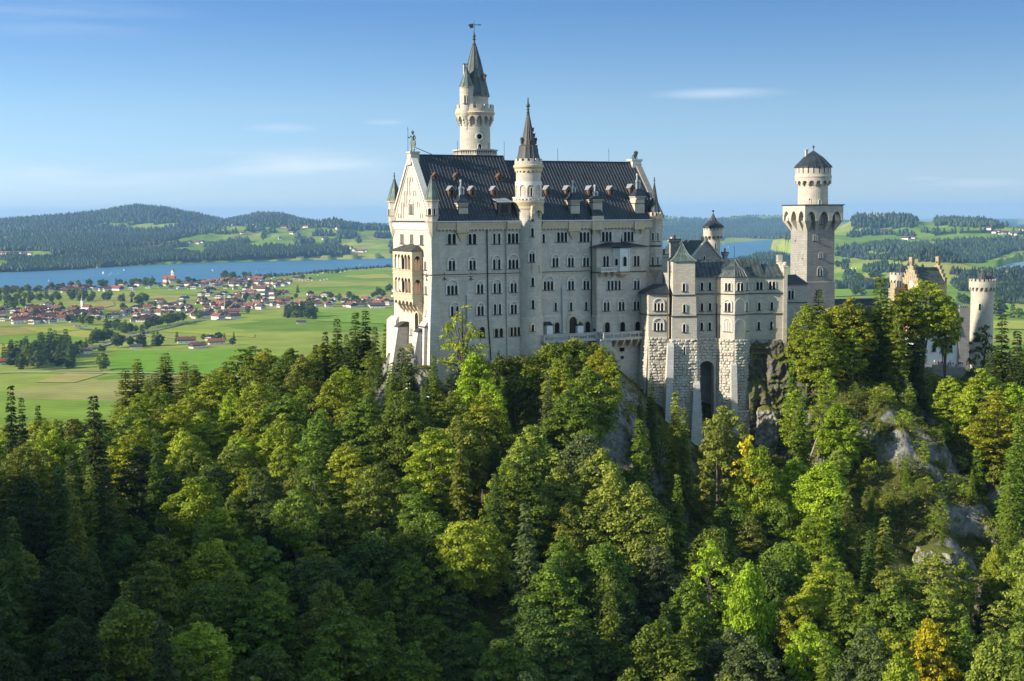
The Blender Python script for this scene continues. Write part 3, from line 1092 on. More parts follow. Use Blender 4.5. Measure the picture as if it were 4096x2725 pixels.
for zsill in (zs[1], zs[3]):
    for k in range(6):
        yc = yL - 1.0 - k * (LW - 2.0) / 5
        link('column', cme, lgo, (-DL + .2, yc, zsill))
r = MB()
zr_ = P.side(Z(1, 430, 1345), 0)[1]
r.loft([rect(-DL - .35, .0, yR - .35, yL + .35, zs[0]), rect(-DL - .35, 0, yR - .35, yL + .35, zs[0] + .15), rect(-.35, 0, yR + 2.2, yL - 2.0, zr_)])
r.build('loggia_roof', 'slate', lgo)
LOGGIA = (yR, yL, zs[3], DL)
zs_l = zs[4]

# ---- bay on the south front
DB = 2.4
bx0, bzt = P.front(Z(4, 900, 600), -DB)
bx1 = P.front(Z(4, 1515, 600), -DB)[0]
bzt = P.front(Z(15, 150, 553), -DB)[1]
mb = MB()
mb.loft([rect(bx0 - 1.0, bx1 + .3, -DB - 1.3, 0, z0), rect(bx0 - .15, bx1, -DB - .12, 0, zc_low - .4), rect(bx0, bx1, -DB, 0, zc_low - .15), rect(bx0, bx1, -DB, 0, bzt)])
bay = mb.build('bay', 'wall', pal)
mb = MB()
zt_ = P.front(Z(15, 510, 468), -.2)[1]
mb.loft([rect(bx0 - .5, bx1 + .4, -DB - .6, 0, bzt), rect(bx0 - .5, bx1 + .4, -DB - .6, 0, bzt + .18), rect(bx0 + 4, bx1 - 4, -.1, 0, zt_)])
mb.build('bay_roof', 'roof', bay)
mb = MB()
mb.box(bx0 - .15, bx1 + .1, -DB - .2, -DB, zc_str - .45, zc_str - .25)
mb.box(bx0 - .2, bx0, -DB - .2, 0, zc_str - .45, zc_str - .25)
mb.build('string_course', 'sill', bay)
for k, x_, y_, kind in [(4, 1013, 203, 'y1'), (4, 1397, 198, 'y1'), (4, 1113, 498, 'q4'), (4, 1398, 490, 'a2'), (4, 1020, 765, 'a2'), (4, 1208, 758, 'a2'), (4, 1396, 752, 'a2'),
                        (4, 1022, 1032, 'g1'), (4, 1213, 1028, 'g1'), (4, 1402, 1022, 'g1')]:
    x, z = P.front(Z(k, x_, y_), -DB)
    yy = -DB - .01
    if z < zc_low:
        yy -= .12 + 1.18 * (zc_low - z) / (zc_low - z0)
    window(bay, kind, x, z, yy)
# polygonal oriel with its balcony
oz = [P.front(Z(15, 510, q), -DB - .6)[1] for q in (555, 850, 930, 1010)]
ox0, ox1 = P.front(Z(15, 405, 800), -DB)[0], P.front(Z(15, 650, 800), -DB)[0]


def hexa(e, z, xa=None, xb=None):
    xa, xb = (xa or ox0) - e, (xb or ox1) + e
    d = 1.5 + e
    return [(xa, -DB, z), (xa + .9, -DB - d, z), (xb - .9, -DB - d, z), (xb, -DB, z)]


mb = MB()
mb.loft([hexa(-.9, oz[3]), hexa(-.3, oz[3] + .6), hexa(-.25, oz[3] + .9), hexa(.1, oz[2]), hexa(.12, oz[2] + .2)], 1)
mb.loft([hexa(0, oz[2] + .2), hexa(0, oz[1])])
mb.loft([hexa(0, oz[1]), hexa(0, oz[0])])
mb.loft([hexa(.15, oz[1] - .1), hexa(.15, oz[1] + .1)])
mb.loft([hexa(.3, oz[0] - .05), hexa(.35, oz[0] + .3)], 2)
for (x_, y_) in ((ox0 + .9, -DB - 1.5), (ox1 - .9, -DB - 1.5), (ox0 + .05, -DB - .05), (ox1 - .05, -DB - .05)):
    mb.lathe([(.17, oz[2] + .2), (.17, oz[0])], 8, (x_, y_))
ori = mb.build('oriel', ['white', 'trimy', 'roof'], bay)
an = math.atan2(1.5, .9)
window(ori, 'w0', (ox0 + ox1) / 2, oz[1] + .1, -DB - 1.5, sill=False)
for s in (-1, 1):
    xm = (ox0 + .45) if s < 0 else (ox1 - .45)
    window(ori, 'd1', xm, oz[1] + .3, -DB - .75, rz=s * an, sill=False)
mb = MB()
finial(mb, (ox0 + ox1) / 2, -DB - .2, P.front(Z(15, 515, 465), -DB)[1] - .3, 1.9, 0, False)
mb.build('finial', 'iron', bay)
bxa, bxb = P.front(Z(15, 212, 900), -DB - 1.2)[0], ox0 + .2
mb = MB()
mb.box(bxa, bxb, -DB - 1.3, -DB, oz[2], oz[2] + .25)
mb.box(bxa, bxb, -DB - 1.3, -DB - 1.15, oz[1] - .25, oz[1] - .05)
mb.box(bxa, bxb, -DB - 1.3, -DB - 1.2, oz[2] + .25, oz[2] + .35)
n = 8
for k in range(n + 1):
    xx = bxa + (bxb - bxa - .16) * k / n
    mb.box(xx, xx + .16, -DB - 1.3, -DB - 1.15, oz[2] + .25, oz[1] - .25)
mb.box(bxa, bxa + .15, -DB - 1.15, -DB, oz[2] + .25, oz[1] - .05)
for q in (.1, .5, .9):
    xx = bxa + (bxb - bxa) * q
    mb.loft([rect(xx - .18, xx + .18, -DB - .2, -DB, oz[2] - 1.1), rect(xx - .18, xx + .18, -DB - 1.1, -DB, oz[2] - .3), rect(xx - .18, xx + .18, -DB - 1.2, -DB, oz[2])], 1)
mb.build('balcony', ['trim', 'trimy'], bay)

# ---- terrace walk along the foot with a pierced parapet and brackets
wx0, wz = P.front(Z(4, 235, 1112), -3.2)
wx1, wz1 = P.front(Z(4, 1475, 1095), -5.0)
mb = MB()
wzz = P.front(Z(4, 830, 1130), -5)[1]
mb.box(wx0, bx0 - .5, -3.2, 0, wzz - .4, wzz)
mb.box(bx0 - .5, bx1 + 1.2, -5.0, -DB, wzz - .4, wzz)
pz = wzz + 1.5


def parapet(x0, y0, x1, y1):
    Lg = math.hypot(x1 - x0, y1 - y0)
    an_ = math.atan2(y1 - y0, x1 - x0)
    old = mb.warp
    mb.warp = lambda p: (x0 + p[0] * cos(an_) - p[1] * sin(an_), y0 + p[0] * sin(an_) + p[1] * cos(an_), p[2])
    mb.box(0, Lg, 0, .25, wzz, wzz + .25)
    mb.box(0, Lg, -.06, .31, pz - .22, pz)
    n_ = max(2, int(Lg / 2.1))
    for k in range(n_ + 1):
        a = k * (Lg - .3) / n_
        mb.box(a, a + .3, -.04, .29, wzz + .25, pz - .22)
        if k < n_:
            mb.arcade(a + .3, a + (Lg - .3) / n_, 3, wzz + .8, pz - .22, .2, .05, .2, ends=False)
            for j in range(1, 3):
                c_ = a + .3 + ((Lg - .3) / n_ - .3) * j / 3
                mb.box(c_ - .06, c_ + .06, .06, .19, wzz + .25, wzz + .8)
    mb.warp = old


parapet(wx0, -3.2, bx0 - .5, -3.2)
parapet(bx0 - .5, -3.2, bx0 + .3, -5.0)
parapet(bx0 + .3, -5.0, bx1 + 1.2, -5.0)
for q in range(7):
    xx = bx0 + 4 + q * 1.9
    if xx > bx1 + 1:
        break
    mb.loft([rect(xx - .22, xx + .22, -3.7, -DB - .8, wzz - 2.0), rect(xx - .22, xx + .22, -4.7, -DB, wzz - .9), rect(xx - .22, xx + .22, -4.9, -DB, wzz - .4)], 1)
mb.box(bx0 - .6, bx0 + 2.6, -4.6, -2, z0, wzz - .4)
mb.build('terrace_walk', ['base', 'trimy'], pal)
for (zx, zy, w, h) in ((1220, 1272, .85, .8), (1222, 1365, .45, .6), (872, 1015, .25, .45)):
    x, z = P.front(Z(4, zx, zy), -DB - .7)
    mb = MB()
    mb.box(x - w / 2, x + w / 2, -DB - 1.0, -DB - .3, z, z + h)
    mb.build('vent_opening', 'glass', bay)

# lightning rods on the ridge
for k, zx, zt, zb in ((7, 211, 1320, 1430), (7, 698, 1328, 1475), (2, 411, 140, 307), (2, 1051, 143, 307)):
    x, zb_ = P.front(Z(k, zx, zb), WP / 2)
    zt_ = P.front(Z(k, zx, zt), WP / 2)[1]
    mb = MB()
    mb.tube([(x, WP / 2, (RZ1 if x < XS else RZ2) - .2), (x, WP / 2, zt_)], .05, 5)
    mb.build('lightning_rod', 'iron', roof1 if x < XS else roof2)
# pedestals for the two statues
ped1z = P.side(Z(13, 432, 455), .4)[1]
mb = MB()
mb.loft([rect(-.5, 1.7, WP / 2 - 1.2, WP / 2 + 1.2, RZ1 - 2.2), rect(-.4, 1.6, WP / 2 - 1.0, WP / 2 + 1.0, ped1z - .5), rect(-.6, 1.8, WP / 2 - 1.15, WP / 2 + 1.15, ped1z - .3), rect(-.6, 1.8, WP / 2 - 1.15, WP / 2 + 1.15, ped1z)])
mb.build('pedestal', 'warm', pal)
ped2z = P.front(Z(2, 1465, 275), WP / 2)[1]
px2 = LP - .9
mb = MB()
mb.loft([rect(px2 - 1.5, px2 + 1.4, WP / 2 - 1.2, WP / 2 + 1.2, RZ2 - 2.6), rect(px2 - 1.2, px2 + 1.2, WP / 2 - 1.0, WP / 2 + 1.0, ped2z - .6), rect(px2 - 1.55, px2 + 1.55, WP / 2 - 1.2, WP / 2 + 1.2, ped2z - .35), rect(px2 - 1.5, px2 + 1.5, WP / 2 - 1.15, WP / 2 + 1.15, ped2z)])
mb.build('pedestal', 'trim', pal)
PED1 = P.O + P.ux * .6 + P.uy * (WP / 2) + Vector((0, 0, ped1z))
PED2 = P.O + P.ux * px2 + P.uy * (WP / 2) + Vector((0, 0, ped2z))
# ================================================================== round stair tower on the palace front
def zloc(fr, k, x, y, zx, zy):
    return lat(fr, k, zx, [(0, zy)], x, y)[0][1]


SY = .35
SX = P.front(Z(1, 1928, 1000), SY)[0]
SO = P.O + P.ux * SX + P.uy * SY
st = thing('stair_tower', 'slim round stair tower with battlements and grey spire, set on the front of the palace', 'tower', SO, P.a)
S = Frame(2048, 1362, 300, 27, P.O.z)
S.O = SO


def sl(cx, pts, k=1):
    return lat(S, k, cx, pts, 0, 0)


mb = MB()
pr = sl(1928, [(155, 345), (155, 745)])
zl = zloc(S, 3, 0, 0, 1952, 850)
Rs = pr[0][0]
mb.lathe([(Rs + 1.25, -20), (Rs + .25, zl), (Rs + .12, zl + .25), (Rs + .1, pr[1][1]), (Rs, pr[1][1]), (Rs, pr[0][1])], 40)
mb.build('shaft', 'wall', st)
mb = MB()
# balcony
q = sl(1928, [(200, 880), (200, 810), (200, 800), (200, 748)])
zb0, zb1, zb2, zb3 = [a[1] for a in q]
Rb = q[0][0]
mb.lathe([(Rs, zb0 - .7), (Rs + .3, zb0 - .2), (Rs + .35, zb0 + .25), (Rb - .1, zb1 - .25), (Rb, zb1), (Rb, zb2 + .15), (Rs, zb2 + .15)], 40, m=1)
mb.lathe([(Rb - .2, zb3), (Rb - .2, zb3 - .2), (Rb + .05, zb3 - .2), (Rb + .05, zb3), (Rb - .2, zb3)], 40)
n = 26
mb.warp = ring_warp(Rb - .15)
per = 2 * pi * (Rb - .15)
mb.arcade(0, per, n, zb3 - .65, zb3 - .18, .24, -.1, .1, 0, seg=5, ends=False)
for k in range(n):
    mb.box(k * per / n - .07, k * per / n + .07, -.1, .1, zb2 + .15, zb3 - .6)
mb.warp = None
mb.build('balcony', ['trim', 'trimy'], st)
mb = MB()
# consoles under the balcony
for a in (-pi / 2 - .23, -pi / 2 + .5):
    cxx, cyy = (Rs + .2) * cos(a), (Rs + .2) * sin(a)
    mb.loft([rect(cxx - .3, cxx + .3, cyy - .1, cyy + 1, zb0 - 2.6), rect(cxx - .3, cxx + .3, cyy - .5, cyy + 1, zb0 - 1.5), rect(cxx - .3, cxx + .3, cyy - .9, cyy + 1, zb0 + .3)])
mb.warp = ring_warp(Rs)
mb.arcade(-.8, 1.7, 1, zb0 - 1.4, zb0 + .4, .75, -.95, 0)
mb.warp = None
mb.build('balcony_console', 'trimy', st)
# blind arcade with columns above the balcony
mb = MB()
mb.warp = ring_warp(Rs)
per = 2 * pi * Rs
za = zloc(S, 1, 0, 0, 1928, 640)
mb.arcade(0, per, 10, za, za + 1.5, .68, -.22, 0, 0, ends=False)
for k in range(10):
    mb.box(k * per / 10 - .17, k * per / 10 + .17, -.25, 0, za - .3, za)
    mb.box(k * per / 10 - .12, k * per / 10 + .12, -.2, 0, zb2, za - .3)
zc = zloc(S, 1, 0, 0, 1928, 440)
mb.arcade(0, per, 20, zc, zc + .7, .3, -.25, 0, 1, ends=False)
mb.warp = None
mb.build('blind_arcade', ['trim', 'trimy'], st)
mb = MB()
q = sl(1928, [(160, 415), (188, 375), (188, 350), (172, 345), (172, 335), (172, 300), (172, 270)])
mb.lathe([(Rs, q[0][1] - .3), (Rs + .28, q[0][1] - .1), (Rs + .3, q[0][1] + .3), (q[1][0], q[1][1]), (q[2][0], q[2][1]), (q[3][0], q[3][1]), (Rs - .3, q[3][1])], 40, m=1)
crenels(mb, q[4][0], q[3][1], q[5][1], q[6][1], 14, .35)
mb.build('parapet', ['wall', 'trimy'], st)
mb = MB()
prf = sl(1928, [(148, 300), (143, 265), (125, 200), (112, 110)]) + sl(945, [(75, 1360), (52, 1250), (30, 1130), (14, 1050)], 7)
spire(mb, prf, 16, (0, 0), 0, 1, rib=.05)
sp = mb.build('spire', ['slate', 'seam'], st)
mb = MB()
mb.lathe(sl(944, [(14, 1052), (20, 1040), (10, 1030), (19, 1020), (8, 1000), (18, 990), (8, 975), (22, 950), (16, 935), (5, 920), (12, 908), (4, 900), (8, 880), (3, 870), (2, 855)], 7), 10)
mb.build('finial', 'bronze', sp)
for a, zy, w in ((-.15, 1372, .34), (1.25, 1350, .3), (-1.5, 1350, .3)):
    zz = zloc(S, 7, 0, 0, 944, zy)
    mb = MB()
    rr = 2.0
    mb.loft([rect(-w, w, -.1, 1, 0), rect(-w, w, -.1, 1, .9)])
    mb.prism([(-w - .12, -.25, .85), (w + .12, -.25, .85), (0, -.25, 1.4)], [(-w - .12, 1, .85), (w + .12, 1, .85), (0, 1, 1.4)], 1)
    mb.box(-.15, .15, -.13, -.1, .15, .75, 2)
    mb.build('dormer', ['copper' if abs(a) < .5 else 'slate', 'slate', 'brownglass'], sp, (rr * sin(a) * .85, -rr * cos(a) * .85, zz), a)
# little stacks climbing the spire
mb = MB()
for zy, xo in ((1380, 1.85), (1330, 1.72), (1260, 1.35), (1200, 1.05), (1430, 1.98)):
    zz = zloc(S, 7, 0, 0, 944, zy)
    mb.box(xo - .1, xo + .28, -.2, .25, zz - .35, zz + .45)
    mb.box(xo - .1, xo + .38, -.25, .3, zz + .3, zz + .45)
mb.build('roof_step', 'slate', sp)


def tower_window(parent, fr, k, zx, zy, r, kind, dflt=None, **kw):
    """window on a round shaft: the sight line met with the cylinder"""
    d = ray(*Z(k, zx, zy))
    o = EYE - fr.O
    dx, dy = d.dot(fr.ux), d.dot(fr.uy)
    ox, oy = o.dot(fr.ux), o.dot(fr.uy)
    A_, B_, C_ = dx * dx + dy * dy, 2 * (ox * dx + oy * dy), ox * ox + oy * oy - r * r
    t = (-B_ - math.sqrt(max(0, B_ * B_ - 4 * A_ * C_))) / (2 * A_)
    p = o + d * t
    x, y, z = ox + dx * t, oy + dy * t, p.z
    a = math.atan2(x, -y)
    return window(parent, kind, x, z, y, rz=a, **kw)


for (k, zx, zy, kind) in ((1, 1960, 738, 's0'), (1, 1973, 1045, 's1'), (1, 1973, 1245, 's1'), (3, 1977, 455, 's1'), (3, 1980, 735, 's1'), (3, 1980, 1020, 'u1'), (3, 1970, 152, 'v2')):
    tower_window(st, S, k, zx, zy, Rs + .14 + (.5 if kind == 'u1' else 0), kind)
mb = MB()
mb.warp = ring_warp(Rs + .12)
mb.box(-per / 2, -.65, -.2, 0, zc_str - .1, zc_str + .06)
mb.box(1.1, per / 2, -.2, 0, zc_str - .1, zc_str + .06)
mb.box(-.75, 1.25, -.25, 0, zc_str + 1.55, zc_str + 1.72)
for a in (-.75, 1.1):
    mb.box(a, a + .15, -.2, 0, zc_str - .1, zc_str + 1.55)
mb.warp = None
mb.build('string_course', 'trimy', st)

# ================================================================== tall round tower behind the palace
T = Frame(*Z(7, 394, 1400), 337, 27, 165)
tt = thing('round_tower', 'tallest round tower with crowned parapet and tall green-grey spire rising behind the palace roof', 'tower', T.O, T.a)


def tl(cx, pts, k=7, x=0, y=0):
    return lat(T, k, cx, pts, x, y)


mb = MB()
q = tl(394, [(156, 1420), (156, 1168), (160, 1165)])
Rt = q[0][0]
mb.lathe([(Rt + .3, 0), (Rt + .05, q[0][1]), (Rt, q[1][1]), (Rt, q[1][1] + 2.5)], 44)
mb.build('shaft', 'warm', tt)
mb = MB()
q = tl(394, [(165, 1165), (180, 1125), (192, 1085), (200, 1050), (203, 1030), (198, 1010), (195, 985), (193, 945)])
Rp = q[3][0]
za, zb = q[1][1], q[2][1]
# machicolation: pointed arches on stepped corbels
mb.warp = ring_warp(Rt)
per = 2 * pi * Rt
o_ = Rp - Rt
mb.arcade(0, per, 16, q[2][1] - .3, q[3][1], .46, -o_ * .85, 0, 0, ends=False, point=.5)
for k in range(16):
    s_ = k * per / 16
    for i in range(3):
        mb.box(s_ - .17, s_ + .17, -o_ * (.3 + .27 * i), 0, q[0][1] + (q[2][1] - q[0][1]) * i / 3, q[0][1] + (q[2][1] - q[0][1]) * (i + 1.05) / 3, 0)
mb.warp = None
mb.lathe([(Rt, q[3][1] - .05), (Rp - .05, q[3][1] - .05), (Rp + .1, q[3][1] + .25), (Rp + .2, q[4][1]), (Rp, q[4][1] + .25), (Rp, q[5][1]), (Rt, q[5][1])], 44, m=1)
crenels(mb, Rp - .05, q[5][1], q[6][1], q[7][1], 14, .35, frac=.6)
mb.build('parapet', ['warm', 'trimy'], tt)
mb = MB()
q = tl(390, [(140, 1010), (140, 870), (150, 855), (156, 850)])
mb.lathe(q, 36)
mb.build('drum', 'warm', tt)
mb = MB()
spire(mb, tl(390, [(156, 858), (150, 840), (122, 720), (92, 605), (62, 470), (34, 370), (19, 318)]), 12, m=0, rib=.055)
sp = mb.build('spire', ['teal', 'slate'], tt)
mb = MB()
mb.lathe(tl(384, [(19, 320), (22, 308), (12, 295), (10, 265), (19, 255), (9, 245), (17, 220), (14, 208), (6, 195), (8, 185), (4, 175), (3.2, 60), (0, 55)]), 10)
f = mb.build('finial', 'bronze', sp)
# weather vane
z1 = zloc(T, 7, 0, 0, 384, 105)
v = MB()
v.box(-1.3, 1.4, -.05, .05, z1 - .06, z1 + .08)
v.prism([(-1.35, -.03, z1 + .1), (-.2, -.03, z1 + .35), (-.15, -.03, z1 - .65), (-.9, -.03, z1 - .8)][::-1], [(-1.35, .03, z1 + .1), (-.2, .03, z1 + .35), (-.15, .03, z1 - .65), (-.9, .03, z1 - .8)][::-1])
v.sphere((1.0, 0, z1), .15, 6)
v.prism([(1.3, -.03, z1 - .22), (1.75, -.03, z1), (1.3, -.03, z1 + .22)], [(1.3, .03, z1 - .22), (1.75, .03, z1), (1.3, .03, z1 + .22)])
link('weather_vane', v.mesh('weather_vane', 'iron'), sp, (0, 0, 0), -T.a)
# side turret
camv = Matrix.Rotation(-T.a, 3, 'Z')
off = camv @ Vector((-1.78, -2.75, 0))
ux_, uy_ = off.x, off.y
mb = MB()
q = lat(T, 7, 317, [(10, 1215), (22, 1190), (20, 1170), (40, 1100), (66, 1060), (74, 1030), (74, 770), (80, 765), (80, 755)], ux_, uy_)
mb.lathe(q, 24, (ux_, uy_))
tr = mb.build('side_turret', 'warm', tt)
mb = MB()
spire(mb, lat(T, 7, 316, [(84, 757), (74, 735), (36, 645), (14, 575), (5, 540)], ux_, uy_), 10, (ux_, uy_), rib=.045)
mb.sphere((ux_, uy_, lat(T, 7, 316, [(0, 515)], ux_, uy_)[0][1]), .28, 8)
mb.build('turret_roof', ['green', 'slate'], tr)
fr_ = Frame(2048, 1362, 300, 27, 165)
fr_.O = T.O + T.ux * ux_ + T.uy * uy_
w = tower_window(tr, fr_, 7, 290, 925, q[5][0], 's0')
w.location.x += ux_
w.location.y += uy_
# slender chimney, dormer, round window, doors to the platform
off2 = camv @ Vector((-2.4, .6, 0))
mb = MB()
a, b = zloc(T, 7, 0, 0, 285, 760), zloc(T, 7, 0, 0, 285, 515)
mb.box(off2.x - .22, off2.x + .22, off2.y - .22, off2.y + .22, a, b)
mb.box(off2.x - .32, off2.x + .32, off2.y - .32, off2.y + .32, b, b + .2, 1)
mb.build('chimney', ['warm', 'sill'], tt)
off3 = camv @ Vector((2.1, -1.2, 0))
zz = zloc(T, 7, 0, 0, 480, 690)
mb = MB()
mb.box(-.45, .45, -.5, 1.2, 0, 1.0)
mb.prism([(-.6, -.7, .95), (.6, -.7, .95), (0, -.7, 1.5)], [(-.6, 1.2, .95), (.6, 1.2, .95), (0, 1.2, 1.5)], 1)
mb.build('dormer', ['copper', 'slate'], sp, (off3.x, off3.y, zz), R(40))
for (zx, zy, kind) in ((441, 1416, 'd1'), (530, 1416, 's0')):
    tower_window(tt, T, 7, zx, zy, Rt + .02, kind, sill=False)
ow = tower_window(tt, T, 7, 438, 1310, Rt + .02, 'd1')
for c_ in list(ow.children):
    bpy.data.objects.remove(c_)
b = MB()
for k in range(16):
    t0, t1 = 2 * pi * k / 16, 2 * pi * (k + 1) / 16
    A = [(r * cos(t), y, .85 + r * sin(t)) for (r, t, y) in ((.62, t0, -.2), (.62, t1, -.2), (.92, t1, -.2), (.92, t0, -.2))]
    b.face([A[3], A[2], A[1], A[0]][::-1])
    b.face([(.92 * cos(t0), -.2, .85 + .92 * sin(t0)), (.92 * cos(t1), -.2, .85 + .92 * sin(t1)), (.92 * cos(t1), .1, .85 + .92 * sin(t1)), (.92 * cos(t0), .1, .85 + .92 * sin(t0))])
    b.face([(.62 * cos(t1), -.2, .85 + .62 * sin(t1)), (.62 * cos(t0), -.2, .85 + .62 * sin(t0)), (.62 * cos(t0), .1, .85 + .62 * sin(t0)), (.62 * cos(t1), .1, .85 + .62 * sin(t1))])
ow.data = b.mesh('window', 'trim')
b = MB()
b.face([(.62 * cos(2 * pi * k / 16), -.03, .85 + .62 * sin(2 * pi * k / 16)) for k in range(16)])
link('pane', b.mesh('pane', 'glass'), ow)
# platform
mb = MB()
q = tl(398, [(225, 1466), (225, 1425), (235, 1420)])
for (r0, z0_, z1_) in ((q[0][0], q[0][1] - 4, q[1][1]),):
    mb.lathe([(r0, z0_), (r0, z0_ + 4), (r0, z1_), (r0 + .3, z1_), (r0 + .3, z1_ + .3), (r0 - .3, z1_ + .3), (Rt, z0_ + 4)], 8, ph=pi / 8)
    for k in range(8):
        a0, a1 = pi / 8 + 2 * pi * k / 8, pi / 8 + 2 * pi * (k + 1) / 8
        p0, p1 = Vector((r0 * cos(a0), r0 * sin(a0), 0)), Vector((r0 * cos(a1), r0 * sin(a1), 0))
        for j in range(7):
            e0, e1 = p0.lerp(p1, (j + .1) / 7), p0.lerp(p1, (j + .9) / 7)
            em = p0.lerp(p1, (j + .5) / 7)
            nn = em.normalized() * .02
            mb.face([tuple(e0 + nn + Vector((0, 0, z1_ - .1))), tuple(em + nn + Vector((0, 0, z0_ + 4.05))), tuple(e1 + nn + Vector((0, 0, z1_ - .1)))], 1)
mb.build('platform', ['warm', 'brownglass'], tt)

# ================================================================== square tower with round top
Q = Frame(*Z(8, 431, 1000), 385, 17, 160)
sq = thing('square_tower', 'square stone tower with flaring arched crown and round roofed top storey, far side of castle', 'tower', Q.O, Q.a)
wq = Q.front(Z(8, 694, 1000))[0]
dq = Q.side(Z(8, 272, 1000))[0]
zz = {k: Q.front(Z(8, 431, k))[1] for k in (655, 672, 740, 805, 905, 1400)}
ov = (Q.front(Z(8, 756, 700))[0] - wq) * .9
mb = MB()
mb.loft([rect(-.35, wq + .35, -.35, dq + .35, -15), rect(-.12, wq + .2, -.15, dq + .15, zz[1400]), rect(0, wq, 0, dq, zz[1400] + .2), rect(0, wq, 0, dq, zz[655])])
mb.build('shaft', 'grey', sq)
cr = MB()


def crown(length, warp):
    cr.warp = warp
    w = (length + 2 * ov) / 3
    cr.arcade(-ov, length + ov, 3, zz[805], zz[655] - .25, w * .36, -ov, .5, 0, ends=False, point=.75, seg=10)
    for k in range(4):
        s_ = -ov + k * w
        f = (s_ + ov) / (length + 2 * ov)
        sb = f * length
        hw = w * .14
        lo = [(max(0, sb - hw), -.02, zz[905]), (min(length, sb + hw), -.02, zz[905]), (min(length, sb + hw), .5, zz[905]), (max(0, sb - hw), .5, zz[905])]
        hi = [(max(-ov, s_ - hw), -ov, zz[805]), (min(length + ov, s_ + hw), -ov, zz[805]), (min(length + ov, s_ + hw), .5, zz[805]), (max(-ov, s_ - hw), .5, zz[805])]
        cr.prism(lo, hi)
    cr.warp = None


crown(wq, None)
crown(dq, lambda p: (p[1], dq - p[0], p[2]))
crown(wq, lambda p: (wq - p[0], dq - p[1], p[2]))
crown(dq, lambda p: (wq - p[1], p[0], p[2]))
cr.box(-ov + .02, wq + ov - .02, -ov + .02, dq + ov - .02, zz[655] - .3, zz[655] - .06, 0)
cr.box(-ov - .25, wq + ov + .25, -ov - .25, dq + ov + .25, zz[655] - .06, zz[655] + .22, 1)
cr.build('crown', ['warm', 'sill'], sq)
for (zx, zy, kind) in ((507, 998, 'c2'), (562, 1168, 'c2'), (554, 1335, 'v2'), (565, 838, 'n1')):
    x, z = Q.front(Z(8, zx, zy))
    window(sq, kind, x, z, -.02)
for (zx, zy) in ((318, 995), (388, 1168), (319, 1320)):
    y, z = Q.side(Z(8, zx, zy))
    window(sq, 'n1', y, z, -.02, 'W')
B = Frame(2048, 1362, 300, 17, 160)
B.O = Q.O + Q.ux * (wq / 2) + Q.uy * (dq / 2)
bx_, by_ = wq / 2, dq / 2
q = lat(B, 8, 494, [(140, 660), (140, 470), (148, 455), (172, 400), (172, 385), (169, 350), (167, 290), (182, 292), (176, 280), (90, 190), (8, 132), (0, 128)], 0, 0)
mb = MB()
mb.lathe([(q[0][0] + .1, zz[655]), (q[1][0], q[1][1]), (q[1][0], q[3][1])], 40, (bx_, by_))
mb.build('drum', 'warm', sq)
mb = MB()
Rr, Ro = q[1][0], q[3][0]
mb.warp = lambda p: (bx_ + ring_warp(Rr)(p)[0], by_ + ring_warp(Rr)(p)[1], p[2])
per = 2 * pi * Rr
mb.arcade(0, per, 16, q[2][1] + .5, q[3][1] + .3, .5, -(Ro - Rr), 0, 0, ends=False)
for k in range(16):
    for i in range(2):
        mb.box(k * per / 16 - .24, k * per / 16 + .24, -(Ro - Rr) * (.5 + .48 * i), 0, q[2][1] - .35 + i * .45, q[2][1] + .1 + i * .45)
mb.warp = None
mb.lathe([(Rr, q[3][1]), (Ro + .0, q[3][1] + .28), (Ro + .12, q[3][1] + .4), (Ro + .1, q[4][1] + .4), (q[5][0], q[4][1] + .6), (q[5][0], q[5][1]), (q[5][0] - .4, q[5][1])], 40, (bx_, by_))
zt_ = q[6][1]
n = 20
for k in range(n):
    a0, a1 = 2 * pi * (k - .39) / n, 2 * pi * (k + .39) / n
    lo = [(bx_ + r * cos(a), by_ + r * sin(a), q[5][1] - .01) for r, a in ((q[5][0], a0), (q[5][0], a1), (q[5][0] - .4, a1), (q[5][0] - .4, a0))]
    mb.prism(lo, [(a, b, zt_) for a, b, c in lo])
mb.lathe([(q[5][0] - .8, q[5][1]), (q[5][0] - .8, zt_)], 32, (bx_, by_), 1)
mb.build('gallery', ['warm', 'brownglass'], sq)
mb = MB()
spire(mb, [(q[7][0], q[7][1]), (q[8][0], q[8][1]), (q[9][0], q[9][1]), (q[10][0], q[10][1]), (.05, q[11][1])], 16, (bx_, by_), rib=.05)
rf = mb.build('roof', ['roof', 'slate'], sq)
mb = MB()
zf = lat(B, 8, 500, [(0, 90)], 0, 0)[0][1]
mb.tube([(bx_, by_, q[11][1] - .3), (bx_, by_, zf)], .1, 6)
mb.sphere((bx_, by_, zf), .36, 8)
mb.build('finial', 'bronze', rf)
mb = MB()
o4 = Matrix.Rotation(-Q.a, 3, 'Z') @ Vector((-2.0, -.2, 0))
z_a, z_b = lat(B, 8, 432, [(0, 240), (0, 125)], 0, 0)
mb.box(bx_ + o4.x - .3, bx_ + o4.x + .3, by_ + o4.y - .3, by_ + o4.y + .3, z_a[1] - .5, z_b[1])
mb.box(bx_ + o4.x - .45, bx_ + o4.x + .45, by_ + o4.y - .45, by_ + o4.y + .45, z_b[1], z_b[1] + .2)
mb.build('chimney', 'warm', rf)
for (zx, zy, kind) in ((454, 655, 's0'), (552, 655, 'd1')):
    w = tower_window(sq, B, 8, zx, zy, Rr + .04, kind, sill=False)
    w.location.x += bx_
    w.location.y += by_

# ================================================================== castle wing (right of the palace) over the hewn stone foot
K = Frame(*Z(5, 553, 1200), 315, 3, 165)
REC = 2.2                                                # wing front lies this far behind the block tower


def kz(k, zx, zy, y=0.0):
    return K.front(Z(k, zx, zy), y)


def courses(mb, x0, x1, y, zl, m=1, side=None):
    for z in zl:
        mb.box(x0 - .1, x1 + .1, y - .22, y, z - .12, z + .08, m)


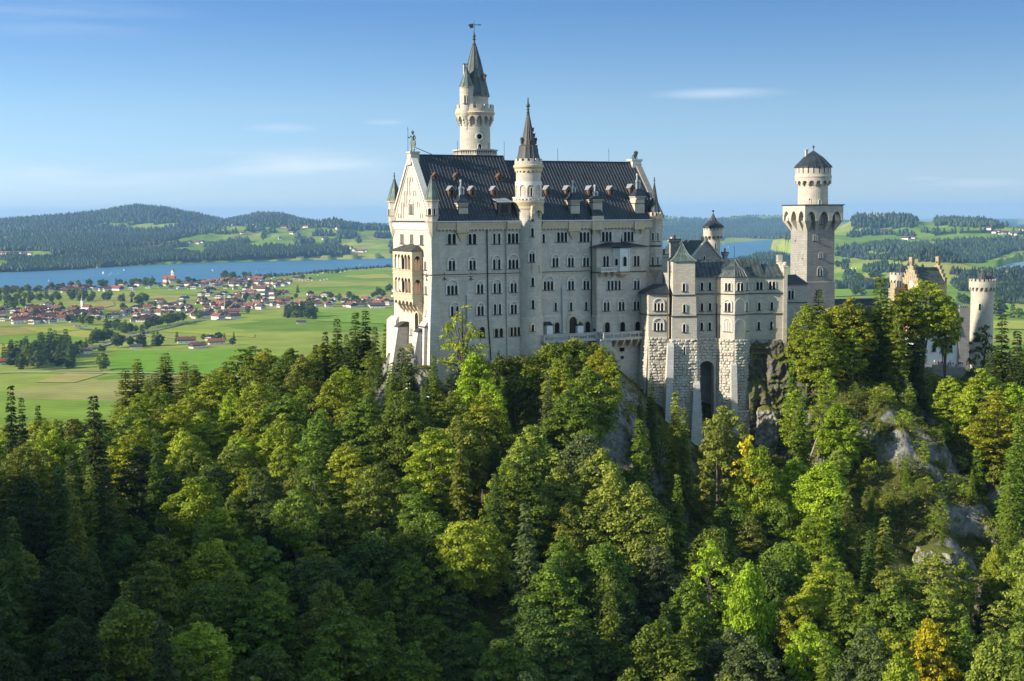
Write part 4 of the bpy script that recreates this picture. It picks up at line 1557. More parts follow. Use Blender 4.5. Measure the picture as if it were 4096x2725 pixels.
# ---- block tower
bt = thing('block_tower', 'plain square stair block with a flared green copper roof over a hewn stone foot', 'tower', K.O, K.a)
x1u = kz(5, 832, 600)[0]
x0u = kz(5, 572, 600)[0]
x1l = kz(5, 848, 1000)[0]
ztop = kz(5, 700, 432)[1]
zA, zB, zC = kz(5, 700, 826)[1], kz(5, 700, 1077)[1], kz(5, 700, 1345)[1]
dB = 6.4
mb = MB()
mb.loft([rect(0, x1l, 0, dB, zC), rect(0, x1l, 0, dB, zB), rect(.12, x1l - .1, .15, dB, zB + .1), rect(.25, x1l - .2, .25, dB, zA), rect(x0u, x1u, .6, dB, zA + .15), rect(x0u, x1u, .6, dB, ztop)])
mb.build('wall', 'warm', bt)
mb = MB()
for z, e in ((zA, .25), (zB, .0)):
    mb.box(e - .22, x1l - e + .2, e - .25, dB, z - .08, z + .1)
mb.build('string_course', 'sill', bt)
mb = MB()
zlow = kz(6, 700, 1180)[1]
rustic(mb, (-.25, -.15), (x1l + .15, -.15), zlow, zC, rng, batter=.9)
rustic(mb, (-.25, 5.5), (-.25, -.15), zlow, zC, rng, batter=.9, out=.2)
rustic(mb, (x1l + .15, -.15), (x1l + .15, 5.5), zlow, zC, rng, batter=.9)
mb.loft([rect(-1.0, x1l + .9, -.9, 5.5, zlow - 6), rect(-1.0, x1l + .9, -.95, 5.5, zlow), rect(-.2, x1l + .1, -.1, 5.5, zC)])
mb.build('hewn_foot', 'rustic', bt)
for (zx, zt, zx2) in ((497, 240, 575), (803, 688, 880)):
    xa, z = kz(6, zx + 5, zt, -1.2)
    xb = kz(6, zx2, zt, -1.2)[0]
    mb = MB()
    mb.loft([rect(xa - 1.5, xb - 1.0 if zx < 600 else xb + .7, -5.0, 0, zlow - 10), rect(xa, xb, -1.5, 0, z - .3), rect(xa, xb, -.6, 0, z + .5)])
    mb.build('buttress', 'base', bt)
mb = MB()
apx = kz(5, 686, 207, 3.3)
cxm, cym = (x0u + x1u) / 2, .6 + (dB - .6) / 2
lo = []
for f, hgt in ((1.13, 0), (1.12, .12), (.80, .9 / 5.5), (.50, .38), (.26, .66), (.015, 1.0)):
    hz = ztop + (apx[1] - ztop) * (hgt if hgt != .12 else .03)
    hx, hy = (x1u - x0u) / 2 * f, (dB - .6) / 2 * f
    lo.append(rect(cxm - hx, cxm + hx, cym - hy, cym + hy, hz))
mb.loft(lo)
for ci in range(4):
    mb.tube([l[ci] for l in lo], .07, 4, 1)
for i in range(1, 5):
    mb.tube([tuple(Vector(l[0]).lerp(Vector(l[1]), i / 5)) for l in lo[:-1]], .05, 4, 1)
mb.build('roof', ['green', 'teal'], bt)
for (k, zx, zy, kind) in ((5, 700, 783, 'k1'), (5, 700, 1030, 'k1'), (5, 697, 1262, 'k1'), (6, 695, 350, 's0'), (6, 696, 540, 's0')):
    x, z = kz(k, zx, zy)
    window(bt, kind, x, z, .58 if z > zA else (.1 if z > zB else (-.02 if z > zC else -.55)), sill=z > zC)
for zy in (490, 800, 1010):
    y, z = K.side(Z(5, 548 if zy < 700 else 535, zy + 60), x0u)
    window(bt, 'n1', max(1.2, min(y, 5)), z, (x0u if z > zA else .1) - .02, 'W')

# ---- pavilion with a low dark roof
PY = 1.0
pv = thing('pavilion', 'low angled pavilion with dark tent roof tucked between palace and block tower', 'pavilion', K.O, K.a)
xa, zt_ = kz(5, 277, 818, PY)
xb = kz(5, 522, 818, PY)[0]
xm = kz(5, 192, 810, PY + 3.4)[0]
pz = [kz(5, 300, q, PY)[1] for q in (815, 1060, 1325)]
plow = kz(6, 300, 900, PY)[1]


def pvr(z, e=0.0):
    return [(xa - e * .5, PY - e, z), (xb, PY - e, z), (xb, PY + 6, z), (xm - e, PY + 6, z), (xm - e, PY + 3.4, z)]


mb = MB()
mb.loft([pvr(pz[2] - .2), pvr(pz[1]), pvr(pz[0])])
mb.build('wall', 'warm', pv)
mb = MB()
mb.loft([pvr(pz[1] - .1, .2), pvr(pz[1] + .08, .2)])
mb.build('string_course', 'sill', pv)
mb = MB()
rustic(mb, (xa, PY), (xb, PY), plow, pz[2], rng, batter=.4, out=.26)
rustic(mb, (xm, PY + 3.4), (xa, PY), plow, pz[2], rng, batter=.9, out=.18)
mb.loft([pvr(plow - 8, .5), pvr(plow, .4), pvr(pz[2], 0.0)])
mb.build('hewn_foot', 'rustic', pv)
mb = MB()
zr_ = kz(5, 450, 698, PY + 4)[1]
xr0, xr1 = kz(5, 350, 698, PY + 4)[0], xb
mb.loft([pvr(pz[0], .55), pvr(pz[0] + .15, .55), [(xr0, PY + 4, zr_), (xb, PY + 3.6, zr_), (xb, PY + 6, zr_), (xr0, PY + 6, zr_), (xr0 - .2, PY + 5, zr_)]])
for i in range(7):
    f = i / 7
    mb.tube([(xa - .3 + (xb - xa) * f, PY - .55, pz[0] + .18), (xr0 + (xr1 - xr0) * f, PY + 3.9, zr_ + .02)], .05, 4, 1)
mb.build('roof', ['roof', 'slate'], pv)
for (zx, zy, kind) in ((398, 1010, 'm3'), (394, 1242, 'm3')):
    x, z = kz(5, zx, zy, PY)
    window(pv, kind, x, z, PY - .02)
y_ = PY + 1.5
x, z = kz(5, 216, 1235, y_)
window(pv, 'k1', (xa + xm) / 2, z, PY + 1.7, rz=math.atan2(PY - (PY + 3.4), xa - xm))
x, z = kz(5, 500, 830, PY)
mb = MB()
mb.tube([(x, PY - .25, z), (x, PY - .25, plow)], .11, 6)
mb.build('rain_pipe', 'copper', pv)

# ---- the wing itself
wg = thing('castle_wing', 'three-storey stone wing with an angled bay and brown-green metal roof right of the block tower', 'castle wing', K.O, K.a)
wx0, wx1 = x1u - .3, kz(5, 1862, 900, REC)[0]
wze, wz1, wz2, wz3 = [kz(5, 1500, q, REC)[1] for q in (608, 806, 1048, 1325)]
DW = 10.5
mb = MB()
mb.box(wx0, wx1, REC, REC + DW, wz3 - 1.5, wze)
mb.build('wall', 'warm', wg)
mb = MB()
for z in (wz1, wz2):
    mb.box(wx0, wx1 + .8, REC - .22, REC, z - .12, z + .08)
mb.build('string_course', 'sill', wg)
# end pier and stepped gable shoulder
mb = MB()
xp = kz(5, 1908, 900, REC)[0]
zp = kz(5, 1885, 500, REC)[1]
mb.box(wx1, xp, REC - .35, REC + 1.2, wz3 - 2, zp)
mb.box(wx1 - .15, xp + .15, REC - .5, REC + 1.3, zp, zp + .35)
mb.sphere(((wx1 + xp) / 2, REC + .4, zp + .7), .6, 10)
z_r = kz(5, 1810, 410, REC + DW / 2)[1]
mb.prism([(wx1, REC, wz3), (wx1, REC + DW, wz3), (wx1, REC + DW, wze + .6), (wx1, REC + DW / 2, z_r), (wx1, REC, wze + .6)][::-1], [(wx1 + .7, REC, wz3), (wx1 + .7, REC + DW, wz3), (wx1 + .7, REC + DW, wze + .6), (wx1 + .7, REC + DW / 2, z_r), (wx1 + .7, REC, wze + .6)][::-1])
mb.box(wx1 - .2, wx1 + .9, REC + DW / 2 - .8, REC + DW / 2 + .8, z_r - .5, z_r + 1.1)
mb.build('end_gable', 'warm', wg)
# roofs: taller part and a lower one
xs_ = kz(5, 1640, 500, REC)[0]
for (a, b, zy) in ((wx0, xs_, 405), (xs_, wx1, 462)):
    zr_ = kz(5, 1400, zy, REC + DW / 2)[1]
    mb = MB()
    A = [(a, REC - .5, wze - .05), (a, REC + DW / 2, zr_), (a, REC + DW + .5, wze - .05)]
    mb.prism([(b, y, z) for _, y, z in A], A)
    seams_on(mb, (a, REC + DW / 2, zr_), (b, REC + DW / 2, zr_), (a, REC - .5, wze - .05), int((b - a) / .95), 1, .04, .09)
    ro = mb.build('roof', ['teal', 'slate'], wg)
# polygonal bay
BW0, BW1 = kz(5, 1128, 900, REC - .1)[0], kz(5, 1460, 900, REC - .1)[0]
fx0, fx1 = kz(5, 1286, 900, REC - 2.2)[0], kz(5, 1414, 900, REC - 2.2)[0]


def bayl(z, e=0.0):
    return [(BW0 - e, REC - .9 - e * .3, z), (fx0 - e * .2, REC - 2.9 - e, z), (fx1 + e * .5, REC - 2.2 - e, z), (BW1 + e, REC + .0, z), (BW1 + e, REC + 2, z), (BW0 - e, REC + 2, z)]


mb = MB()
mb.loft([bayl(wz3 - .3, .15), bayl(wz2 - .05, .1), bayl(wz2), bayl(wze)])
by = mb.build('bay', 'warm', wg)
mb = MB()
for z in (wz1, wz2):
    mb.loft([bayl(z - .12, .22), bayl(z + .08, .22)])
mb.build('string_course', 'sill', by)
mb = MB()
apz = kz(5, 1282, 402, REC)[1]
L0, L1, L2 = bayl(wze, .5), bayl(wze + .12, .5), bayl(wze + 1.5, -.55)
ap_ = [(((BW0 + BW1) / 2 + (fx0 - BW0) * .05), REC + 1.5, apz)] * 6
cx_ = ap_[0][0]
mb.loft([L0, L1, L2], caps=False)
mid = [tuple(Vector(p).lerp(Vector(ap_[0]), .5) - Vector((0, 0, .35))) for p in L2]
tip = [(cx_ + .02 * cos(i), REC + 1.5 + .02 * sin(i), apz) for i in range(6)]
mb.loft([L2, mid, tip])
for i in range(4):
    mb.tube([L1[i], L2[i], mid[i], tip[i]], .07, 4, 1)
for i in range(3):
    for j in (1, 2, 3):
        mb.tube([tuple(Vector(l[i]).lerp(Vector(l[i + 1]), j / 4) + Vector((0, 0, .03))) for l in (L1, L2, mid)], .045, 4, 1)
mb.build('roof', ['teal', 'seam'], by)


def on_edge(p, q, f, z, kind, e=.02):
    d = Vector((q[0] - p[0], q[1] - p[1]))
    n_ = Vector((d.y, -d.x)).normalized()
    x_, y_ = p[0] + d.x * f + n_.x * e, p[1] + d.y * f + n_.y * e
    return window(by, kind, x_, z, y_, rz=math.atan2(d.y, d.x))


bl = bayl(0)
hz = [kz(5, 1220, q, REC - 1.5)[1] for q in (773, 1018, 1255)]
for z, ks in zip(hz, (('k2', 'k2', 'v2'), ('a2', None, 'v2'), ('b2', None, 'v2'))):
    for i, kd in enumerate(ks):
        if kd:
            on_edge(bl[i], bl[i + 1], .5, z, kd)
        else:
            mb = MB()
            arch_ring(mb, 0, 1.2, 1.36, 0, 1.6, -.12, 0)
            d = Vector((bl[i + 1][0] - bl[i][0], bl[i + 1][1] - bl[i][1]))
            n_ = Vector((d.y, -d.x)).normalized() * .02
            link('blind_arch', mb.mesh('blind_arch', 'trim'), by, ((bl[i][0] + bl[i + 1][0]) / 2 + n_.x, (bl[i][1] + bl[i + 1][1]) / 2 + n_.y, z), math.atan2(d.y, d.x))
for (zx, zy, kind) in ((906, 770, 'k1'), (999, 768, 'k1'), (1582, 760, 'k2'), (1732, 755, 'k2'), (905, 1014, 'k1'), (1000, 1012, 'k1'), (1580, 1005, 'k1'), (1728, 1000, 'k1'), (902, 1242, 'k1'), (997, 1240, 'k1'), (1574, 1233, 'k1'), (1723, 1228, 'k1')):
    x, z = kz(5, zx, zy, REC)
    window(wg, kind, x, z, REC - .02)
mb = MB()
x = kz(5, 1082, 900, REC)[0]
mb.tube([(x, REC - .2, wze), (x, REC - .2, wz3 - 12)], .13, 6)
mb.build('rain_pipe', 'iron', wg)
# hewn foot: arch opening, bay base, side wall
zax, zat = kz(6, 962, 425, REC - .3)
xl, xr = kz(6, 875, 600, REC - .3)[0], kz(6, 1050, 600, REC - .3)[0]
flo = kz(6, 960, 1400, REC)[1]
mb = MB()
rustic(mb, (wx0, REC - .3), (BW0 + .3, REC - .3), zat + .5, wz3, rng, out=.24)
ra = (xr - xl) / 2
mb.arcade(xl, xr, 1, zat - ra, zat + .5, ra - .01, REC - .3, REC + 2.5, 0, seg=12)
mb.box(wx0, xl, REC - .3, REC + 3, flo - 6, zat + .5)
mb.box(xr, BW0 + .5, REC - .3, REC + 3, flo - 6, zat + .5)
mb.box(wx0, BW0 + .5, REC + .2, REC + 3, zat + .5, wz3)
hf = mb.build('hewn_foot', 'rustic', wg)
mb = MB()
for (p, q) in zip(bayl(0, .25)[:3], bayl(0, .25)[1:4]):
    rustic(mb, (p[0], p[1]), (q[0], q[1]), flo, wz3 - .2, rng, batter=.7)
rustic(mb, (BW0 - .25, REC + 4), (BW0 - .25, REC - .95), flo, wz3 - .2, rng, batter=.7, out=.2)
mb.loft([bayl(flo - 10, 1.2), bayl(flo, .95), bayl(wz3 - .25, .22)])
mb.build('hewn_foot', 'rustic', wg)
xa_, z = kz(6, 1248, 460, REC - 3.4)
xb_ = kz(6, 1314, 460, REC - 3.4)[0]
mb = MB()
mb.loft([rect(xa_ - .2, xb_ + .2, REC - 6, REC - 1, flo - 8), rect(xa_, xb_, REC - 3.9, REC - 1, z - .3), rect(xa_, xb_, REC - 3.2, REC - 1, z + .2)])
mb.build('buttress', 'base', wg)
xa_, z = kz(6, 1322, 1012, REC - 4.5)
xb_ = kz(6, 1508, 1012, REC - 4.5)[0]
mb = MB()
rustic(mb, (xa_, REC - 4.5), (xb_, REC - 4.5), flo - 6, z, rng, out=.24)
rustic(mb, (xb_, REC - 4.5), (xb_, REC + 1), flo - 6, z, rng, out=.24)
mb.box(xa_, xb_, REC - 4.45, REC + 1, flo - 6, z)
mb.build('foundation_block', 'rustic', wg)
mb = MB()
rustic(mb, (BW1, REC + .1), (xp, REC + .1), wz3 - 14, wz3 - .4, rng, out=.5, bh=1.5, bw=2.4)
mb.box(BW1 - 1, xp, REC + .15, REC + DW, wz3 - 16, wz3 - .4)
mb.build('rough_footing', 'grey', wg)
# dark back of the vault
mb = MB()
mb.box(xl - .5, xr + .5, REC + 5.5, REC + 6, flo - 6, zat + 1)
mb.build('vault_wall', 'grey', wg)
for zx in (1288, 1790):
    x, zb_ = kz(5, zx, 400, REC + DW / 2)
    mb = MB()
    mb.tube([(x, REC + DW / 2, zb_ - .8), (x, REC + DW / 2, kz(5, zx, 250, REC + DW / 2)[1])], .05, 5)
    mb.build('lightning_rod', 'iron', wg)

# ---- small link building to the square tower
H = Frame(*Z(5, 1908, 1000), 345, 14, 165)
ln = thing('link_building', 'narrow shaded link building with black roof between the wing and the square tower', 'castle building', H.O, H.a)
hx1 = H.front(Z(5, 2145, 800))[0]
hz0, hz1, hz2 = H.front(Z(5, 1950, 1280))[1], H.front(Z(5, 1950, 703))[1], H.front(Z(5, 2000, 585), 4)[1]
mb = MB()
mb.box(-1, hx1, 0, 7, hz0 - 8, hz1)
mb.build('wall', 'warm', ln)
mb = MB()
mb.prism([(hx1 + .4, -.5, hz1), (hx1 - 1.2, 4, hz2), (hx1, 7.4, hz1)], [(-1, -.5, hz1), (-1, 4, hz2), (-1, 7.4, hz1)])
mb.build('roof', 'roof', ln)
x, z = H.front(Z(5, 1952, 868))
window(ln, 'a2', x, z, -.02)
x, z = H.front(Z(5, 1952, 1095))
mb = MB()
arch_ring(mb, 0, .7, .86, 0, 1.6, -.12, 0)
link('blind_arch', mb.mesh('blind_arch', 'trim'), ln, (x, -.02, z))
mb = MB()
z = H.front(Z(5, 1952, 915))[1]
mb.box(-.5, hx1, -.2, 0, z - .1, z + .08)
mb.build('string_course', 'sill', ln)

# ---- gabled hall behind the wing
G = Frame(*Z(5, 775, 405), 352, 27, 165)
gh = thing('gabled_hall', 'hall with teal ribbed roof and plain stone gable behind the block tower', 'castle building', G.O, G.a)
gx1 = G.front(Z(5, 1130, 405))[0]
gzr = G.front(Z(5, 947, 195))[1]
gze = G.front(Z(5, 950, 405))[1]
DG = 15.5
mb = MB()
mb.prism([(0, 0, gze - 12), (gx1, 0, gze - 12), (gx1, 0, gze), (gx1 / 2, 0, gzr), (0, 0, gze)], [(0, DG, gze - 12), (gx1, DG, gze - 12), (gx1, DG, gze), (gx1 / 2, DG, gzr), (0, DG, gze)])
for s in (-1, 1):
    a = [(gx1 / 2, -.25, gzr + .15), (gx1 / 2 + s * (gx1 / 2 + .2), -.25, gze - .1), (gx1 / 2 + s * (gx1 / 2 + .2), -.25, gze + .35), (gx1 / 2, -.25, gzr + .65)]
    mb.prism(a, [(p[0], .5, p[2]) for p in a], 1)
mb.box(gx1 / 2 - .5, gx1 / 2 + .5, -.3, .8, gzr, gzr + .9, 1)
mb.box(gx1 / 2 - .5, gx1 / 2 + .5, DG - .8, DG, gzr, gzr + 1.0, 1)
mb.build('wall', ['grey', 'warm'], gh)
mb = MB()
for s in (-1, 1):
    e = (gx1 / 2 + s * (gx1 / 2 + .5))
    A = [(gx1 / 2, .5, gzr + .02), (e, .5, gze - .4), (e, .5, gze - .2), (gx1 / 2, .5, gzr + .25)]
    mb.prism(A, [(p[0], DG, p[2]) for p in A])
    if s < 0:
        seams_on(mb, (gx1 / 2, .5, gzr + .22), (gx1 / 2, DG, gzr + .22), (e, .5, gze - .2), 15, 1, .05, .1)
mb.build('roof', ['teal', 'slate'], gh)
x, z = G.front(Z(5, 931, 408))
window(gh, 'k1', x, z - .9, -.02)


def stack(fr, k, zx, hw, yb, yt, cap_y, y, parent, mats=('grey', 'sill')):
    x, zb_ = fr.front(Z(k, zx, yb), y)
    zt2 = fr.front(Z(k, zx, yt), y)[1]
    zc2 = fr.front(Z(k, zx, cap_y), y)[1]
    w_ = abs(fr.front(Z(k, zx + hw, yb), y)[0] - x)
    c = MB()
    c.loft([rect(x - w_ * .7, x + w_ * .7, y - w_ * .7, y + w_ * .7, zb_ - 2), rect(x - w_ * .7, x + w_ * .7, y - w_ * .7, y + w_ * .7, zt2 - .9), rect(x - w_, x + w_, y - w_, y + w_, zt2 - .4), rect(x - w_, x + w_, y - w_, y + w_, zt2)])
    c.box(x - w_ * 1.05, x + w_ * 1.05, y - w_ * 1.05, y + w_ * 1.05, zt2, zt2 + .25, 1)
    c.lathe([(w_ * .3, zt2 + .2), (w_ * .3, zc2), (w_ * .4, zc2), (w_ * .4, zc2 + .2), (0, zc2 + .2)], 8, (x, y), 1)
    return c.build('chimney', mats, parent)


stack(G, 5, 578, 50, 350, 175, 130, 9, gh)
stack(G, 5, 458, 36, 470, 355, 292, 6, gh, ('warm', 'teal'))
stack(G, 5, 900, 44, 200, 186, 150, 12, gh, ('sill', 'sill'))
stack(G, 5, 1177, 26, 400, 330, 285, 3, gh)

# ---- dark domed annex between palace and pavilion
A_ = Frame(*Z(4, 1725, 425), 338, 15, 165)
an_ = thing('domed_annex', 'small annex with a dark bulging roof half hidden behind the pavilion', 'castle building', A_.O, A_.a)
q = lat(A_, 4, 1735, [(98, 470), (98, 430), (94, 380), (80, 320), (52, 265), (8, 245)], 0, 3)
mb = MB()
mb.lathe([(q[0][0] * .95, q[1][1] - 8), (q[0][0] * .95, q[1][1])], 20, (0, 3))
mb.build('wall', 'warm', an_)
mb = MB()
mb.lathe([(q[1][0] + .2, q[1][1])] + q[1:], 20, (0, 3))
mb.build('roof', 'roof', an_)

# ---- slim round turret behind
U = Frame(*Z(5, 1036, 300), 366, 10, 165)
rt = thing('round_turret', 'slim round turret with dark cone roof and arched parapet in front of the lake', 'tower', U.O, U.a)
q = lat(U, 5, 1036, [(86, 430), (86, 185), (114, 150), (115, 100), (114, 60), (114, 32)], 0, 0)
mb = MB()
mb.lathe([(q[0][0] + .1, -5), (q[0][0], q[0][1]), q[1], (q[1][0], q[3][1])], 32)
mb.build('shaft', 'warm', rt)
mb = MB()
Rr, Ro = q[1][0], q[2][0]
mb.warp = ring_warp(Rr)
per = 2 * pi * Rr
mb.arcade(0, per, 14, q[2][1] - .1, q[3][1] + .3, .4, -(Ro - Rr), 0, ends=False, point=.4)
for k in range(14):
    mb.box(k * per / 14 - .18, k * per / 14 + .18, -(Ro - Rr) * .75, 0, q[1][1] + .5, q[2][1] - .1)
mb.warp = None
mb.lathe([(Rr, q[3][1] + .25), (Ro, q[3][1] + .25), (Ro, q[4][1]), (Ro - .4, q[4][1])], 32)
for k in range(16):
    a0, a1 = 2 * pi * (k - .36) / 16, 2 * pi * (k + .36) / 16
    lo = [(r * cos(a), r * sin(a), q[4][1] - .01) for r, a in ((Ro, a0), (Ro, a1), (Ro - .4, a1), (Ro - .4, a0))]
    mb.prism(lo, [(a, b, q[5][1]) for a, b, c in lo])
mb.lathe([(Ro - .6, q[4][1] - .3), (Ro - .6, q[5][1])], 28, m=1)
mb.build('gallery', ['warm', 'brownglass'], rt)
mb = MB()
spire(mb, [(Ro + .35, q[5][1]), (Ro + .2, q[5][1] + .35)] + lat(U, 17, 397, [(22, 130), (6, 95), (1.5, 84)], 0, 0), 14, rib=.05)
z = lat(U, 17, 397, [(0, 70)], 0, 0)[0][1]
mb.tube([(0, 0, z - 1.6), (0, 0, z)], .07, 5)
mb.sphere((0, 0, z), .3, 8)
mb.build('roof', ['roof', 'slate'], rt)
tower_window(rt, U, 5, 1068, 285, Rr + .02, 'n1')

# ================================================================== gatehouse
E = Frame(*Z(16, 600, 300), 418, 22, 150)
gt = thing('gatehouse', 'ochre gatehouse with stepped gables, clock and teal roof half hidden by trees', 'gatehouse', E.O, E.a)
dE = E.side(Z(16, 385, 300))[0]
ex1 = E.front(Z(16, 1000, 300))[0]
eze = E.front(Z(16, 620, 300))[1]
ezr = E.front(Z(16, 740, 68), dE / 2)[1]
mb = MB()
mb.box(0, ex1, 0, dE, -12, eze)
mb.build('wall', 'ochre', gt)
for x in (0, ex1 - .8):
    mb = MB()
    n = 4
    for i in range(n + 1):
        f = i / (n + .6)
        za_ = eze + (ezr + 1.2 - eze) * (i + 1) / (n + 1)
        mb.box(x, x + .8, dE / 2 * f, dE - dE / 2 * f, eze if i == 0 else eze + (ezr + 1.2 - eze) * i / (n + 1), za_, 0)
        for s in (dE / 2 * f - .1, dE - dE / 2 * f - .9):
            mb.box(x - .1, x + .9, s, s + 1.0, za_, za_ + .5, 1)
    mb.box(x - .1, x + .9, dE / 2 - .7, dE / 2 + .7, ezr + 1.1, ezr + 3.2, 1)
    mb.build('stepped_gable', ['tan', 'tan'], gt)
mb = MB()
A = [(.8, -.4, eze - .1), (.8, dE / 2, ezr), (.8, dE + .4, eze - .1)]
mb.prism([(ex1 - .8, y, z) for _, y, z in A], A)
seams_on(mb, (.8, dE / 2, ezr), (ex1 - .8, dE / 2, ezr), (.8, -.4, eze - .1), 24, 1, .04, .09)
mb.build('roof', ['green', 'teal'], gt)
yk, zk = E.side(Z(16, 512, 300))
mb = MB()
mb.lathe([(0, .12), (1.0, .12), (1.0, 0)], 20)
c = MB()
for (r0, r1, d, m_) in ((0, .95, -.12, 0), (.95, 1.15, -.16, 1)):
    for k in range(20):
        t0, t1 = 2 * pi * k / 20, 2 * pi * (k + 1) / 20
        pts = [(r * cos(t), d, r * sin(t)) for r, t in ((r0, t0), (r1, t0), (r1, t1), (r0, t1))]
        c.face(pts if r0 else pts[1:] + [(0, d, 0)] if False else ([(0, d, 0), pts[1], pts[2]] if not r0 else pts), m_)
for k in range(12):
    a = 2 * pi * k / 12
    c.box(.78 * sin(a) - .05, .78 * sin(a) + .05, -.15, -.12, .78 * cos(a) - .08, .78 * cos(a) + .08, 2)
c.box(-.04, .04, -.16, -.13, 0, .6, 2)
c.box(0, .4, -.16, -.13, -.04, .04, 2)
link('clock', c.mesh('clock', ['white', 'trimy', 'iron']), gt, (-.02, yk, zk), -pi / 2)
for (zx, zt, zb, w) in ((500, 128, 205, .5), (475, 180, 270, .4), (540, 180, 225, .35), (450, 235, 320, .4), (550, 240, 280, .35)):
    y, z0_ = E.side(Z(16, zx, zb))
    z1_ = E.side(Z(16, zx, zt))[1]
    mb = MB()
    arch_ring(mb, 0, w, w + .14, 0, z1_ - z0_ - w, -.15, 0)
    mb.face([(a, -.01, b) for a, b in [(-w, 0)] + arch_pts(0, w, z1_ - z0_ - w) + [(w, 0)]], 1)
    link('blind_arch', mb.mesh('blind_arch', ['trimy', 'tan']), gt, (-.02, y, z0_), -pi / 2)
# front range in ochre over a white basement, shallow copper roof
gx = [E.front(Z(16, q, 900), -4)[0] for q in (560, 1365)]
gz = [E.front(Z(16, 1200, q), -4)[1] for q in (700, 1015, 1290)]
mb = MB()
mb.box(gx[0], gx[1], -4, .5, gz[1], gz[0])
mb.build('front_range', 'ochre', gt)
mb = MB()
mb.box(gx[0] - .1, gx[1] - .6, -4.15, .5, gz[2] - 6, gz[1])
mb.box(gx[0] - .2, gx[1] - .5, -4.3, -4.15, gz[1] - .3, gz[1])
mb.build('basement', 'white', gt)
mb = MB()
mb.loft([rect(gx[0] - .5, gx[1] + .2, -4.6, .0, gz[0]), rect(gx[0] - .5, gx[1] + .2, -4.6, 0, gz[0] + .2), rect(gx[0] + 3, gx[1] - 4, -1.2, 0, gz[0] + 3.0)])
mb.build('range_roof', 'green', gt)
for zx, zy in ((700, 860), (820, 860), (940, 860), (1060, 860), (1180, 860), (1290, 860), (940, 1240), (1050, 1250), (820, 1240)):
    x, z = E.front(Z(16, zx, zy), -4.2)
    window(gt, 'g1' if zy > 1000 else 'u1', x, z, -4.17 if zy > 1000 else -4.02)


def gate_tower(cx, pts, npar, label, mats, D, cone, cy_):
    f = Frame(*Z(16, cx, cy_), D, 10, 150)
    t = thing('gate_tower', label, 'tower', f.O, f.a, None)
    hw, zt_, zm, zp_, zc1, zc0, hs = pts
    q = lat(f, 16, cx, [(hs, zc0), (hw, zc1), (hw, zp_), (hw, zm), (hw, zt_)], 0, 0)
    m = MB()
    m.lathe([(q[0][0] + .15, -12), q[0], (q[0][0], q[2][1])], 36)
    m.build('shaft', mats[0], t)
    m = MB()
    Rr, Ro = q[0][0], q[1][0]
    m.warp = ring_warp(Rr)
    per = 2 * pi * Rr
    n = npar
    m.arcade(0, per, n, q[1][1], q[2][1] + .2, per / n * .34, -(Ro - Rr), 0, ends=False)
    for k in range(n):
        for i in range(3):
            m.box(k * per / n - per / n * .15, k * per / n + per / n * .15, -(Ro - Rr) * (.4 + .3 * i), 0, q[0][1] + (q[1][1] - q[0][1]) * i / 3, q[0][1] + (q[1][1] - q[0][1]) * (i + 1.02) / 3)
    m.warp = None
    m.lathe([(Rr, q[2][1] + .15), (Ro + .02, q[2][1] + .15), (Ro, q[3][1]), (Ro - .45, q[3][1]), (Ro - .45, q[2][1])], 36)
    crenels(m, Ro, q[2][1] + .3, q[3][1], q[4][1], n, .45)
    m.build('parapet', mats[1], t)
    m = MB()
    c0 = lat(f, 16, cx, [(0, cone[1]), (0, cone[2])], 0, 0)
    rb = cone[0] * ZOOM[16][2] * D / F
    o = Matrix.Rotation(-f.a, 3, 'Z') @ Vector((cone[3] * ZOOM[16][2] * D / F, 0, 0))
    spire(m, [(rb * 1.03, c0[0][1] - 2), (rb, c0[0][1]), (rb * .45, c0[0][1] + (c0[1][1] - c0[0][1]) * .52), (.04, c0[1][1])], 14, (o.x, o.y), rib=.04)
    m.build('roof', [mats[2], 'roof'], t)
    return f, t, q


f1, t1, q1 = gate_tower(1495, (181, 232, 262, 300, 362, 398, 153), 18, 'stout round gate tower with battlements and brown cone roof beside the ochre front', ('warm', 'warm', 'slate'), 392, (74, 240, 92, 0), 400)
mb = MB()
o = Matrix.Rotation(-f1.a, 3, 'Z') @ Vector((115 * ZOOM[16][2] * 392 / F, 0, 0))
za_, zb_ = [lat(f1, 16, 1495, [(0, q)], 0, 0)[0][1] for q in (240, 155)]
mb.box(o.x - 2.2, o.x + .2, o.y - .6, o.y + .6, za_ - 1.5, za_ + 1.1)
mb.lathe([(.55, za_ - 1.5), (.55, za_ + .5), (.6, za_ + .6), (.02, zb_)], 8, (o.x, o.y))
mb.build('stair_cap', 'slate', t1)
tower_window(t1, f1, 16, 1462, 665, q1[0][0] + .03, 'k1', sill=False)
gate_tower(322, (116, 140, 168, 195, 262, 285, 98), 12, 'battlemented gate tower with black cone roof left of the stepped gable', ('grey', 'warm', 'roof'), 432, (76, 158, 5, 46), 300)
# stair turret in front of it
f3 = Frame(*Z(16, 335, 340), 421, 22, 150)
oz_ = [f3.front(Z(16, 335, q))[1] for q in (290, 365)]
mb = MB()
mb.box(-1.6, 2.4, 0, 3, -5, oz_[1])
mb.box(-.9, 2.4, .5, 3, oz_[1], oz_[0])
mb.box(-1.8, 2.5, -.2, .2, oz_[1] - .2, oz_[1] + .1)
fo = mb.build('stair_turret', 'tan', gt)
fo.parent = None
fo.location, fo.rotation_euler = (0, 0, 0), (0, 0, 0)
rel = Matrix.Translation(f3.O - E.O)
loc = Matrix.Rotation(-E.a, 3, 'Z') @ (f3.O - E.O)
fo.parent = gt
fo.location = loc
for zx in (325, 367):
    x, z = f3.front(Z(16, zx, 335))
    window(fo, 's0', x, z - .2, .45, sill=False)

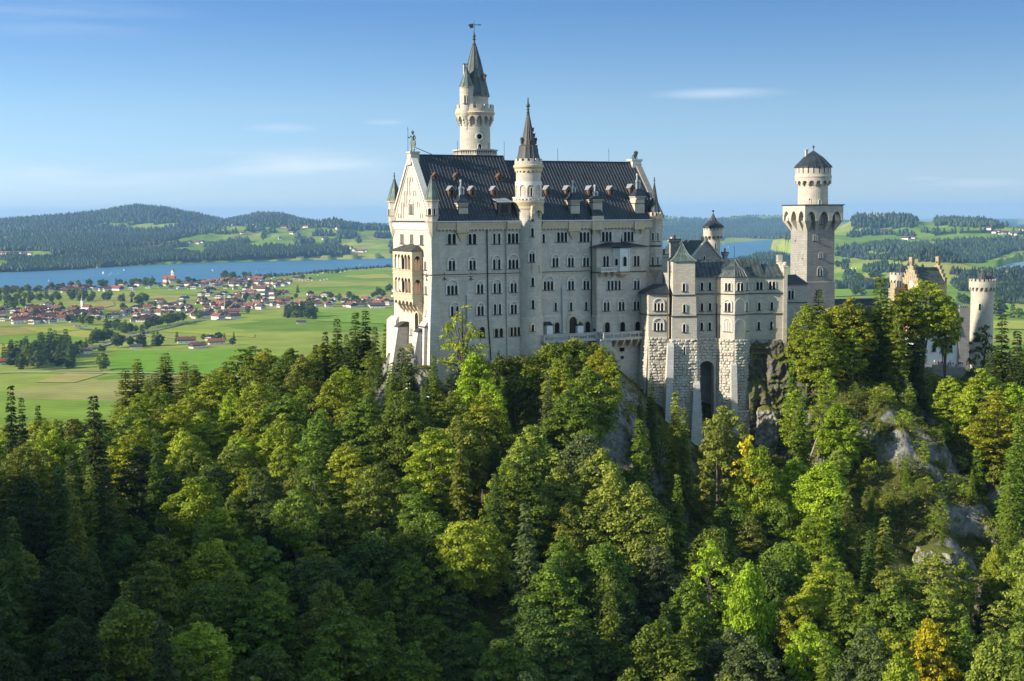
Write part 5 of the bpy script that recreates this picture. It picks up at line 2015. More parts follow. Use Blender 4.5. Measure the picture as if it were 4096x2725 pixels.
# ---- covered passage from the square tower to the gatehouse
V = Frame(*Z(9, 115, 560), 392, 10, 150)
cp_ = thing('covered_passage', 'long low passage with black roof running right from the square tower', 'castle building', V.O, V.a)
vx = V.front(Z(9, 470, 560))[0] + 3
va, vb = V.front(Z(9, 200, 578))[1], V.front(Z(9, 200, 523))[1]
mb = MB()
mb.box(-1, vx, 0, 4, va - 9, va)
mb.build('wall', 'grey', cp_)
mb = MB()
mb.prism([(vx, -.4, va - .1), (vx, 2, vb + .2), (vx, 4.4, va - .1)], [(-1, -.4, va - .1), (-1, 2, vb + .2), (-1, 4.4, va - .1)])
mb.build('roof', 'roof', cp_)
# battlemented curtain wall by the gate tower
C_ = Frame(*Z(16, 1180, 640), 418, 8, 150)
cw = thing('curtain_wall', 'short battlemented wall joining the ochre front to the stout gate tower', 'wall', C_.O, C_.a)
cx1 = C_.front(Z(16, 1330, 640))[0]
cz = C_.front(Z(16, 1200, 640))[1]
mb = MB()
mb.box(0, cx1, 0, .8, -12, cz)
for k in range(5):
    mb.box(k * cx1 / 5, k * cx1 / 5 + cx1 / 10, 0, .5, cz, cz + .9)
mb.build('wall', 'grey', cw)
# ---- terrace in front of the gate
Y_ = Frame(*Z(16, 1000, 1400), 407, 6, 150)
tc_ = thing('terrace', 'stone lookout terrace with low parapet in front of the gatehouse', 'terrace', Y_.O, Y_.a)
tz = Y_.front(Z(16, 1150, 1425))[1] - .9
ta, tb = Y_.front(Z(16, 800, 1400))[0], Y_.front(Z(16, 1260, 1400))[0]
mb = MB()
mb.box(ta, tb, 0, 9, tz - 6, tz)
mb.build('floor_slab', 'grey', tc_)
mb = MB()
mb.box(ta, Y_.front(Z(16, 1030, 1400))[0], -.2, .3, tz - .5, tz + 1.0)
mb.build('parapet', 'grey', tc_)
mb = MB()
xr_ = Y_.front(Z(16, 1035, 1400))[0]
for h in (.35, .7, 1.05):
    mb.box(xr_, tb, -.05, .05, tz + h - .03, tz + h + .03)
for k in range(7):
    xx = xr_ + (tb - xr_) * k / 6
    mb.box(xx - .03, xx + .03, -.05, .05, tz, tz + 1.05)
mb.build('railing', 'zinc', tc_)
TERR = (Y_, tz)
# ================================================================== sky colours with thin cirrus (world shader, by direction)
geo = N(wn.data if hasattr(wn, 'data') else world.node_tree, 'ShaderNodeTexCoord')
nt_ = world.node_tree
mpw = N(nt_, 'ShaderNodeMapping')
mpw.inputs['Scale'].default_value = (5, 5, 38)
mpw.inputs['Rotation'].default_value = (0, R(4), 0)
nt_.links.new(geo.outputs['Generated'], mpw.inputs[0])
nzw = N(nt_, 'ShaderNodeTexNoise', i_Scale=1.0, i_Detail=7.0, i_Roughness=0.55, i_Distortion=0.6)
nt_.links.new(mpw.outputs[0], nzw.inputs['Vector'])
cl = ramp(nt_, nzw.outputs['Fac'], [(0.38, (0, 0, 0)), (0.78, (1, 1, 1))])


def sky_blob(px, py, rx, ry):
    """soft mask round one direction of the sky (a cloud's place)"""
    d = ray(px, py).normalized()
    sx = rx / F
    sz = ry / F
    sub = N(nt_, 'ShaderNodeVectorMath', operation='SUBTRACT')
    nt_.links.new(geo.outputs['Generated'], sub.inputs[0])
    sub.inputs[1].default_value = d
    mu = N(nt_, 'ShaderNodeVectorMath', operation='MULTIPLY')
    nt_.links.new(sub.outputs[0], mu.inputs[0])
    mu.inputs[1].default_value = (1 / sx, 1 / sx, 1 / sz)
    ln_ = N(nt_, 'ShaderNodeVectorMath', operation='LENGTH')
    nt_.links.new(mu.outputs[0], ln_.inputs[0])
    mr = N(nt_, 'ShaderNodeMapRange', i_From_Min=1.0, i_From_Max=0.0)
    mr.interpolation_type = 'SMOOTHSTEP'
    nt_.links.new(ln_.outputs['Value'], mr.inputs[0])
    return mr.outputs[0]


CM = None
for (px, py, rx, ry, k) in ((2890, 375, 340, 30, .5), (1150, 655, 700, 80, .75), (300, 690, 800, 110, .6), (1540, 487, 120, 18, .5), (1130, 512, 200, 24, .4), (250, 60, 700, 120, .22), (3900, 735, 260, 28, .45), (3700, 715, 120, 14, .4)):
    s_ = sky_blob(px, py, rx, ry)
    mu = N(nt_, 'ShaderNodeMath', operation='MULTIPLY')
    nt_.links.new(s_, mu.inputs[0])
    mu.inputs[1].default_value = k
    if CM is None:
        CM = mu.outputs[0]
    else:
        ad = N(nt_, 'ShaderNodeMath', operation='MAXIMUM')
        nt_.links.new(CM, ad.inputs[0])
        nt_.links.new(mu.outputs[0], ad.inputs[1])
        CM = ad.outputs[0]
fm = N(nt_, 'ShaderNodeMath', operation='MULTIPLY')
nt_.links.new(CM, fm.inputs[0])
nt_.links.new(cl, fm.inputs[1])
sxyz = N(nt_, 'ShaderNodeSeparateXYZ')
nt_.links.new(geo.outputs['Generated'], sxyz.inputs[0])
hlf = N(nt_, 'ShaderNodeMath', operation='MULTIPLY')
nt_.links.new(sxyz.outputs[2], hlf.inputs[0])
hlf.inputs[1].default_value = 1.0
tint = mixc(nt_, 1.0, sky.outputs[0], ramp(nt_, hlf.outputs[0], SKY_RAMP), 'MULTIPLY')
skc = mixc(nt_, fm.outputs[0], tint, (4.6, 4.75, 4.9))
nt_.links.new(skc, bg.inputs['Color'])
nt_.links.new(bg.outputs[0], wo.inputs['Surface'])

# ================================================================== valley and hills
from mathutils import noise as mnoise


def interp(x, pts):
    return np.interp(x, [p[0] for p in pts], [p[1] for p in pts])


def sstep(a, b, x):
    t = np.clip((x - a) / (b - a), 0, 1)
    return t * t * (3 - 2 * t)


def vnoise(x, y, seed=0):
    """value noise, vectorised"""
    xi, yi = np.floor(x).astype(np.int64), np.floor(y).astype(np.int64)
    fx, fy = x - xi, y - yi
    fx, fy = fx * fx * (3 - 2 * fx), fy * fy * (3 - 2 * fy)

    def h(a, b):
        n = (a * 374761393 + b * 668265263 + seed * 974634721) & 0x7fffffff
        n = ((n ^ (n >> 13)) * 1274126177) & 0x7fffffff
        return ((n ^ (n >> 16)) & 0xffff) / 65535.0
    return (h(xi, yi) * (1 - fx) + h(xi + 1, yi) * fx) * (1 - fy) + (h(xi, yi + 1) * (1 - fx) + h(xi + 1, yi + 1) * fx) * fy


def fbm(x, y, oct=4, seed=0):
    s, a, t = 0, .5, 0
    for i in range(oct):
        s = s + a * vnoise(x * 2 ** i, y * 2 ** i, seed + i)
        t += a
        a *= .5
    return s / t


PITCH_Y = CZ
RIDGES = [  # crest distance, where it starts to rise, where it has sunk again, skyline in photo pixels
    (11500, 8600, 16000, [(-2500, 905), (-600, 900), (0, 884), (175, 873), (350, 859), (540, 841), (645, 838), (730, 851), (820, 868), (905, 887), (940, 882), (1040, 862), (1130, 867), (1250, 889), (1355, 915), (1450, 922), (1600, 935), (2000, 950), (2400, 960), (7000, 960)]),
    (9300, None, 13000, [(-2500, 985), (0, 968), (400, 948), (800, 934), (1100, 906), (1300, 910), (1560, 920), (1800, 935), (2300, 960), (2500, 990), (7000, 990)]),
    (17000, 11800, 24000, [(-2500, 990), (1700, 990), (2100, 900), (2500, 884), (2640, 868), (2800, 875), (3000, 865), (3130, 862), (3250, 876), (3400, 890), (3700, 905), (7000, 990)]),
    (7600, 5400, 10500, [(-2500, 990), (3000, 985), (3250, 925), (3400, 914), (3560, 899), (3640, 899), (3700, 905), (3760, 906), (3860, 901), (3950, 909), (4060, 920), (4300, 928), (5000, 915), (7000, 930)]),
    (34000, 19000, 60000, [(-2500, 905), (1361, 907), (1600, 904), (2600, 886), (3800, 879), (4200, 879), (7000, 872)])]
FARSHORE = [(-2500, 1180), (-400, 1113), (0, 1091), (330, 1077), (500, 1062), (640, 1051), (800, 1040), (1000, 1033), (1200, 1026), (1400, 1020), (1560, 1015), (1800, 1000), (2300, 978), (2640, 969), (2880, 972), (3060, 962), (3200, 962), (3300, 966)]
NEARSHORE = [(-400, 1185), (0, 1162), (330, 1156), (530, 1140), (800, 1118), (1020, 1113), (1070, 1104), (1250, 1090), (1320, 1080), (1560, 1066), (1800, 1056), (2400, 1046), (2640, 1041), (2900, 1037), (3060, 1018), (3150, 1021), (3250, 1000), (3300, 968)]
D_of = lambda px, py: 200 * F / np.maximum(py - (860 - (px - 2048) * .00698), 2) * 1.0


def land(px, D):
    """height of the valley floor and hills over the lake, by sight-line column and distance"""
    px, D = np.asarray(px, float), np.asarray(D, float)
    vlx = 860 - (px - 2048) * .00698
    x = (px - 2048) / F * D
    n = fbm(x / 900, D / 900, 4, 3) - .5
    h = 3.0 * (fbm(x / 260, D / 260, 3, 9) - .5)
    h = h * sstep(7000, 9000, D) * 4
    for i, (Dk, D0, D1, prof) in enumerate(RIDGES):
        Y = interp(px, prof)
        H = CZ - (Y - vlx) / F * Dk
        if D0 is None:
            D0 = np.maximum(D_of(px, interp(px, FARSHORE)) * 1.015, 5000)
            D0 = np.where(px > 2500, 9000, D0)
        up = sstep(np.log(D0), np.log(Dk), np.log(D))
        dn = 1 - sstep(np.log(Dk), np.log(D1), np.log(D))
        b = H * np.where(D < Dk, up ** (.8 if i == 1 else 1.15), dn)
        b = b * (1 + n * .7 * np.where(D < Dk, 1 - up, 0.4 * (1 - dn)))
        h = np.maximum(h, b)
    # moraine knolls on the right
    k = sstep(3150, 3450, px) * sstep(2600, 4200, D) * (1 - sstep(7000, 9000, D))
    h = h + k * np.maximum(0, fbm(x / 420 + 7, D / 520, 3, 21) - .47) * 170
    k2 = (1 - sstep(2300, 2600, px)) * sstep(6800, 7600, D) * (1 - sstep(10500, 12500, D))
    h = h + k2 * np.maximum(0, fbm(x / 380, D / 500, 3, 33) - .45) * 130
    # lakes lie at 0
    return np.where(D < 2400, 0 * h, h)


def inpoly(px, py, poly):
    px, py = np.asarray(px, float), np.asarray(py, float)
    c = np.zeros(px.shape, bool)
    n = len(poly)
    j = n - 1
    for i in range(n):
        xi, yi = poly[i]
        xj, yj = poly[j]
        if yi != yj:
            c ^= ((yi > py) != (yj > py)) & (px < (xj - xi) * (py - yi) / (yj - yi) + xi)
        j = i
    return c


WOODS = [
    [(-700, 820), (2300, 800), (2300, 930), (1700, 938), (1560, 921), (1450, 925), (1400, 918), (1250, 912), (1000, 904), (880, 905), (870, 930), (760, 945), (700, 962), (640, 982), (480, 990), (420, 1002), (130, 1003), (0, 1006), (-700, 1020)],
    [(-700, 1110), (0, 1084), (30, 1062), (80, 1048), (210, 1030), (250, 1038), (280, 1018), (360, 1003), (600, 998), (800, 1018), (820, 1037), (640, 1049), (510, 1060), (330, 1076), (0, 1090), (-700, 1125)],
    [(800, 1038), (840, 1000), (900, 982), (960, 985), (1050, 1000), (1120, 1012), (1180, 1000), (1300, 992), (1390, 1000), (1400, 1019), (1200, 1025), (1000, 1032)],
    [(3400, 870), (3660, 870), (3660, 906), (3560, 911), (3400, 914)], [(3740, 870), (4070, 875), (4070, 911), (3860, 903), (3740, 903)],
    [(3345, 1000), (3420, 984), (3560, 974), (3650, 986), (3800, 975), (4000, 958), (4250, 956), (4250, 1000), (4060, 1005), (3960, 1030), (3940, 1055), (3700, 1048), (3620, 1022), (3480, 1002), (3345, 995)],
    [(3340, 1022), (3450, 1008), (3480, 1028), (3640, 1035), (3640, 1046), (3400, 1032)],
    [(3455, 1074), (3560, 1060), (3680, 1070), (3720, 1088), (3460, 1090)],
    [(2630, 900), (2900, 888), (3130, 880), (3170, 900), (3170, 957), (2900, 948), (2890, 962), (2630, 962)],
    [(2950, 1046), (3060, 1022), (3110, 1010), (3150, 1030), (3170, 1065), (2960, 1065)],
    [(3790, 1085), (3990, 1095), (4250, 1085), (4250, 1125), (3860, 1118)], [(3800, 1130), (3900, 1122), (4250, 1130), (4250, 1170), (3850, 1165)],
    [(3340, 1142), (3560, 1135), (3700, 1142), (3700, 1152), (3340, 1155)], [(3990, 1190), (4250, 1195), (4250, 1220), (3985, 1212)],
    [(1565, 985), (1640, 975), (1640, 1012), (1565, 1013)]]
CLEAR = [[(160, 893), (200, 884), (250, 893)], [(355, 905), (440, 893), (560, 880), (580, 892), (460, 904)], [(470, 922), (520, 905), (650, 893), (730, 889), (720, 905), (600, 918)], [(285, 914), (305, 906), (325, 914)], [(690, 862), (760, 855), (740, 868)]]
COPSE = [(1024, 920, 42, 8), (1085, 926, 34, 7), (900, 930, 48, 9), (1300, 937, 42, 8), (1390, 945, 36, 10), (1480, 905, 62, 8), (1540, 915, 50, 10), (1215, 970, 50, 6), (1330, 975, 30, 5), (960, 970, 40, 5), (1060, 948, 9, 7), (1200, 948, 9, 7), (1440, 962, 10, 7), (1535, 948, 30, 5), (1180, 922, 20, 6), (1265, 935, 14, 6), (885, 984, 60, 8),
         (1100, 1000, 70, 8), (600, 975, 60, 6), (700, 985, 50, 5), (250, 1012, 40, 5), (60, 1035, 50, 8), (330, 1000, 30, 4), (3500, 936, 80, 7), (3620, 940, 40, 5), (3760, 930, 70, 5), (3900, 926, 80, 5), (4050, 935, 60, 6), (3420, 942, 30, 7), (2700, 985, 60, 7), (3380, 1066, 12, 9), (3540, 1060, 24, 6), (3560, 1180, 30, 8), (3400, 1110, 24, 14)]


def wooded(px, py, x, y):
    jit = (fbm(x / 160, y / 260, 3, 5) - .5)
    qx, qy = px + jit * 40, py + jit * 12
    w = np.zeros(px.shape, bool)
    for p in WOODS:
        w |= inpoly(qx, qy, p)
    for p in CLEAR:
        w &= ~inpoly(qx, qy, p)
    w |= (fbm(x / 330, y / 700, 3, 41) > .66) & (y > 10500)
    for (cx, cy_, rx, ry) in COPSE:
        w |= ((px - cx) / rx) ** 2 + ((py - cy_) / ry) ** 2 < 1 + jit * 1.5
    return w


def to_py(px, D, z):
    vlx = 860 - (px - 2048) * .00698
    return vlx + (CZ - z) / D * F


def grid_mesh(name, X, Y, Zz, mat_, attrs=None, smooth=True):
    r, c = X.shape
    me = bpy.data.meshes.new(name)
    V = np.stack([X, Y, Zz], -1).reshape(-1, 3)
    idx = np.arange(r * c).reshape(r, c)
    q = np.stack([idx[:-1, :-1], idx[:-1, 1:], idx[1:, 1:], idx[1:, :-1]], -1).reshape(-1, 4)
    me.vertices.add(len(V))
    me.vertices.foreach_set('co', V.astype(np.float32).ravel())
    me.loops.add(q.size)
    me.loops.foreach_set('vertex_index', q.astype(np.int32).ravel())
    me.polygons.add(len(q))
    me.polygons.foreach_set('loop_start', np.arange(0, q.size, 4, dtype=np.int32))
    me.polygons.foreach_set('use_smooth', np.full(len(q), smooth))
    me.update(calc_edges=True)
    for k, a in (attrs or {}).items():
        at_ = me.attributes.new(k, 'FLOAT', 'POINT')
        at_.data.foreach_set('value', a.astype(np.float32).ravel())
    me.materials.append(mat_)
    return me


# valley ground: meadows in many greens, dark floor under the woods
m, nt, b, o = mat('valley_meadow')
tc = N(nt, 'ShaderNodeTexCoord')
mp = N(nt, 'ShaderNodeMapping')
mp.inputs['Scale'].default_value = (1 / 420, 1 / 260, 0)
mp.inputs['Rotation'].default_value = (0, 0, R(24))
nt.links.new(tc.outputs['Object'], mp.inputs[0])
vo = N(nt, 'ShaderNodeTexVoronoi', i_Scale=1.0, i_Randomness=0.8)
vo.distance = 'CHEBYCHEV'
nt.links.new(mp.outputs[0], vo.inputs['Vector'])
sp_ = N(nt, 'ShaderNodeSeparateColor')
nt.links.new(vo.outputs['Color'], sp_.inputs[0])
fld = ramp(nt, sp_.outputs[0], [(0.0, (.135, .225, .026)), (.35, (.19, .28, .036)), (.6, (.24, .305, .045)), (.82, (.28, .31, .065)), (1.0, (.31, .29, .095))])
nz = N(nt, 'ShaderNodeTexNoise', i_Scale=0.012, i_Detail=8.0, i_Roughness=0.6)
nt.links.new(tc.outputs['Object'], nz.inputs['Vector'])
v_ = ramp(nt, nz.outputs['Fac'], [(.3, (.72, .72, .72)), (.7, (1.2, 1.2, 1.2))])
fld = mixc(nt, 1.0, fld, v_, 'MULTIPLY')
# mowing lines
mp2 = N(nt, 'ShaderNodeMapping')
mp2.inputs['Rotation'].default_value = (0, 0, R(24))
nt.links.new(tc.outputs['Object'], mp2.inputs[0])
wv = N(nt, 'ShaderNodeTexWave', i_Scale=0.02, i_Distortion=1.5, i_Detail=2.0)
wv.bands_direction = 'Y'
nt.links.new(mp2.outputs[0], wv.inputs['Vector'])
wr = ramp(nt, wv.outputs['Fac'], [(0, (.93, .93, .93)), (1, (1.06, 1.06, 1.06))])
fld = mixc(nt, 1.0, fld, wr, 'MULTIPLY')
wa = N(nt, 'ShaderNodeAttribute', attribute_name='wood')
wf = ramp(nt, wa.outputs['Fac'], [(.35, (0, 0, 0)), (.65, (1, 1, 1))])
col = mixc(nt, wf, fld, (.022, .040, .014))
nt.links.new(col, b.inputs['Base Color'])
b.inputs['Roughness'].default_value = 1.0
b.inputs['Specular IOR Level'].default_value = 0.0
M['meadow'] = m

pxs = np.concatenate([np.linspace(-6000, -300, 60)[:-1], np.arange(-300, 4500, 9.0), np.linspace(4500, 10000, 60)])
Ds = np.exp(np.linspace(np.log(430), np.log(40000), 500))
PX, DD = np.meshgrid(pxs, Ds)
HH = land(PX, DD)
XX = (PX - 2048) / F * DD
PY = to_py(PX, DD, HH)
WM = wooded(PX, PY, XX, DD).astype(float)
WM[DD < 2600] = 0
LK = (PY > interp(PX, FARSHORE) - 1) & (PY < interp(PX, NEARSHORE) + 4) & (PX < 3320) & (DD > 3000) & (DD < 12500)
LK |= inpoly(PX, to_py(PX, DD, 0 * DD), [(3940, 1098), (3950, 1076), (4000, 1064), (4060, 1046), (4200, 1034), (4420, 1030), (4420, 1094), (4096, 1100)])
HH = np.where(LK, -3.0, HH)
WM[LK] = 0
# drop of the earth's curve
HH = HH - DD ** 2 / (2 * 7.4e6) * 0
valley = link('valley_ground', grid_mesh('valley_ground', XX, DD, HH, M['meadow'], {'wood': WM}))
tag(valley, kind='structure')

# lakes
m, nt, b, o = mat('lake_water')
tc = N(nt, 'ShaderNodeTexCoord')
nz = N(nt, 'ShaderNodeTexNoise', i_Scale=0.004, i_Detail=6.0)
nt.links.new(tc.outputs['Object'], nz.inputs['Vector'])
c = ramp(nt, nz.outputs['Fac'], [(.3, (.022, .105, .20)), (.7, (.035, .15, .26))])
nt.links.new(c, b.inputs['Base Color'])
b.inputs['Roughness'].default_value = 0.35
b.inputs['Specular IOR Level'].default_value = 0.35
n2 = N(nt, 'ShaderNodeTexNoise', i_Scale=0.08, i_Detail=5.0)
nt.links.new(tc.outputs['Object'], n2.inputs['Vector'])
bp = N(nt, 'ShaderNodeBump', i_Strength=0.6, i_Distance=2.0)
nt.links.new(n2.outputs['Fac'], bp.inputs['Height'])
nt.links.new(bp.outputs[0], b.inputs['Normal'])
M['water'] = m


def sheet(name, pts, mat_, z, kind='structure'):
    me = bpy.data.meshes.new(name)
    P_ = [on_z(px, py, z) for px, py in pts]
    me.from_pydata([tuple(p) for p in P_], [], [tuple(range(len(P_)))])
    me.materials.append(mat_)
    return tag(link(name, me), kind=kind)


xs = list(np.linspace(-400, 3290, 140))
wob = lambda x, s: 1.6 * (fbm(np.array(x / 40.), np.array(s * 1.0), 3, 8) - .5)
far_ = [(x, float(interp(x, FARSHORE) + wob(x, 1))) for x in xs]
near_ = [(x, float(interp(x, NEARSHORE) + wob(x, 5) * 3)) for x in xs]
sheet('lake', near_ + far_[::-1], M['water'], .3)
m, nt, b, o = mat('pale_lake_water')
b.inputs['Base Color'].default_value = (.17, .27, .38, 1)
b.inputs['Roughness'].default_value = .3
sheet('lake', [(3958, 1089), (3975, 1076), (4000, 1068), (4025, 1056), (4060, 1050), (4200, 1038), (4400, 1036), (4400, 1084), (4250, 1090), (4096, 1092), (4020, 1095)], m, 1.2)

# single fields and roads on the plain
def field(name, pts, col, z=.25, k=None, stripes=0.0):
    mm_, nt_f, bf, of = mat(name)
    tcf = N(nt_f, 'ShaderNodeTexCoord')
    nf = N(nt_f, 'ShaderNodeTexNoise', i_Scale=.03, i_Detail=6.0)
    nt_f.links.new(tcf.outputs['Object'], nf.inputs['Vector'])
    cf = ramp(nt_f, nf.outputs['Fac'], [(.3, tuple(x * k_ for x, k_ in zip(col, (1.25, 1.0, 1.0)))), (.7, tuple(x * k_ for x, k_ in zip(col, (1.65, 1.3, 1.25))))])
    if stripes:
        mpf = N(nt_f, 'ShaderNodeMapping')
        mpf.inputs['Rotation'].default_value = (0, 0, R(20))
        nt_f.links.new(tcf.outputs['Object'], mpf.inputs[0])
        wf_ = N(nt_f, 'ShaderNodeTexWave', i_Scale=stripes, i_Distortion=.4)
        wf_.bands_direction = 'Y'
        nt_f.links.new(mpf.outputs[0], wf_.inputs['Vector'])
        cf = mixc(nt_f, 1.0, cf, ramp(nt_f, wf_.outputs['Fac'], [(0, (.86, .9, .8)), (1, (1.08, 1.06, 1.08))]), 'MULTIPLY')
    nt_f.links.new(cf, bf.inputs['Base Color'])
    bf.inputs['Roughness'].default_value = 1
    bf.inputs['Specular IOR Level'].default_value = 0
    return sheet(name, [Z(k, *p) if k is not None else p for p in pts], mm_, z)


FZ = [.25]


def fd(k, pts, col, stripes=0.0):
    FZ[0] += .06
    field('meadow', pts, col, FZ[0], k, stripes)


fd(12, [(-200, 262), (160, 250), (370, 315), (-200, 352)], (.20, .22, .06))
fd(12, [(165, 248), (730, 232), (760, 280), (600, 292), (380, 312)], (.22, .29, .05), .012)
fd(12, [(520, 318), (760, 285), (1140, 315), (1130, 350), (900, 365)], (.25, .29, .065), .012)
fd(12, [(-200, 425), (310, 410), (520, 440), (300, 520), (-200, 540)], (.24, .30, .05), .01)
fd(12, [(-200, 380), (250, 345), (560, 330), (860, 370), (700, 450), (500, 430), (300, 405), (-200, 415)], (.12, .24, .028))
fd(12, [(330, 775), (620, 690), (1010, 690), (700, 778)], (.24, .26, .09), .03)
fd(12, [(450, 670), (640, 655), (930, 642), (960, 672)], (.20, .24, .06))
fd(12, [(1540, 285), (2400, 322), (2400, 352), (1600, 305)], (.21, .29, .04))
fd(12, [(1100, 470), (1900, 480), (2400, 440), (2400, 700), (1100, 690), (1000, 610)], (.11, .25, .024))
fd(11, [(1600, 1010), (2100, 985), (2230, 1030), (1900, 1042)], (.24, .28, .06))
fd(11, [(1150, 1098), (1380, 1105), (1240, 1116)], (.26, .27, .07))
fd(11, [(1330, 1385), (2230, 1390), (2230, 1560), (1330, 1520)], (.13, .26, .03))
fd(10, [(1110, 1320), (1200, 1290), (1290, 1300), (1310, 1345), (1200, 1370), (1100, 1345)], (.22, .23, .08))
fd(10, [(1180, 1380), (1330, 1365), (1500, 1390), (1250, 1410)], (.22, .23, .08))
fd(10, [(200, 1400), (300, 1350), (400, 1325), (490, 1390), (330, 1410)], (.13, .26, .03))
fd(11, [(1500, 1235), (1750, 1225), (1680, 1262), (1500, 1260)], (.24, .25, .09))
fd(9, [(90, 195), (300, 180), (620, 215), (400, 240), (90, 262)], (.25, .30, .06))
fd(9, [(100, 405), (380, 400), (420, 470), (100, 485)], (.13, .27, .03))
fd(9, [(1760, 570), (2200, 575), (2200, 660), (1760, 640)], (.14, .28, .03))
fd(9, [(1760, 740), (2200, 735), (2200, 830), (1760, 820)], (.22, .30, .05))
fd(9, [(1400, 460), (2200, 465), (2200, 500), (1400, 505)], (.13, .27, .03))
fd(9, [(1250, 290), (1700, 285), (1500, 330)], (.22, .29, .06))
M['road'] = plain_mat('pale_road', (.36, .35, .33), .95, var=.1, scale=.05)
M['asphalt'] = plain_mat('grey_road', (.17, .17, .17), .95, var=.15, scale=.05)


def road(k, pts, w, mat_, z, name='road'):
    P_ = [on_z(*Z(k, *p), z) for p in pts]
    vs_, fs_ = [], []
    for i, p in enumerate(P_):
        d = (P_[min(i + 1, len(P_) - 1)] - P_[max(i - 1, 0)]).normalized()
        n_ = Vector((-d.y, d.x, 0)) * w / 2
        vs_ += [tuple(p + n_), tuple(p - n_)]
        if i:
            j = 2 * i
            fs_.append((j - 2, j - 1, j + 1, j))
    me = bpy.data.meshes.new(name)
    me.from_pydata(vs_, [], fs_)
    me.materials.append(mat_)
    tag(link(name, me), kind='structure')


road(12, [(690, 500), (760, 470), (880, 440), (1000, 412), (1080, 390), (1190, 350), (1290, 320), (1400, 292), (1480, 275), (1620, 245), (1750, 215), (1920, 182), (2300, 180)], 8, M['asphalt'], 2.1)
road(12, [(715, 492), (780, 472), (900, 447), (1090, 397), (1200, 362)], 4, M['road'], 2.2, 'path')
road(12, [(-100, 690), (40, 678), (160, 674), (600, 678), (1000, 683), (1450, 686), (1800, 690)], 5, M['road'], 2.15, 'path')
road(12, [(-100, 250), (200, 243), (480, 240), (700, 232), (760, 262), (850, 275)], 9, M['asphalt'], 2.05)
road(12, [(1300, 320), (1420, 338), (1560, 348), (1700, 362), (1900, 385)], 4, M['road'], 2.15, 'path')
road(9, [(90, 484), (380, 470), (450, 468)], 8, M['road'], 2.1)
road(11, [(1330, 1415), (1800, 1440), (2230, 1458)], 4, M['road'], 2.1, 'path')

# ================================================================== castle hill: ground under the forest
CTRL = [(-700, 90, 120), (-700, 170, 128), (-700, 260, 138), (-700, 330, 138), (-700, 400, 120), (-700, 520, 50),
        (0, 60, 112), (0, 170, 128), (0, 230, 132), (0, 300, 137), (0, 345, 126), (0, 450, 78), (0, 600, -6),
        (600, 60, 108), (600, 170, 124), (600, 230, 130), (600, 290, 139), (600, 350, 143), (600, 400, 124), (600, 500, 62), (600, 620, -8),
        (1200, 60, 104), (1200, 170, 121), (1200, 230, 128), (1200, 280, 138), (1200, 325, 148), (1200, 345, 152), (1200, 400, 128), (1200, 520, 50), (1200, 620, -8),
        (1450, 300, 147), (1480, 325, 156), (1520, 335, 163), (1560, 320, 169), (1650, 315, 169.5), (1700, 306, 165), (1740, 297, 162), (1640, 285, 152), (1700, 265, 144), (1650, 230, 132), (1650, 170, 117), (1650, 340, 170), (1650, 380, 160), (1700, 450, 110), (1700, 600, -5),
        (1900, 302, 163), (1900, 290, 156), (2000, 306, 166.5), (2150, 309, 168), (2150, 298, 164), (2200, 285, 153), (2100, 265, 139), (2100, 240, 133), (2100, 215, 127), (2100, 170, 119), (2100, 60, 100),
        (2350, 306, 168.5), (2400, 300, 166), (2420, 292, 160), (2450, 312, 166), (2560, 308, 156), (2500, 285, 147), (2500, 262, 139), (2500, 225, 128), (2500, 170, 116), (2500, 60, 98), (2400, 335, 170), (2400, 360, 165),
        (2700, 306, 151), (2700, 298, 146), (2800, 304, 144), (2900, 302, 142), (2750, 282, 138), (2750, 260, 132), (2750, 230, 125), (2750, 170, 112), (2750, 330, 160), (2900, 330, 163), (2800, 60, 96),
        (3050, 313, 147), (3090, 318, 149), (3140, 322, 155), (3150, 334, 168), (3120, 306, 146), (3100, 290, 138), (3100, 270, 133), (3100, 235, 124), (3100, 180, 118), (3100, 60, 98), (3200, 360, 170),
        (3220, 325, 165), (3220, 309, 158), (3220, 294, 148), (3220, 275, 138), (3220, 240, 127), (3220, 190, 119),
        (3350, 385, 168), (3350, 330, 166), (3350, 312, 162), (3350, 296, 154), (3350, 275, 143), (3350, 245, 130), (3350, 200, 120),
        (3550, 395, 166), (3550, 330, 164), (3550, 312, 161), (3550, 296, 155), (3550, 275, 146), (3550, 250, 137), (3550, 220, 127), (3550, 180, 120), (3550, 60, 104),
        (3750, 408, 152), (3810, 385, 149), (3890, 385, 148), (3780, 365, 150), (3860, 360, 149), (3750, 340, 151), (3750, 315, 152), (3750, 298, 150), (3750, 275, 142), (3750, 250, 134), (3750, 215, 125), (3750, 170, 119),
        (3950, 405, 152), (3950, 340, 149), (3950, 310, 147), (3950, 285, 140), (3950, 250, 130), (3950, 200, 119), (3950, 60, 108),
        (4300, 420, 148), (4300, 340, 140), (4300, 260, 128), (4300, 180, 118), (4900, 300, 130), (4900, 180, 122), (4900, 420, 120),
        (2900, 400, 150), (3600, 440, 150), (3900, 440, 148), (3300, 480, 110), (3800, 520, 96), (4300, 520, 90), (3000, 620, -6), (3800, 680, -8), (4600, 640, -6), (2400, 450, 110), (2400, 600, -5)]
CP = np.array([((px - 2048) / F * D, D, z) for px, D, z in CTRL])
_d = np.sqrt(((CP[:, None, :2] - CP[None, :, :2]) ** 2).sum(-1))
_A = np.zeros((len(CP) + 3, len(CP) + 3))
_A[:len(CP), :len(CP)] = _d + np.eye(len(CP)) * 0.8
_A[:len(CP), len(CP)] = 1
_A[:len(CP), len(CP) + 1:] = CP[:, :2]
_A[len(CP):, :len(CP)] = _A[:len(CP), len(CP):].T
_w = np.linalg.solve(_A, np.concatenate([CP[:, 2], [0, 0, 0]]))
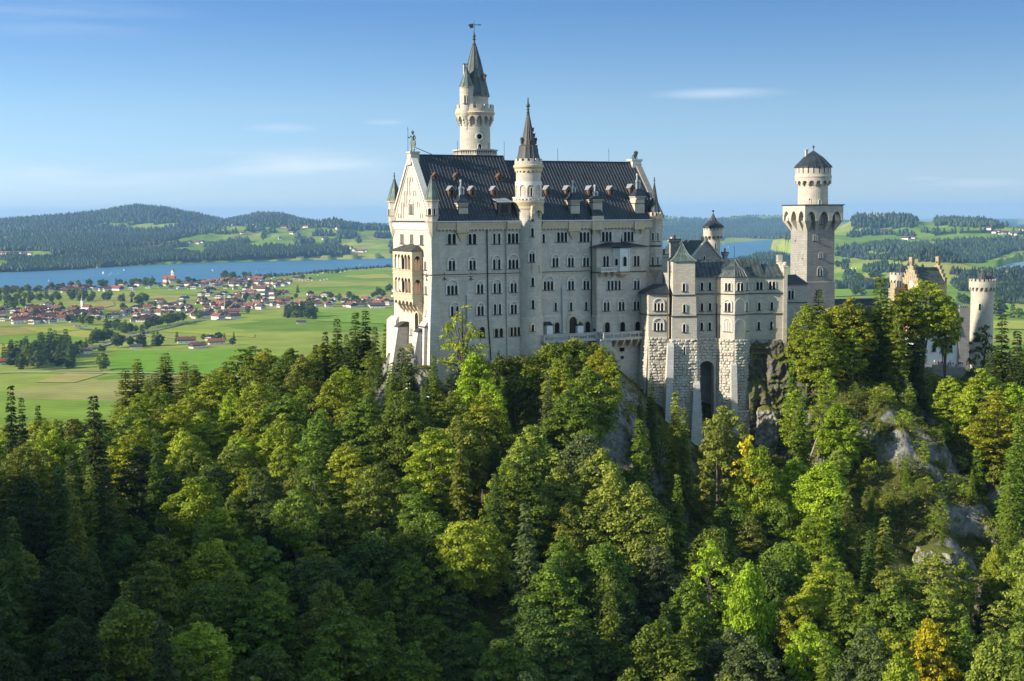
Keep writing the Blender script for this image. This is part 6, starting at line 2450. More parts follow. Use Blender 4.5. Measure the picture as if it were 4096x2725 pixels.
SH = (-cos(SUN_AZ), -sin(SUN_AZ))


def hill(x, y):
    x, y = np.asarray(x, float), np.asarray(y, float)
    sh = x.shape
    q = np.stack([x.ravel(), y.ravel()], -1)
    z = np.zeros(len(q))
    for i in range(0, len(q), 20000):
        d = np.sqrt(((q[i:i + 20000, None] - CP[None, :, :2]) ** 2).sum(-1))
        z[i:i + 20000] = d @ _w[:len(CP)] + _w[len(CP)] + q[i:i + 20000] @ _w[len(CP) + 1:]
    z = z.reshape(sh)
    # crags: broken steps where the ground is steep on the gorge side
    n = fbm(x / 14, y / 14, 4, 2) - .5
    z = z + n * 5.0
    bl = sstep(72, 80, x) * (1 - sstep(112, 122, x)) * sstep(232, 246, y) * (1 - sstep(300, 312, y))
    bl = np.maximum(bl, .8 * sstep(22, 28, x) * (1 - sstep(38, 44, x)) * sstep(246, 254, y) * (1 - sstep(284, 294, y)))
    z = z + bl * (3.4 * (fbm(x / 2.4, y / 2.4, 3, 28) - .5) + (fbm(x / 8 + 3, y / 8, 3, 17) - .5) * 13 + 2.2 * np.abs(np.sin(y / 5.5 + fbm(x / 12, y / 12, 2, 6) * 5)))
    # the mountain shoulder left of the view, which keeps the gorge in shade
    s = -(x * SH[0] + y * SH[1])
    p_ = x * (-SH[1]) + y * SH[0]
    crest = SHADE_Z + 16 * (fbm(p_ / 24, p_ * 0 + .5, 4, 12) - .5)
    crest = crest - np.clip(-(p_ + 215), 0, 110) * .3 - np.clip(-(p_ + SHADE_END), 0, 60) * 3 - np.clip(p_ + 215, 0, 200) * .04
    mnt = crest - np.abs(s + 255) * .95
    return np.where(s < -120, np.maximum(z, mnt), z)


def ground(px, D):
    x = (px - 2048) / F * D
    return float(hill(np.array([x]), np.array([float(D)]))[0])


gx_ = np.concatenate([np.arange(-470, 16, 2.8), np.arange(16, 128, 1.0), np.arange(128, 345, 2.8)])
gy_ = np.concatenate([np.arange(18, 225, 2.8), np.arange(225, 320, 1.0), np.arange(320, 690, 2.8)])
GX, GY = np.meshgrid(gx_, gy_)
GZ = hill(GX, GY)
m, nt, b, o = mat('forest_floor_and_rock')
tc = N(nt, 'ShaderNodeTexCoord')
ge_ = N(nt, 'ShaderNodeNewGeometry')
se = N(nt, 'ShaderNodeSeparateXYZ')
nt.links.new(ge_.outputs['Normal'], se.inputs[0])
nz = N(nt, 'ShaderNodeTexNoise', i_Scale=.16, i_Detail=8.0, i_Roughness=.65)
nt.links.new(tc.outputs['Object'], nz.inputs['Vector'])
ad = N(nt, 'ShaderNodeMath', operation='MULTIPLY_ADD')
nt.links.new(nz.outputs['Fac'], ad.inputs[0])
ad.inputs[1].default_value = .55
nt.links.new(se.outputs[2], ad.inputs[2])
rk = ramp(nt, ad.outputs[0], [(.84, (1, 1, 1)), (.98, (0, 0, 0))])
n2 = N(nt, 'ShaderNodeTexNoise', i_Scale=.8, i_Detail=9.0, i_Roughness=.7)
nt.links.new(tc.outputs['Object'], n2.inputs['Vector'])
rc = ramp(nt, n2.outputs['Fac'], [(.3, (.06, .058, .05)), (.48, (.25, .24, .215)), (.7, (.46, .445, .405))])
gc = ramp(nt, n2.outputs['Fac'], [(.3, (.04, .046, .012)), (.55, (.10, .11, .022)), (.75, (.17, .155, .045))])
nt.links.new(mixc(nt, rk, gc, rc), b.inputs['Base Color'])
b.inputs['Roughness'].default_value = .95
b.inputs['Specular IOR Level'].default_value = .1
bp = N(nt, 'ShaderNodeBump', i_Strength=1.0, i_Distance=1.2)
nt.links.new(n2.outputs['Fac'], bp.inputs['Height'])
nt.links.new(bp.outputs[0], b.inputs['Normal'])
M['floor'] = m
hl = link('castle_hill', grid_mesh('castle_hill', GX, GY, GZ, M['floor'], smooth=True))
tag(hl, kind='structure')
# ================================================================== trees
def leaf_mesh(name, C, Nn, S, tone, asp=1.6, mat_='leaf', trunk=None, rs=None):
    """many small leaf-sized quads: centres, facing directions, sizes, one tone each"""
    n = len(C)
    rs = rs or np.random.RandomState(1)
    Nn = Nn / (np.linalg.norm(Nn, axis=1, keepdims=True) + 1e-9)
    r = rs.normal(size=(n, 3))
    T = np.cross(Nn, r)
    T /= np.linalg.norm(T, axis=1, keepdims=True) + 1e-9
    B = np.cross(Nn, T)
    a, b_ = S[:, None] * .5 * asp ** .5, S[:, None] * .5 / asp ** .5
    fold = Nn * S[:, None] * .12
    V = np.stack([C - T * a, C - B * b_ + fold, C + T * a, C + B * b_ + fold], 1).reshape(-1, 3)
    return quads(name, V, tone, mat_)


def quads(name, V, tone, mat_):
    n = len(V) // 4
    me = bpy.data.meshes.new(name)
    me.vertices.add(4 * n)
    me.vertices.foreach_set('co', V.astype(np.float32).ravel())
    me.loops.add(4 * n)
    me.loops.foreach_set('vertex_index', np.arange(4 * n, dtype=np.int32))
    me.polygons.add(n)
    me.polygons.foreach_set('loop_start', np.arange(0, 4 * n, 4, dtype=np.int32))
    me.update(calc_edges=True)
    at_ = me.attributes.new('tone', 'FLOAT', 'FACE')
    at_.data.foreach_set('value', tone.astype(np.float32))
    me.materials.append(M[mat_])
    return me


def broadleaf(seed, H, Rc, base=.22, nb=75, per=110, size=.46, flat=.6, br=(1.0, 1.9), top=1.0, open_=0.0, limbs=7, shell=.55):
    rs = np.random.RandomState(seed)
    per, size = per * 1.75, size * .76
    C, Nn, S, T = [], [], [], []
    cz_, hz = H * (base + (1 - base) * .5), H * (1 - base) * .5
    cen = []
    k = 0
    while len(cen) < nb and k < 4000:
        k += 1
        u = rs.normal(size=3)
        u /= np.linalg.norm(u)
        q = rs.uniform(shell, 1) ** .6
        # crown: widest below the middle, narrowing to an uneven top
        zz = u[2] * q
        w = (1 - max(0, zz) ** 1.7 * .55) * top
        lob = 1 + .28 * sin(3 * math.atan2(u[1], u[0]) + seed) + .16 * sin(5 * math.atan2(u[1], u[0]) + 2 * seed)
        p = np.array([u[0] * q * Rc * w * lob * .86, u[1] * q * Rc * w * lob * .86, cz_ + zz * hz])
        r = rs.uniform(*br) * (1.12 - .35 * max(0, zz))
        if any(np.linalg.norm(p - c) < (r + rr) * .42 for c, rr in cen):
            continue
        if open_ and rs.rand() < open_:
            continue
        cen.append((p, r))
    for p, r in cen:
        n = int(per * (r / 1.4) ** 2)
        u = rs.normal(size=(n, 3))
        u /= np.linalg.norm(u, axis=1, keepdims=True)
        u[:, 2] = np.where(u[:, 2] < -.35, -u[:, 2], u[:, 2])
        q = rs.uniform(.45, 1.08, n)[:, None]
        c = p + u * q * r * np.array([1, 1, flat])
        C.append(c)
        Nn.append(u * np.array([.8, .8, 1]) + np.array([0, 0, .55]) + rs.normal(size=(n, 3)) * .45)
        S.append(rs.uniform(.65, 1.35, n) * size)
        bt_ = rs.uniform(.25, .75)
        T.append(np.clip(bt_ + rs.normal(size=n) * .17, 0, 1))
    crown = leaf_mesh('crown', np.concatenate(C), np.concatenate(Nn), np.concatenate(S), np.concatenate(T), rs=rs)
    tm = MB()
    rr = H * .013 + .06
    tm.tube([(0, 0, -3), (0, 0, 0), (rs.normal() * .15, rs.normal() * .15, H * .35), (rs.normal() * .3, rs.normal() * .3, H * .62), (rs.normal() * .4, rs.normal() * .4, H * .88)], [rr * 1.4, rr * 1.1, rr * .8, rr * .5, rr * .12], 7)
    for i in range(min(limbs, len(cen))):
        p, r = cen[(i * 7) % len(cen)]
        z0_ = min(p[2] - 1.0, H * rs.uniform(.28, .6))
        tm.tube([(0, 0, z0_), (p[0] * .45, p[1] * .45, z0_ + (p[2] - z0_) * .6), tuple(p)], [rr * .5, rr * .32, .03], 5)
    return tm.mesh('trunk', 'bark'), crown


def conifer(seed, H, Rc, base=.10, rows=34, size=.62, soft=False, gaps=.12):
    rs = np.random.RandomState(seed)
    V, T = [], []
    for i in range(rows):
        f = (i + rs.uniform(-.3, .3)) / rows
        z = H * (base + (1 - base) * f)
        r = Rc * (1 - f) ** (.85 if not soft else .7) * rs.uniform(.8, 1.12) + .12
        nb = max(4, int(6 + 7 * (1 - f)))
        for k in range(nb):
            if rs.rand() < gaps:
                continue
            a = 2 * pi * (k + rs.uniform(-.35, .35)) / nb + i * 1.7
            L = r * rs.uniform(.72, 1.15)
            droop = (.42 if not soft else .2) * L * rs.uniform(.6, 1.3)
            tone0 = rs.uniform(.25, .75)
            ns = max(2, int(L / size * 2.6))
            for j in range(ns):
                t = (j + .7) / ns
                for side in (-1, 1):
                    w = size * (1.15 - .55 * t) * rs.uniform(.7, 1.3)
                    cx, cy_ = L * t * cos(a), L * t * sin(a)
                    zz = z - droop * t ** 1.3 + .15 * L * t * t + rs.normal() * .08
                    d = np.array([cos(a + side * .75), sin(a + side * .75), -.25 + rs.normal() * .18])
                    s_ = np.array([-sin(a + side * .75), cos(a + side * .75), rs.normal() * .5])
                    c = np.array([cx, cy_, zz])
                    hw = w * .30
                    V += [c, c + d * w * .6 + s_ * hw, c + d * w * 1.25 + np.array([0, 0, -.12 * w]), c + d * w * .6 - s_ * hw]
                    T.append(np.clip(tone0 + rs.normal() * .15 + .15 * t, 0, 1))
    crown = quads('crown', np.array(V), np.array(T), 'leaf')
    tm = MB()
    rr = H * .011 + .05
    tm.tube([(0, 0, -3), (0, 0, 0), (0, 0, H * .5), (0, 0, H * .99)], [rr * 1.4, rr * 1.1, rr * .6, .02], 7)
    for i in range(10):
        a, z = rs.uniform(0, 6.28), H * rs.uniform(.05, .5)
        tm.tube([(0, 0, z), (Rc * .5 * cos(a), Rc * .5 * sin(a), z - .2)], [.05, .02], 4)
    return tm.mesh('trunk', 'bark'), crown


KINDS = {
    'beech_tree': [broadleaf(s, 20, 5.2, .14, 170, 88, .46, .5, (.62, 1.5)) for s in (11, 12, 13, 14, 15, 17)] + [broadleaf(16, 20, 4.6, .50, 110, 88, .46, .55, (.6, 1.4))],
    'maple_tree': [broadleaf(s, 18, 5.0, .18, 130, 95, .48, .75, (.75, 1.7), limbs=9) for s in (21, 22, 23, 24)],
    'young_tree': [broadleaf(s, 14, 3.0, .12, 80, 85, .40, .6, (.42, .95)) for s in (31, 32, 33)],
    'spruce_tree': [conifer(s, 24, 3.7, .06, 40) for s in (41, 42, 43, 44)],
    'larch_tree': [conifer(s, 23, 3.9, .08, 40, .5, True, .05) for s in (51, 52)],
    'shrub': [broadleaf(s, 4.2, 2.2, .05, 20, 70, .36, .7, (.5, .95), limbs=3) for s in (61, 62, 63)],
    'sparse_tree': [broadleaf(71, 15, 4.2, .30, 54, 56, .42, .7, (.5, 1.0), limbs=22, shell=.35)],
}
KH = {'beech_tree': (20, 5.2), 'maple_tree': (18, 5.0), 'young_tree': (14, 3.0), 'spruce_tree': (24, 3.7), 'larch_tree': (23, 3.9), 'shrub': (4.2, 2.2), 'sparse_tree': (15, 4.2)}
PAL = {'yellow-green': (0.305, 0.351, 0.024), 'green': (0.153, 0.213, 0.022), 'deep green': (0.088, 0.132, 0.022), 'golden': (.31, .325, .020), 'olive': (0.194, 0.221, 0.028), 'dark': (0.054, 0.078, 0.018),
       'light green': (0.271, 0.316, 0.043), 'bright yellow': (0.538, 0.480, 0.018), 'grey-green': (0.131, 0.168, 0.051), 'bright green': (0.288, 0.370, 0.020)}
LIMIT = [(-300, 1600), (0, 1650), (150, 1650), (300, 1630), (440, 1610), (480, 1560), (560, 1500), (700, 1480), (860, 1450), (950, 1400), (1100, 1370), (1250, 1345), (1320, 1330), (1480, 1300), (1550, 1375), (1600, 1430), (1650, 1490), (1700, 1530), (1780, 1530), (1850, 1480), (1950, 1450), (2080, 1440), (2140, 1430),
         (2200, 1390), (2300, 1368), (2400, 1390), (2440, 1420), (2470, 1500), (2510, 1560), (2560, 1620), (2640, 1640), (2700, 1690), (2760, 1760), (2830, 1800), (2870, 1760), (2920, 1760), (2980, 1790), (3040, 1760), (3090, 1640), (3130, 1520), (3170, 1430), (3200, 1340), (3240, 1230), (3300, 1200), (3340, 1210), (3400, 1210), (3480, 1190), (3560, 1200), (3640, 1200), (3720, 1240),
         (3745, 1490), (3880, 1490), (3900, 1400), (3990, 1400), (4050, 1340), (4400, 1320)]
FOREST = []          # (name, px, py, D, look, crown object, thing)


def place(kind, x, y, z, s, look, rz, var=None, wid=1.0, tilt=0.0):
    v = KINDS[kind]
    t, c = v[var % len(v)] if var is not None else v[rngt.randrange(len(v))]
    e = link(kind, None, None, (x, y, z), rz)
    e.scale = (s * wid, s * wid, s)
    if tilt:
        e.rotation_euler = (tilt, 0, rz)
    to = link('trunk', t, e)
    co = link('crown', c, e)
    col = PAL[look]
    j = rngt.uniform(.85, 1.18)
    g = rngt.uniform(.93, 1.08)
    co.color = (col[0] * j, col[1] * j * g, col[2] * j, 1)
    H_, Rr = KH[kind]
    px, py = proj((x, y, z + H_ * s * .6))
    FOREST.append([kind, px, py, y, look, e])
    return e


rngt = random.Random(20)


def by_sight(kind, px, py_top, D, look, h=None, wid=1.0, var=None):
    """a tree seen with its top at (px, py_top), standing on the hill at distance D"""
    if px > 3150 and D > 300:
        D = 300 + (D - 300) * .28
    p = at(px, py_top, D)
    zg = float(hill(np.array([p.x]), np.array([p.y]))[0])
    H_ = KH[kind][0]
    hh = max(h or 3.0, p.z - zg)
    if h:
        wid *= min(1, h / hh * 1.15)
    return place(kind, p.x, p.y, p.z - hh, hh / H_, look, rngt.uniform(0, 6.28), var, wid)


# trees one can pick out in the photo: kind, x, top y, distance, look, (height), (width)
for a in [
        # crest on the left, against the meadows
        ('spruce_tree', 40, 1528, 285, 'dark', 26, .8), ('spruce_tree', 85, 1580, 296, 'dark', 22, .8), ('spruce_tree', 150, 1612, 310, 'deep green', 18, .9), ('spruce_tree', -60, 1560, 270, 'dark', 28, 1),
        ('spruce_tree', 372, 1568, 262, 'dark', 27, 1.05), ('larch_tree', 548, 1432, 352, 'olive', 22, 1.47), ('larch_tree', 500, 1470, 348, 'olive', 19, 1.55), ('larch_tree', 660, 1408, 356, 'olive', 24, 1.71), ('larch_tree', 735, 1440, 352, 'olive', 22, 1.55), ('larch_tree', 775, 1455, 345, 'olive', 20, 1.55),
        ('larch_tree', 620, 1480, 345, 'olive', 18, 1.55), ('larch_tree', 590, 1500, 340, 'olive', 16, 1.55), ('spruce_tree', 900, 1440, 352, 'dark', 18, .9), ('spruce_tree', 865, 1468, 350, 'deep green', 16, .9), ('young_tree', 1010, 1505, 322, 'grey-green', 9, .8), ('beech_tree', 1000, 1385, 348, 'olive', 20, 1.55), ('beech_tree', 1060, 1390, 344, 'golden', 18, 1),
        # spruces left of the palace gable
        ('spruce_tree', 1348, 1265, 330, 'deep green', 25, 1.05), ('spruce_tree', 1420, 1238, 328, 'deep green', 27, 1.1), ('spruce_tree', 1462, 1232, 330, 'deep green', 27, 1.15), ('spruce_tree', 1500, 1300, 326, 'deep green', 22, 1), ('spruce_tree', 1385, 1330, 322, 'dark', 20, 1), ('spruce_tree', 1545, 1285, 345, 'green', 20, 1),
        ('spruce_tree', 1300, 1318, 330, 'dark', 22, 1), ('spruce_tree', 1260, 1370, 328, 'deep green', 18, 1), ('spruce_tree', 1605, 1380, 292, 'deep green', 23, 1.15), ('spruce_tree', 1632, 1395, 290, 'deep green', 21, 1.1), ('spruce_tree', 1570, 1440, 292, 'green', 17, 1), ('spruce_tree', 1735, 1410, 287, 'green', 16, .95), ('spruce_tree', 1705, 1500, 284, 'deep green', 12, 1),
        # at the foot of the palace front
        ('sparse_tree', 1850, 1215, 292, 'yellow-green', 20, .9), ('beech_tree', 1890, 1400, 286, 'bright green', 18, .8), ('young_tree', 1930, 1410, 287, 'yellow-green', 14, 1.1), ('maple_tree', 1960, 1530, 280, 'bright green', 13, .9), ('shrub', 2010, 1420, 301, 'green', None, 1), ('young_tree', 1995, 1400, 300, 'deep green', 5, .8), ('young_tree', 2110, 1425, 296, 'yellow-green', 6, 1),
        ('shrub', 2180, 1395, 304, 'olive', 4, 1.6), ('shrub', 2250, 1372, 305, 'deep green', 5, 1.6), ('shrub', 2310, 1362, 304, 'deep green', 6, 1.5), ('shrub', 2370, 1385, 303, 'deep green', 5, 1.5), ('young_tree', 2330, 1400, 297, 'yellow-green', 9, 1.2), ('young_tree', 2260, 1420, 294, 'olive', 9, 1.4), ('beech_tree', 2400, 1395, 292, 'golden', 12, 1.0), ('beech_tree', 2240, 1440, 286, 'yellow-green', 16, .9), ('beech_tree', 2440, 1420, 290, 'yellow-green', 10, 1.0),
        ('young_tree', 2060, 1470, 290, 'deep green', 12, .9), ('spruce_tree', 2220, 1430, 287, 'yellow-green', 15, 1.3), ('spruce_tree', 2010, 1500, 282, 'green', 12, 1),
        # in front of the hewn foot
        ('spruce_tree', 2605, 1488, 290, 'deep green', 17, .8), ('spruce_tree', 2560, 1580, 286, 'deep green', 14, .9), ('spruce_tree', 2700, 1555, 284, 'golden', 24, .9), ('spruce_tree', 2735, 1620, 282, 'olive', 20, 1), ('young_tree', 2640, 1700, 284, 'green', 8, 1),
        ('beech_tree', 2895, 1620, 274, 'light green', 20, .82), ('young_tree', 2870, 1700, 272, 'light green', 17, 1.2), ('young_tree', 2998, 1735, 268, 'bright yellow', 17, .95), ('maple_tree', 3040, 1790, 266, 'bright green', 17, .9),
        # maples in the middle, sunlight put into their lighter green
        ('maple_tree', 2130, 1705, 262, 'light green', 18, 1), ('maple_tree', 2080, 1770, 258, 'light green', 17, 1), ('maple_tree', 2340, 1735, 258, 'grey-green', 19, .9), ('maple_tree', 2400, 1800, 254, 'light green', 18, 1), ('maple_tree', 2450, 1900, 246, 'light green', 17, 1.1), ('maple_tree', 2560, 1930, 244, 'light green', 17, 1), ('maple_tree', 2240, 1870, 252, 'light green', 15, 1), ('maple_tree', 2020, 1860, 252, 'golden', 13, .9),
        ('young_tree', 2850, 2140, 226, 'bright green', 17, 1), ('maple_tree', 2985, 2250, 214, 'bright green', 15, .8),
        # right hand slope
        ('spruce_tree', 3275, 1150, 378, 'olive', 24, 1.3), ('beech_tree', 3230, 1205, 352, 'yellow-green', 19, .9), ('beech_tree', 3290, 1290, 330, 'bright green', 17, 1), ('spruce_tree', 3525, 1092, 366, 'green', 38, 1.25), ('spruce_tree', 3440, 1200, 358, 'deep green', 26, 1.1), ('spruce_tree', 3590, 1210, 352, 'olive', 28, 1.1), ('beech_tree', 3400, 1195, 362, 'golden', 22, 1), ('beech_tree', 3340, 1215, 366, 'golden', 18, 1),
        ('beech_tree', 3700, 1118, 384, 'yellow-green', 27, 1.0, 6), ('beech_tree', 3785, 1180, 386, 'yellow-green', 24, .6, 6), ('spruce_tree', 3660, 1215, 370, 'dark', 28, 1.1), ('beech_tree', 3610, 1160, 376, 'golden', 23, .9), ('young_tree', 3930, 1290, 392, 'deep green', 20, .8), ('spruce_tree', 4010, 1245, 366, 'dark', 29, 1.1), ('spruce_tree', 4070, 1310, 350, 'dark', 26, 1), ('spruce_tree', 3960, 1390, 372, 'deep green', 18, 1.1),
        ('spruce_tree', 3130, 1480, 318, 'yellow-green', 19, 1), ('spruce_tree', 3170, 1420, 322, 'green', 22, 1), ('maple_tree', 3620, 1510, 345, 'grey-green', 13, .9), ('beech_tree', 3930, 1480, 318, 'yellow-green', 20, 1.2), ('beech_tree', 3990, 1570, 292, 'golden', 19, 1.25), ('beech_tree', 3800, 1500, 342, 'yellow-green', 14, 1.1),
        ('spruce_tree', 3390, 1960, 250, 'olive', 27, 1.1), ('spruce_tree', 3345, 1990, 248, 'deep green', 22, 1), ('spruce_tree', 3540, 2050, 238, 'olive', 26, 1.1), ('spruce_tree', 3480, 2110, 236, 'deep green', 20, 1), ('spruce_tree', 3300, 2150, 232, 'green', 18, 1), ('spruce_tree', 3910, 1790, 282, 'green', 22, 1.15), ('spruce_tree', 4040, 1800, 270, 'green', 24, 1.2), ('spruce_tree', 3190, 1620, 305, 'green', 18, 1),
        ('beech_tree', 3720, 2460, 198, 'bright yellow', 15, .95), ('beech_tree', 3480, 2500, 196, 'grey-green', 14, 1), ('maple_tree', 3980, 2540, 190, 'light green', 14, 1), ('maple_tree', 3990, 2180, 232, 'yellow-green', 14, .6), ('beech_tree', 3600, 2600, 188, 'yellow-green', 13, 1), ('beech_tree', 3260, 2040, 246, 'bright green', 15, 1), ('beech_tree', 3180, 1830, 270, 'bright green', 18, 1), ('beech_tree', 3350, 1800, 275, 'light green', 12, .9)]:
    k, px, pt, D, look = a[:5]
    by_sight(k, px, pt, D, look, *(a[5:] if len(a) > 5 else ()))

for i, px in enumerate(range(1850, 2440, 24)):
    q = float(interp(px, LIMIT))
    by_sight('shrub', px + rngt.uniform(-8, 8), q + rngt.uniform(-18, 14), 303, ('deep green', 'green', 'olive', 'yellow-green')[i % 4], rngt.uniform(3, 5), 1.35)
    by_sight('shrub' if i % 3 else 'young_tree', px + rngt.uniform(-8, 8), q + rngt.uniform(40, 75), 296, ('olive', 'green', 'yellow-green', 'deep green')[i % 4], rngt.uniform(4, 6), 1.3)
for px, pt, D, h in ((1480, 1400, 318, 14), (1515, 1415, 314, 13), (1555, 1450, 306, 11), (1590, 1490, 298, 10), (1650, 1500, 290, 11), (1690, 1540, 286, 9), (1760, 1520, 288, 9), (1800, 1500, 290, 9)):
    by_sight('spruce_tree' if px % 20 else 'young_tree', px, pt, D, ('deep green', 'green', 'olive')[px % 3], h, 1.2)

for i in range(95):
    D = rngt.uniform(236, 306)
    px = rngt.uniform(3425, 3975)
    x = (px - 2048) / F * D
    k = ('shrub', 'shrub', 'shrub', 'young_tree', 'shrub', 'spruce_tree')[i % 6]
    s = rngt.uniform(.45, 1.1) if k == 'shrub' else (rngt.uniform(.25, .5) if k == 'young_tree' else rngt.uniform(.16, .34))
    place(k, x, D, float(hill(np.array([x]), np.array([D]))[0]) - .2, s, ('yellow-green', 'olive', 'light green', 'green', 'bright green')[rngt.randrange(5)] if k != 'spruce_tree' else 'green', rngt.uniform(0, 6.28), None, rngt.uniform(.9, 1.3))

# the rest of the wood, spaced as trees stand
rs_ = np.random.RandomState(5)
taken = [(f[5].location.x, f[5].location.y, 3.2 if f[0] == 'shrub' else 5.0) for f in FOREST]


def in_castle(x, y):
    for FRm, x0, x1, y0, y1 in ((P, -4.5, 60, -4, 25), (K, -8, 28, -6.5, 13), (Q, -3, 14, -3, 16), (E, -3, 40, -5, 22), (H, -3, 14, -2, 9), (G, -3, 16, -3, 18), (V, -3, 36, -2, 6), (Y_, -8, 20, -1, 12)):
        a, b_, _ = FRm.local((x, y, 0))
        if x0 < a < x1 and y0 < b_ < y1:
            return True
    return math.hypot(x - f1.O.x, y - f1.O.y) < 7.5


def region(px, py, D, rnd):
    """what grows where: (kind weights, looks), looks chosen lighter on lit slopes and darker in shade"""
    if 3420 < px < 3980 and 1640 < py < 2330:
        return ('shrub', 'young_tree', 'spruce_tree'), (.66, .26, .08), ('yellow-green', 'olive', 'light green', 'yellow-green', 'green')
    if 2420 < px < 2860 and 1600 < py < 2150 and D > 258:
        return ('shrub', 'young_tree', 'spruce_tree'), (.5, .3, .2), ('olive', 'deep green', 'green')
    if 1600 < px < 2570 and D > 283:
        return ('shrub', 'young_tree'), (.78, .22), ('deep green', 'green', 'olive', 'yellow-green')
    if px < 1500 and D > 268:
        return ('beech_tree', 'spruce_tree', 'maple_tree'), (.82, .08, .10), ('yellow-green', 'yellow-green', 'bright green', 'olive', 'golden', 'green')
    if px < 700 and D <= 268:
        return ('spruce_tree', 'beech_tree', 'maple_tree'), (.42, .42, .16), ('dark', 'deep green', 'deep green', 'olive')
    if px < 2100:
        return ('beech_tree', 'maple_tree', 'spruce_tree'), (.66, .24, .10), ('green', 'olive', 'green', 'deep green', 'yellow-green')
    if px < 3150:
        return ('maple_tree', 'beech_tree', 'spruce_tree'), (.55, .37, .08), ('green', 'deep green', 'grey-green', 'green', 'olive')
    if px < 3500 or D > 300:
        return ('beech_tree', 'spruce_tree', 'maple_tree', 'young_tree'), (.42, .24, .14, .20), ('yellow-green', 'yellow-green', 'bright green', 'golden', 'bright green')
    return ('spruce_tree', 'beech_tree', 'maple_tree', 'young_tree'), (.30, .38, .16, .16), ('green', 'yellow-green', 'bright green', 'olive', 'light green')


cand = []
for i in range(18000):
    D = 95 + 340 * rs_.rand() ** .8
    px = rs_.uniform(-350, 4800)
    x = (px - 2048) / F * D
    cand.append((x, D, px))
zc_ = hill(np.array([c[0] for c in cand]), np.array([c[1] for c in cand]))
new = []
for (x, y, px), z in zip(cand, zc_):
    if z < 25 or in_castle(x, y):
        continue
    pxx, pyb = proj((x, y, z + 8))
    kinds, wts, looks = region(pxx, pyb, y, rs_)
    kind = kinds[rs_.choice(len(kinds), p=wts)]
    look = looks[rs_.randint(len(looks))]
    if kind == 'spruce_tree' and look in ('golden', 'yellow-green', 'light green', 'bright green'):
        look = 'green'
    sep = {'shrub': 3.0, 'young_tree': 4.2, 'spruce_tree': 5.2}.get(kind, 5.9)
    if 1600 < pxx < 2570 and y > 283:
        sep *= .8
    if kind == 'shrub' and 3400 < pxx < 4000:
        sep = 1.7
    if any((x - a) ** 2 + (y - b_) ** 2 < ((sep + c) * .62) ** 2 for a, b_, c in taken):
        continue
    H_, Rr = KH[kind]
    s = rs_.uniform(.78, 1.15)
    # tops stay under the photo's tree line
    lim = max(interp(pxx + d * Rr * s / y * F, LIMIT) for d in (-.8, -.4, 0, .4, .8))
    ok = False
    for _ in range(7):
        pt = proj((x, y, z + H_ * s))[1]
        if pt > (max(lim, 2190) if 3430 < pxx < 3970 and y < 284 else lim):
            ok = True
            break
        s *= .82
    if not ok or (s < .3 and kind != 'shrub') or s < .2:
        continue
    taken.append((x, y, sep))
    new.append((kind, x, y, float(z), s, look))
# leave out what stands wholly behind other trees
buf = np.zeros((172, 258))
allt = [(f[0], f[5].location.x, f[5].location.y, f[5].location.z, f[5].scale[2], None) for f in FOREST] + new
keep = []
for t in sorted(allt, key=lambda q: q[2]):
    kind, x, y, z, s, look = t
    H_, Rr = KH[kind]
    b0 = .1
    cpx, cpy = proj((x, y, z + H_ * s * .56))
    rx, ry = Rr * s / y * F / 16 * .9, H_ * s * .45 / y * F / 16
    cx, cy_ = cpx / 16, cpy / 16
    x0, x1, y0, y1 = int(max(0, cx - rx)), int(min(256, cx + rx + 1)), int(max(0, cy_ - ry)), int(min(171, cy_ + ry + 1))
    if x1 <= x0 or y1 <= y0:
        if look is not None and 4096 < cpx < 4750 and y > 180 and rs_.rand() < .6:
            keep.append(t)               # a few beyond the right edge, where the wood goes on
        continue
    yy, xx = np.mgrid[y0:y1, x0:x1]
    e = (((xx + .5 - cx) / rx) ** 2 + ((yy + .5 - cy_) / ry) ** 2) < 1
    if 'spruce' in kind or 'larch' in kind:
        e &= np.abs(xx + .5 - cx) < rx * np.clip((yy - cy_ + ry) / (2 * ry), .1, 1)
    if not e.any():
        continue
    sub = buf[y0:y1, x0:x1]
    vis = (sub[e] < .8).mean()
    if look is not None and vis < .16:
        continue
    sub[e] += .55 if kind not in ('shrub', 'sparse_tree') else .25
    if look is not None:
        keep.append(t)
for kind, x, y, z, s, look in keep:
    place(kind, x, y, z - .3, s, look, rs_.uniform(0, 6.28), rs_.randint(9), rs_.uniform(.9, 1.12))
print('FOREST', len(FOREST), {k: sum(1 for f in FOREST if f[0] == k) for k in KINDS})

# dead leaning trunk on the right hand slope
p0, p1 = at(3225, 1880, 292), at(3275, 1730, 292)
mb = MB()
mb.tube([tuple(p0 - Vector((0, 0, 1))), tuple(p0), tuple(p0.lerp(p1, .5)), tuple(p1)], [.25, .22, .17, .1], 6)
for i in range(14):
    q = p0.lerp(p1, .35 + .6 * i / 14)
    mb.tube([tuple(q), tuple(q + Vector((1.2 - i * .04, .3 * (-1) ** i, -.5)))], [.06, .02], 4)
tag(mb.build('dead_tree', 'palebark'), 'bare pale dead trunk leaning on the slope below the square tower', 'tree')

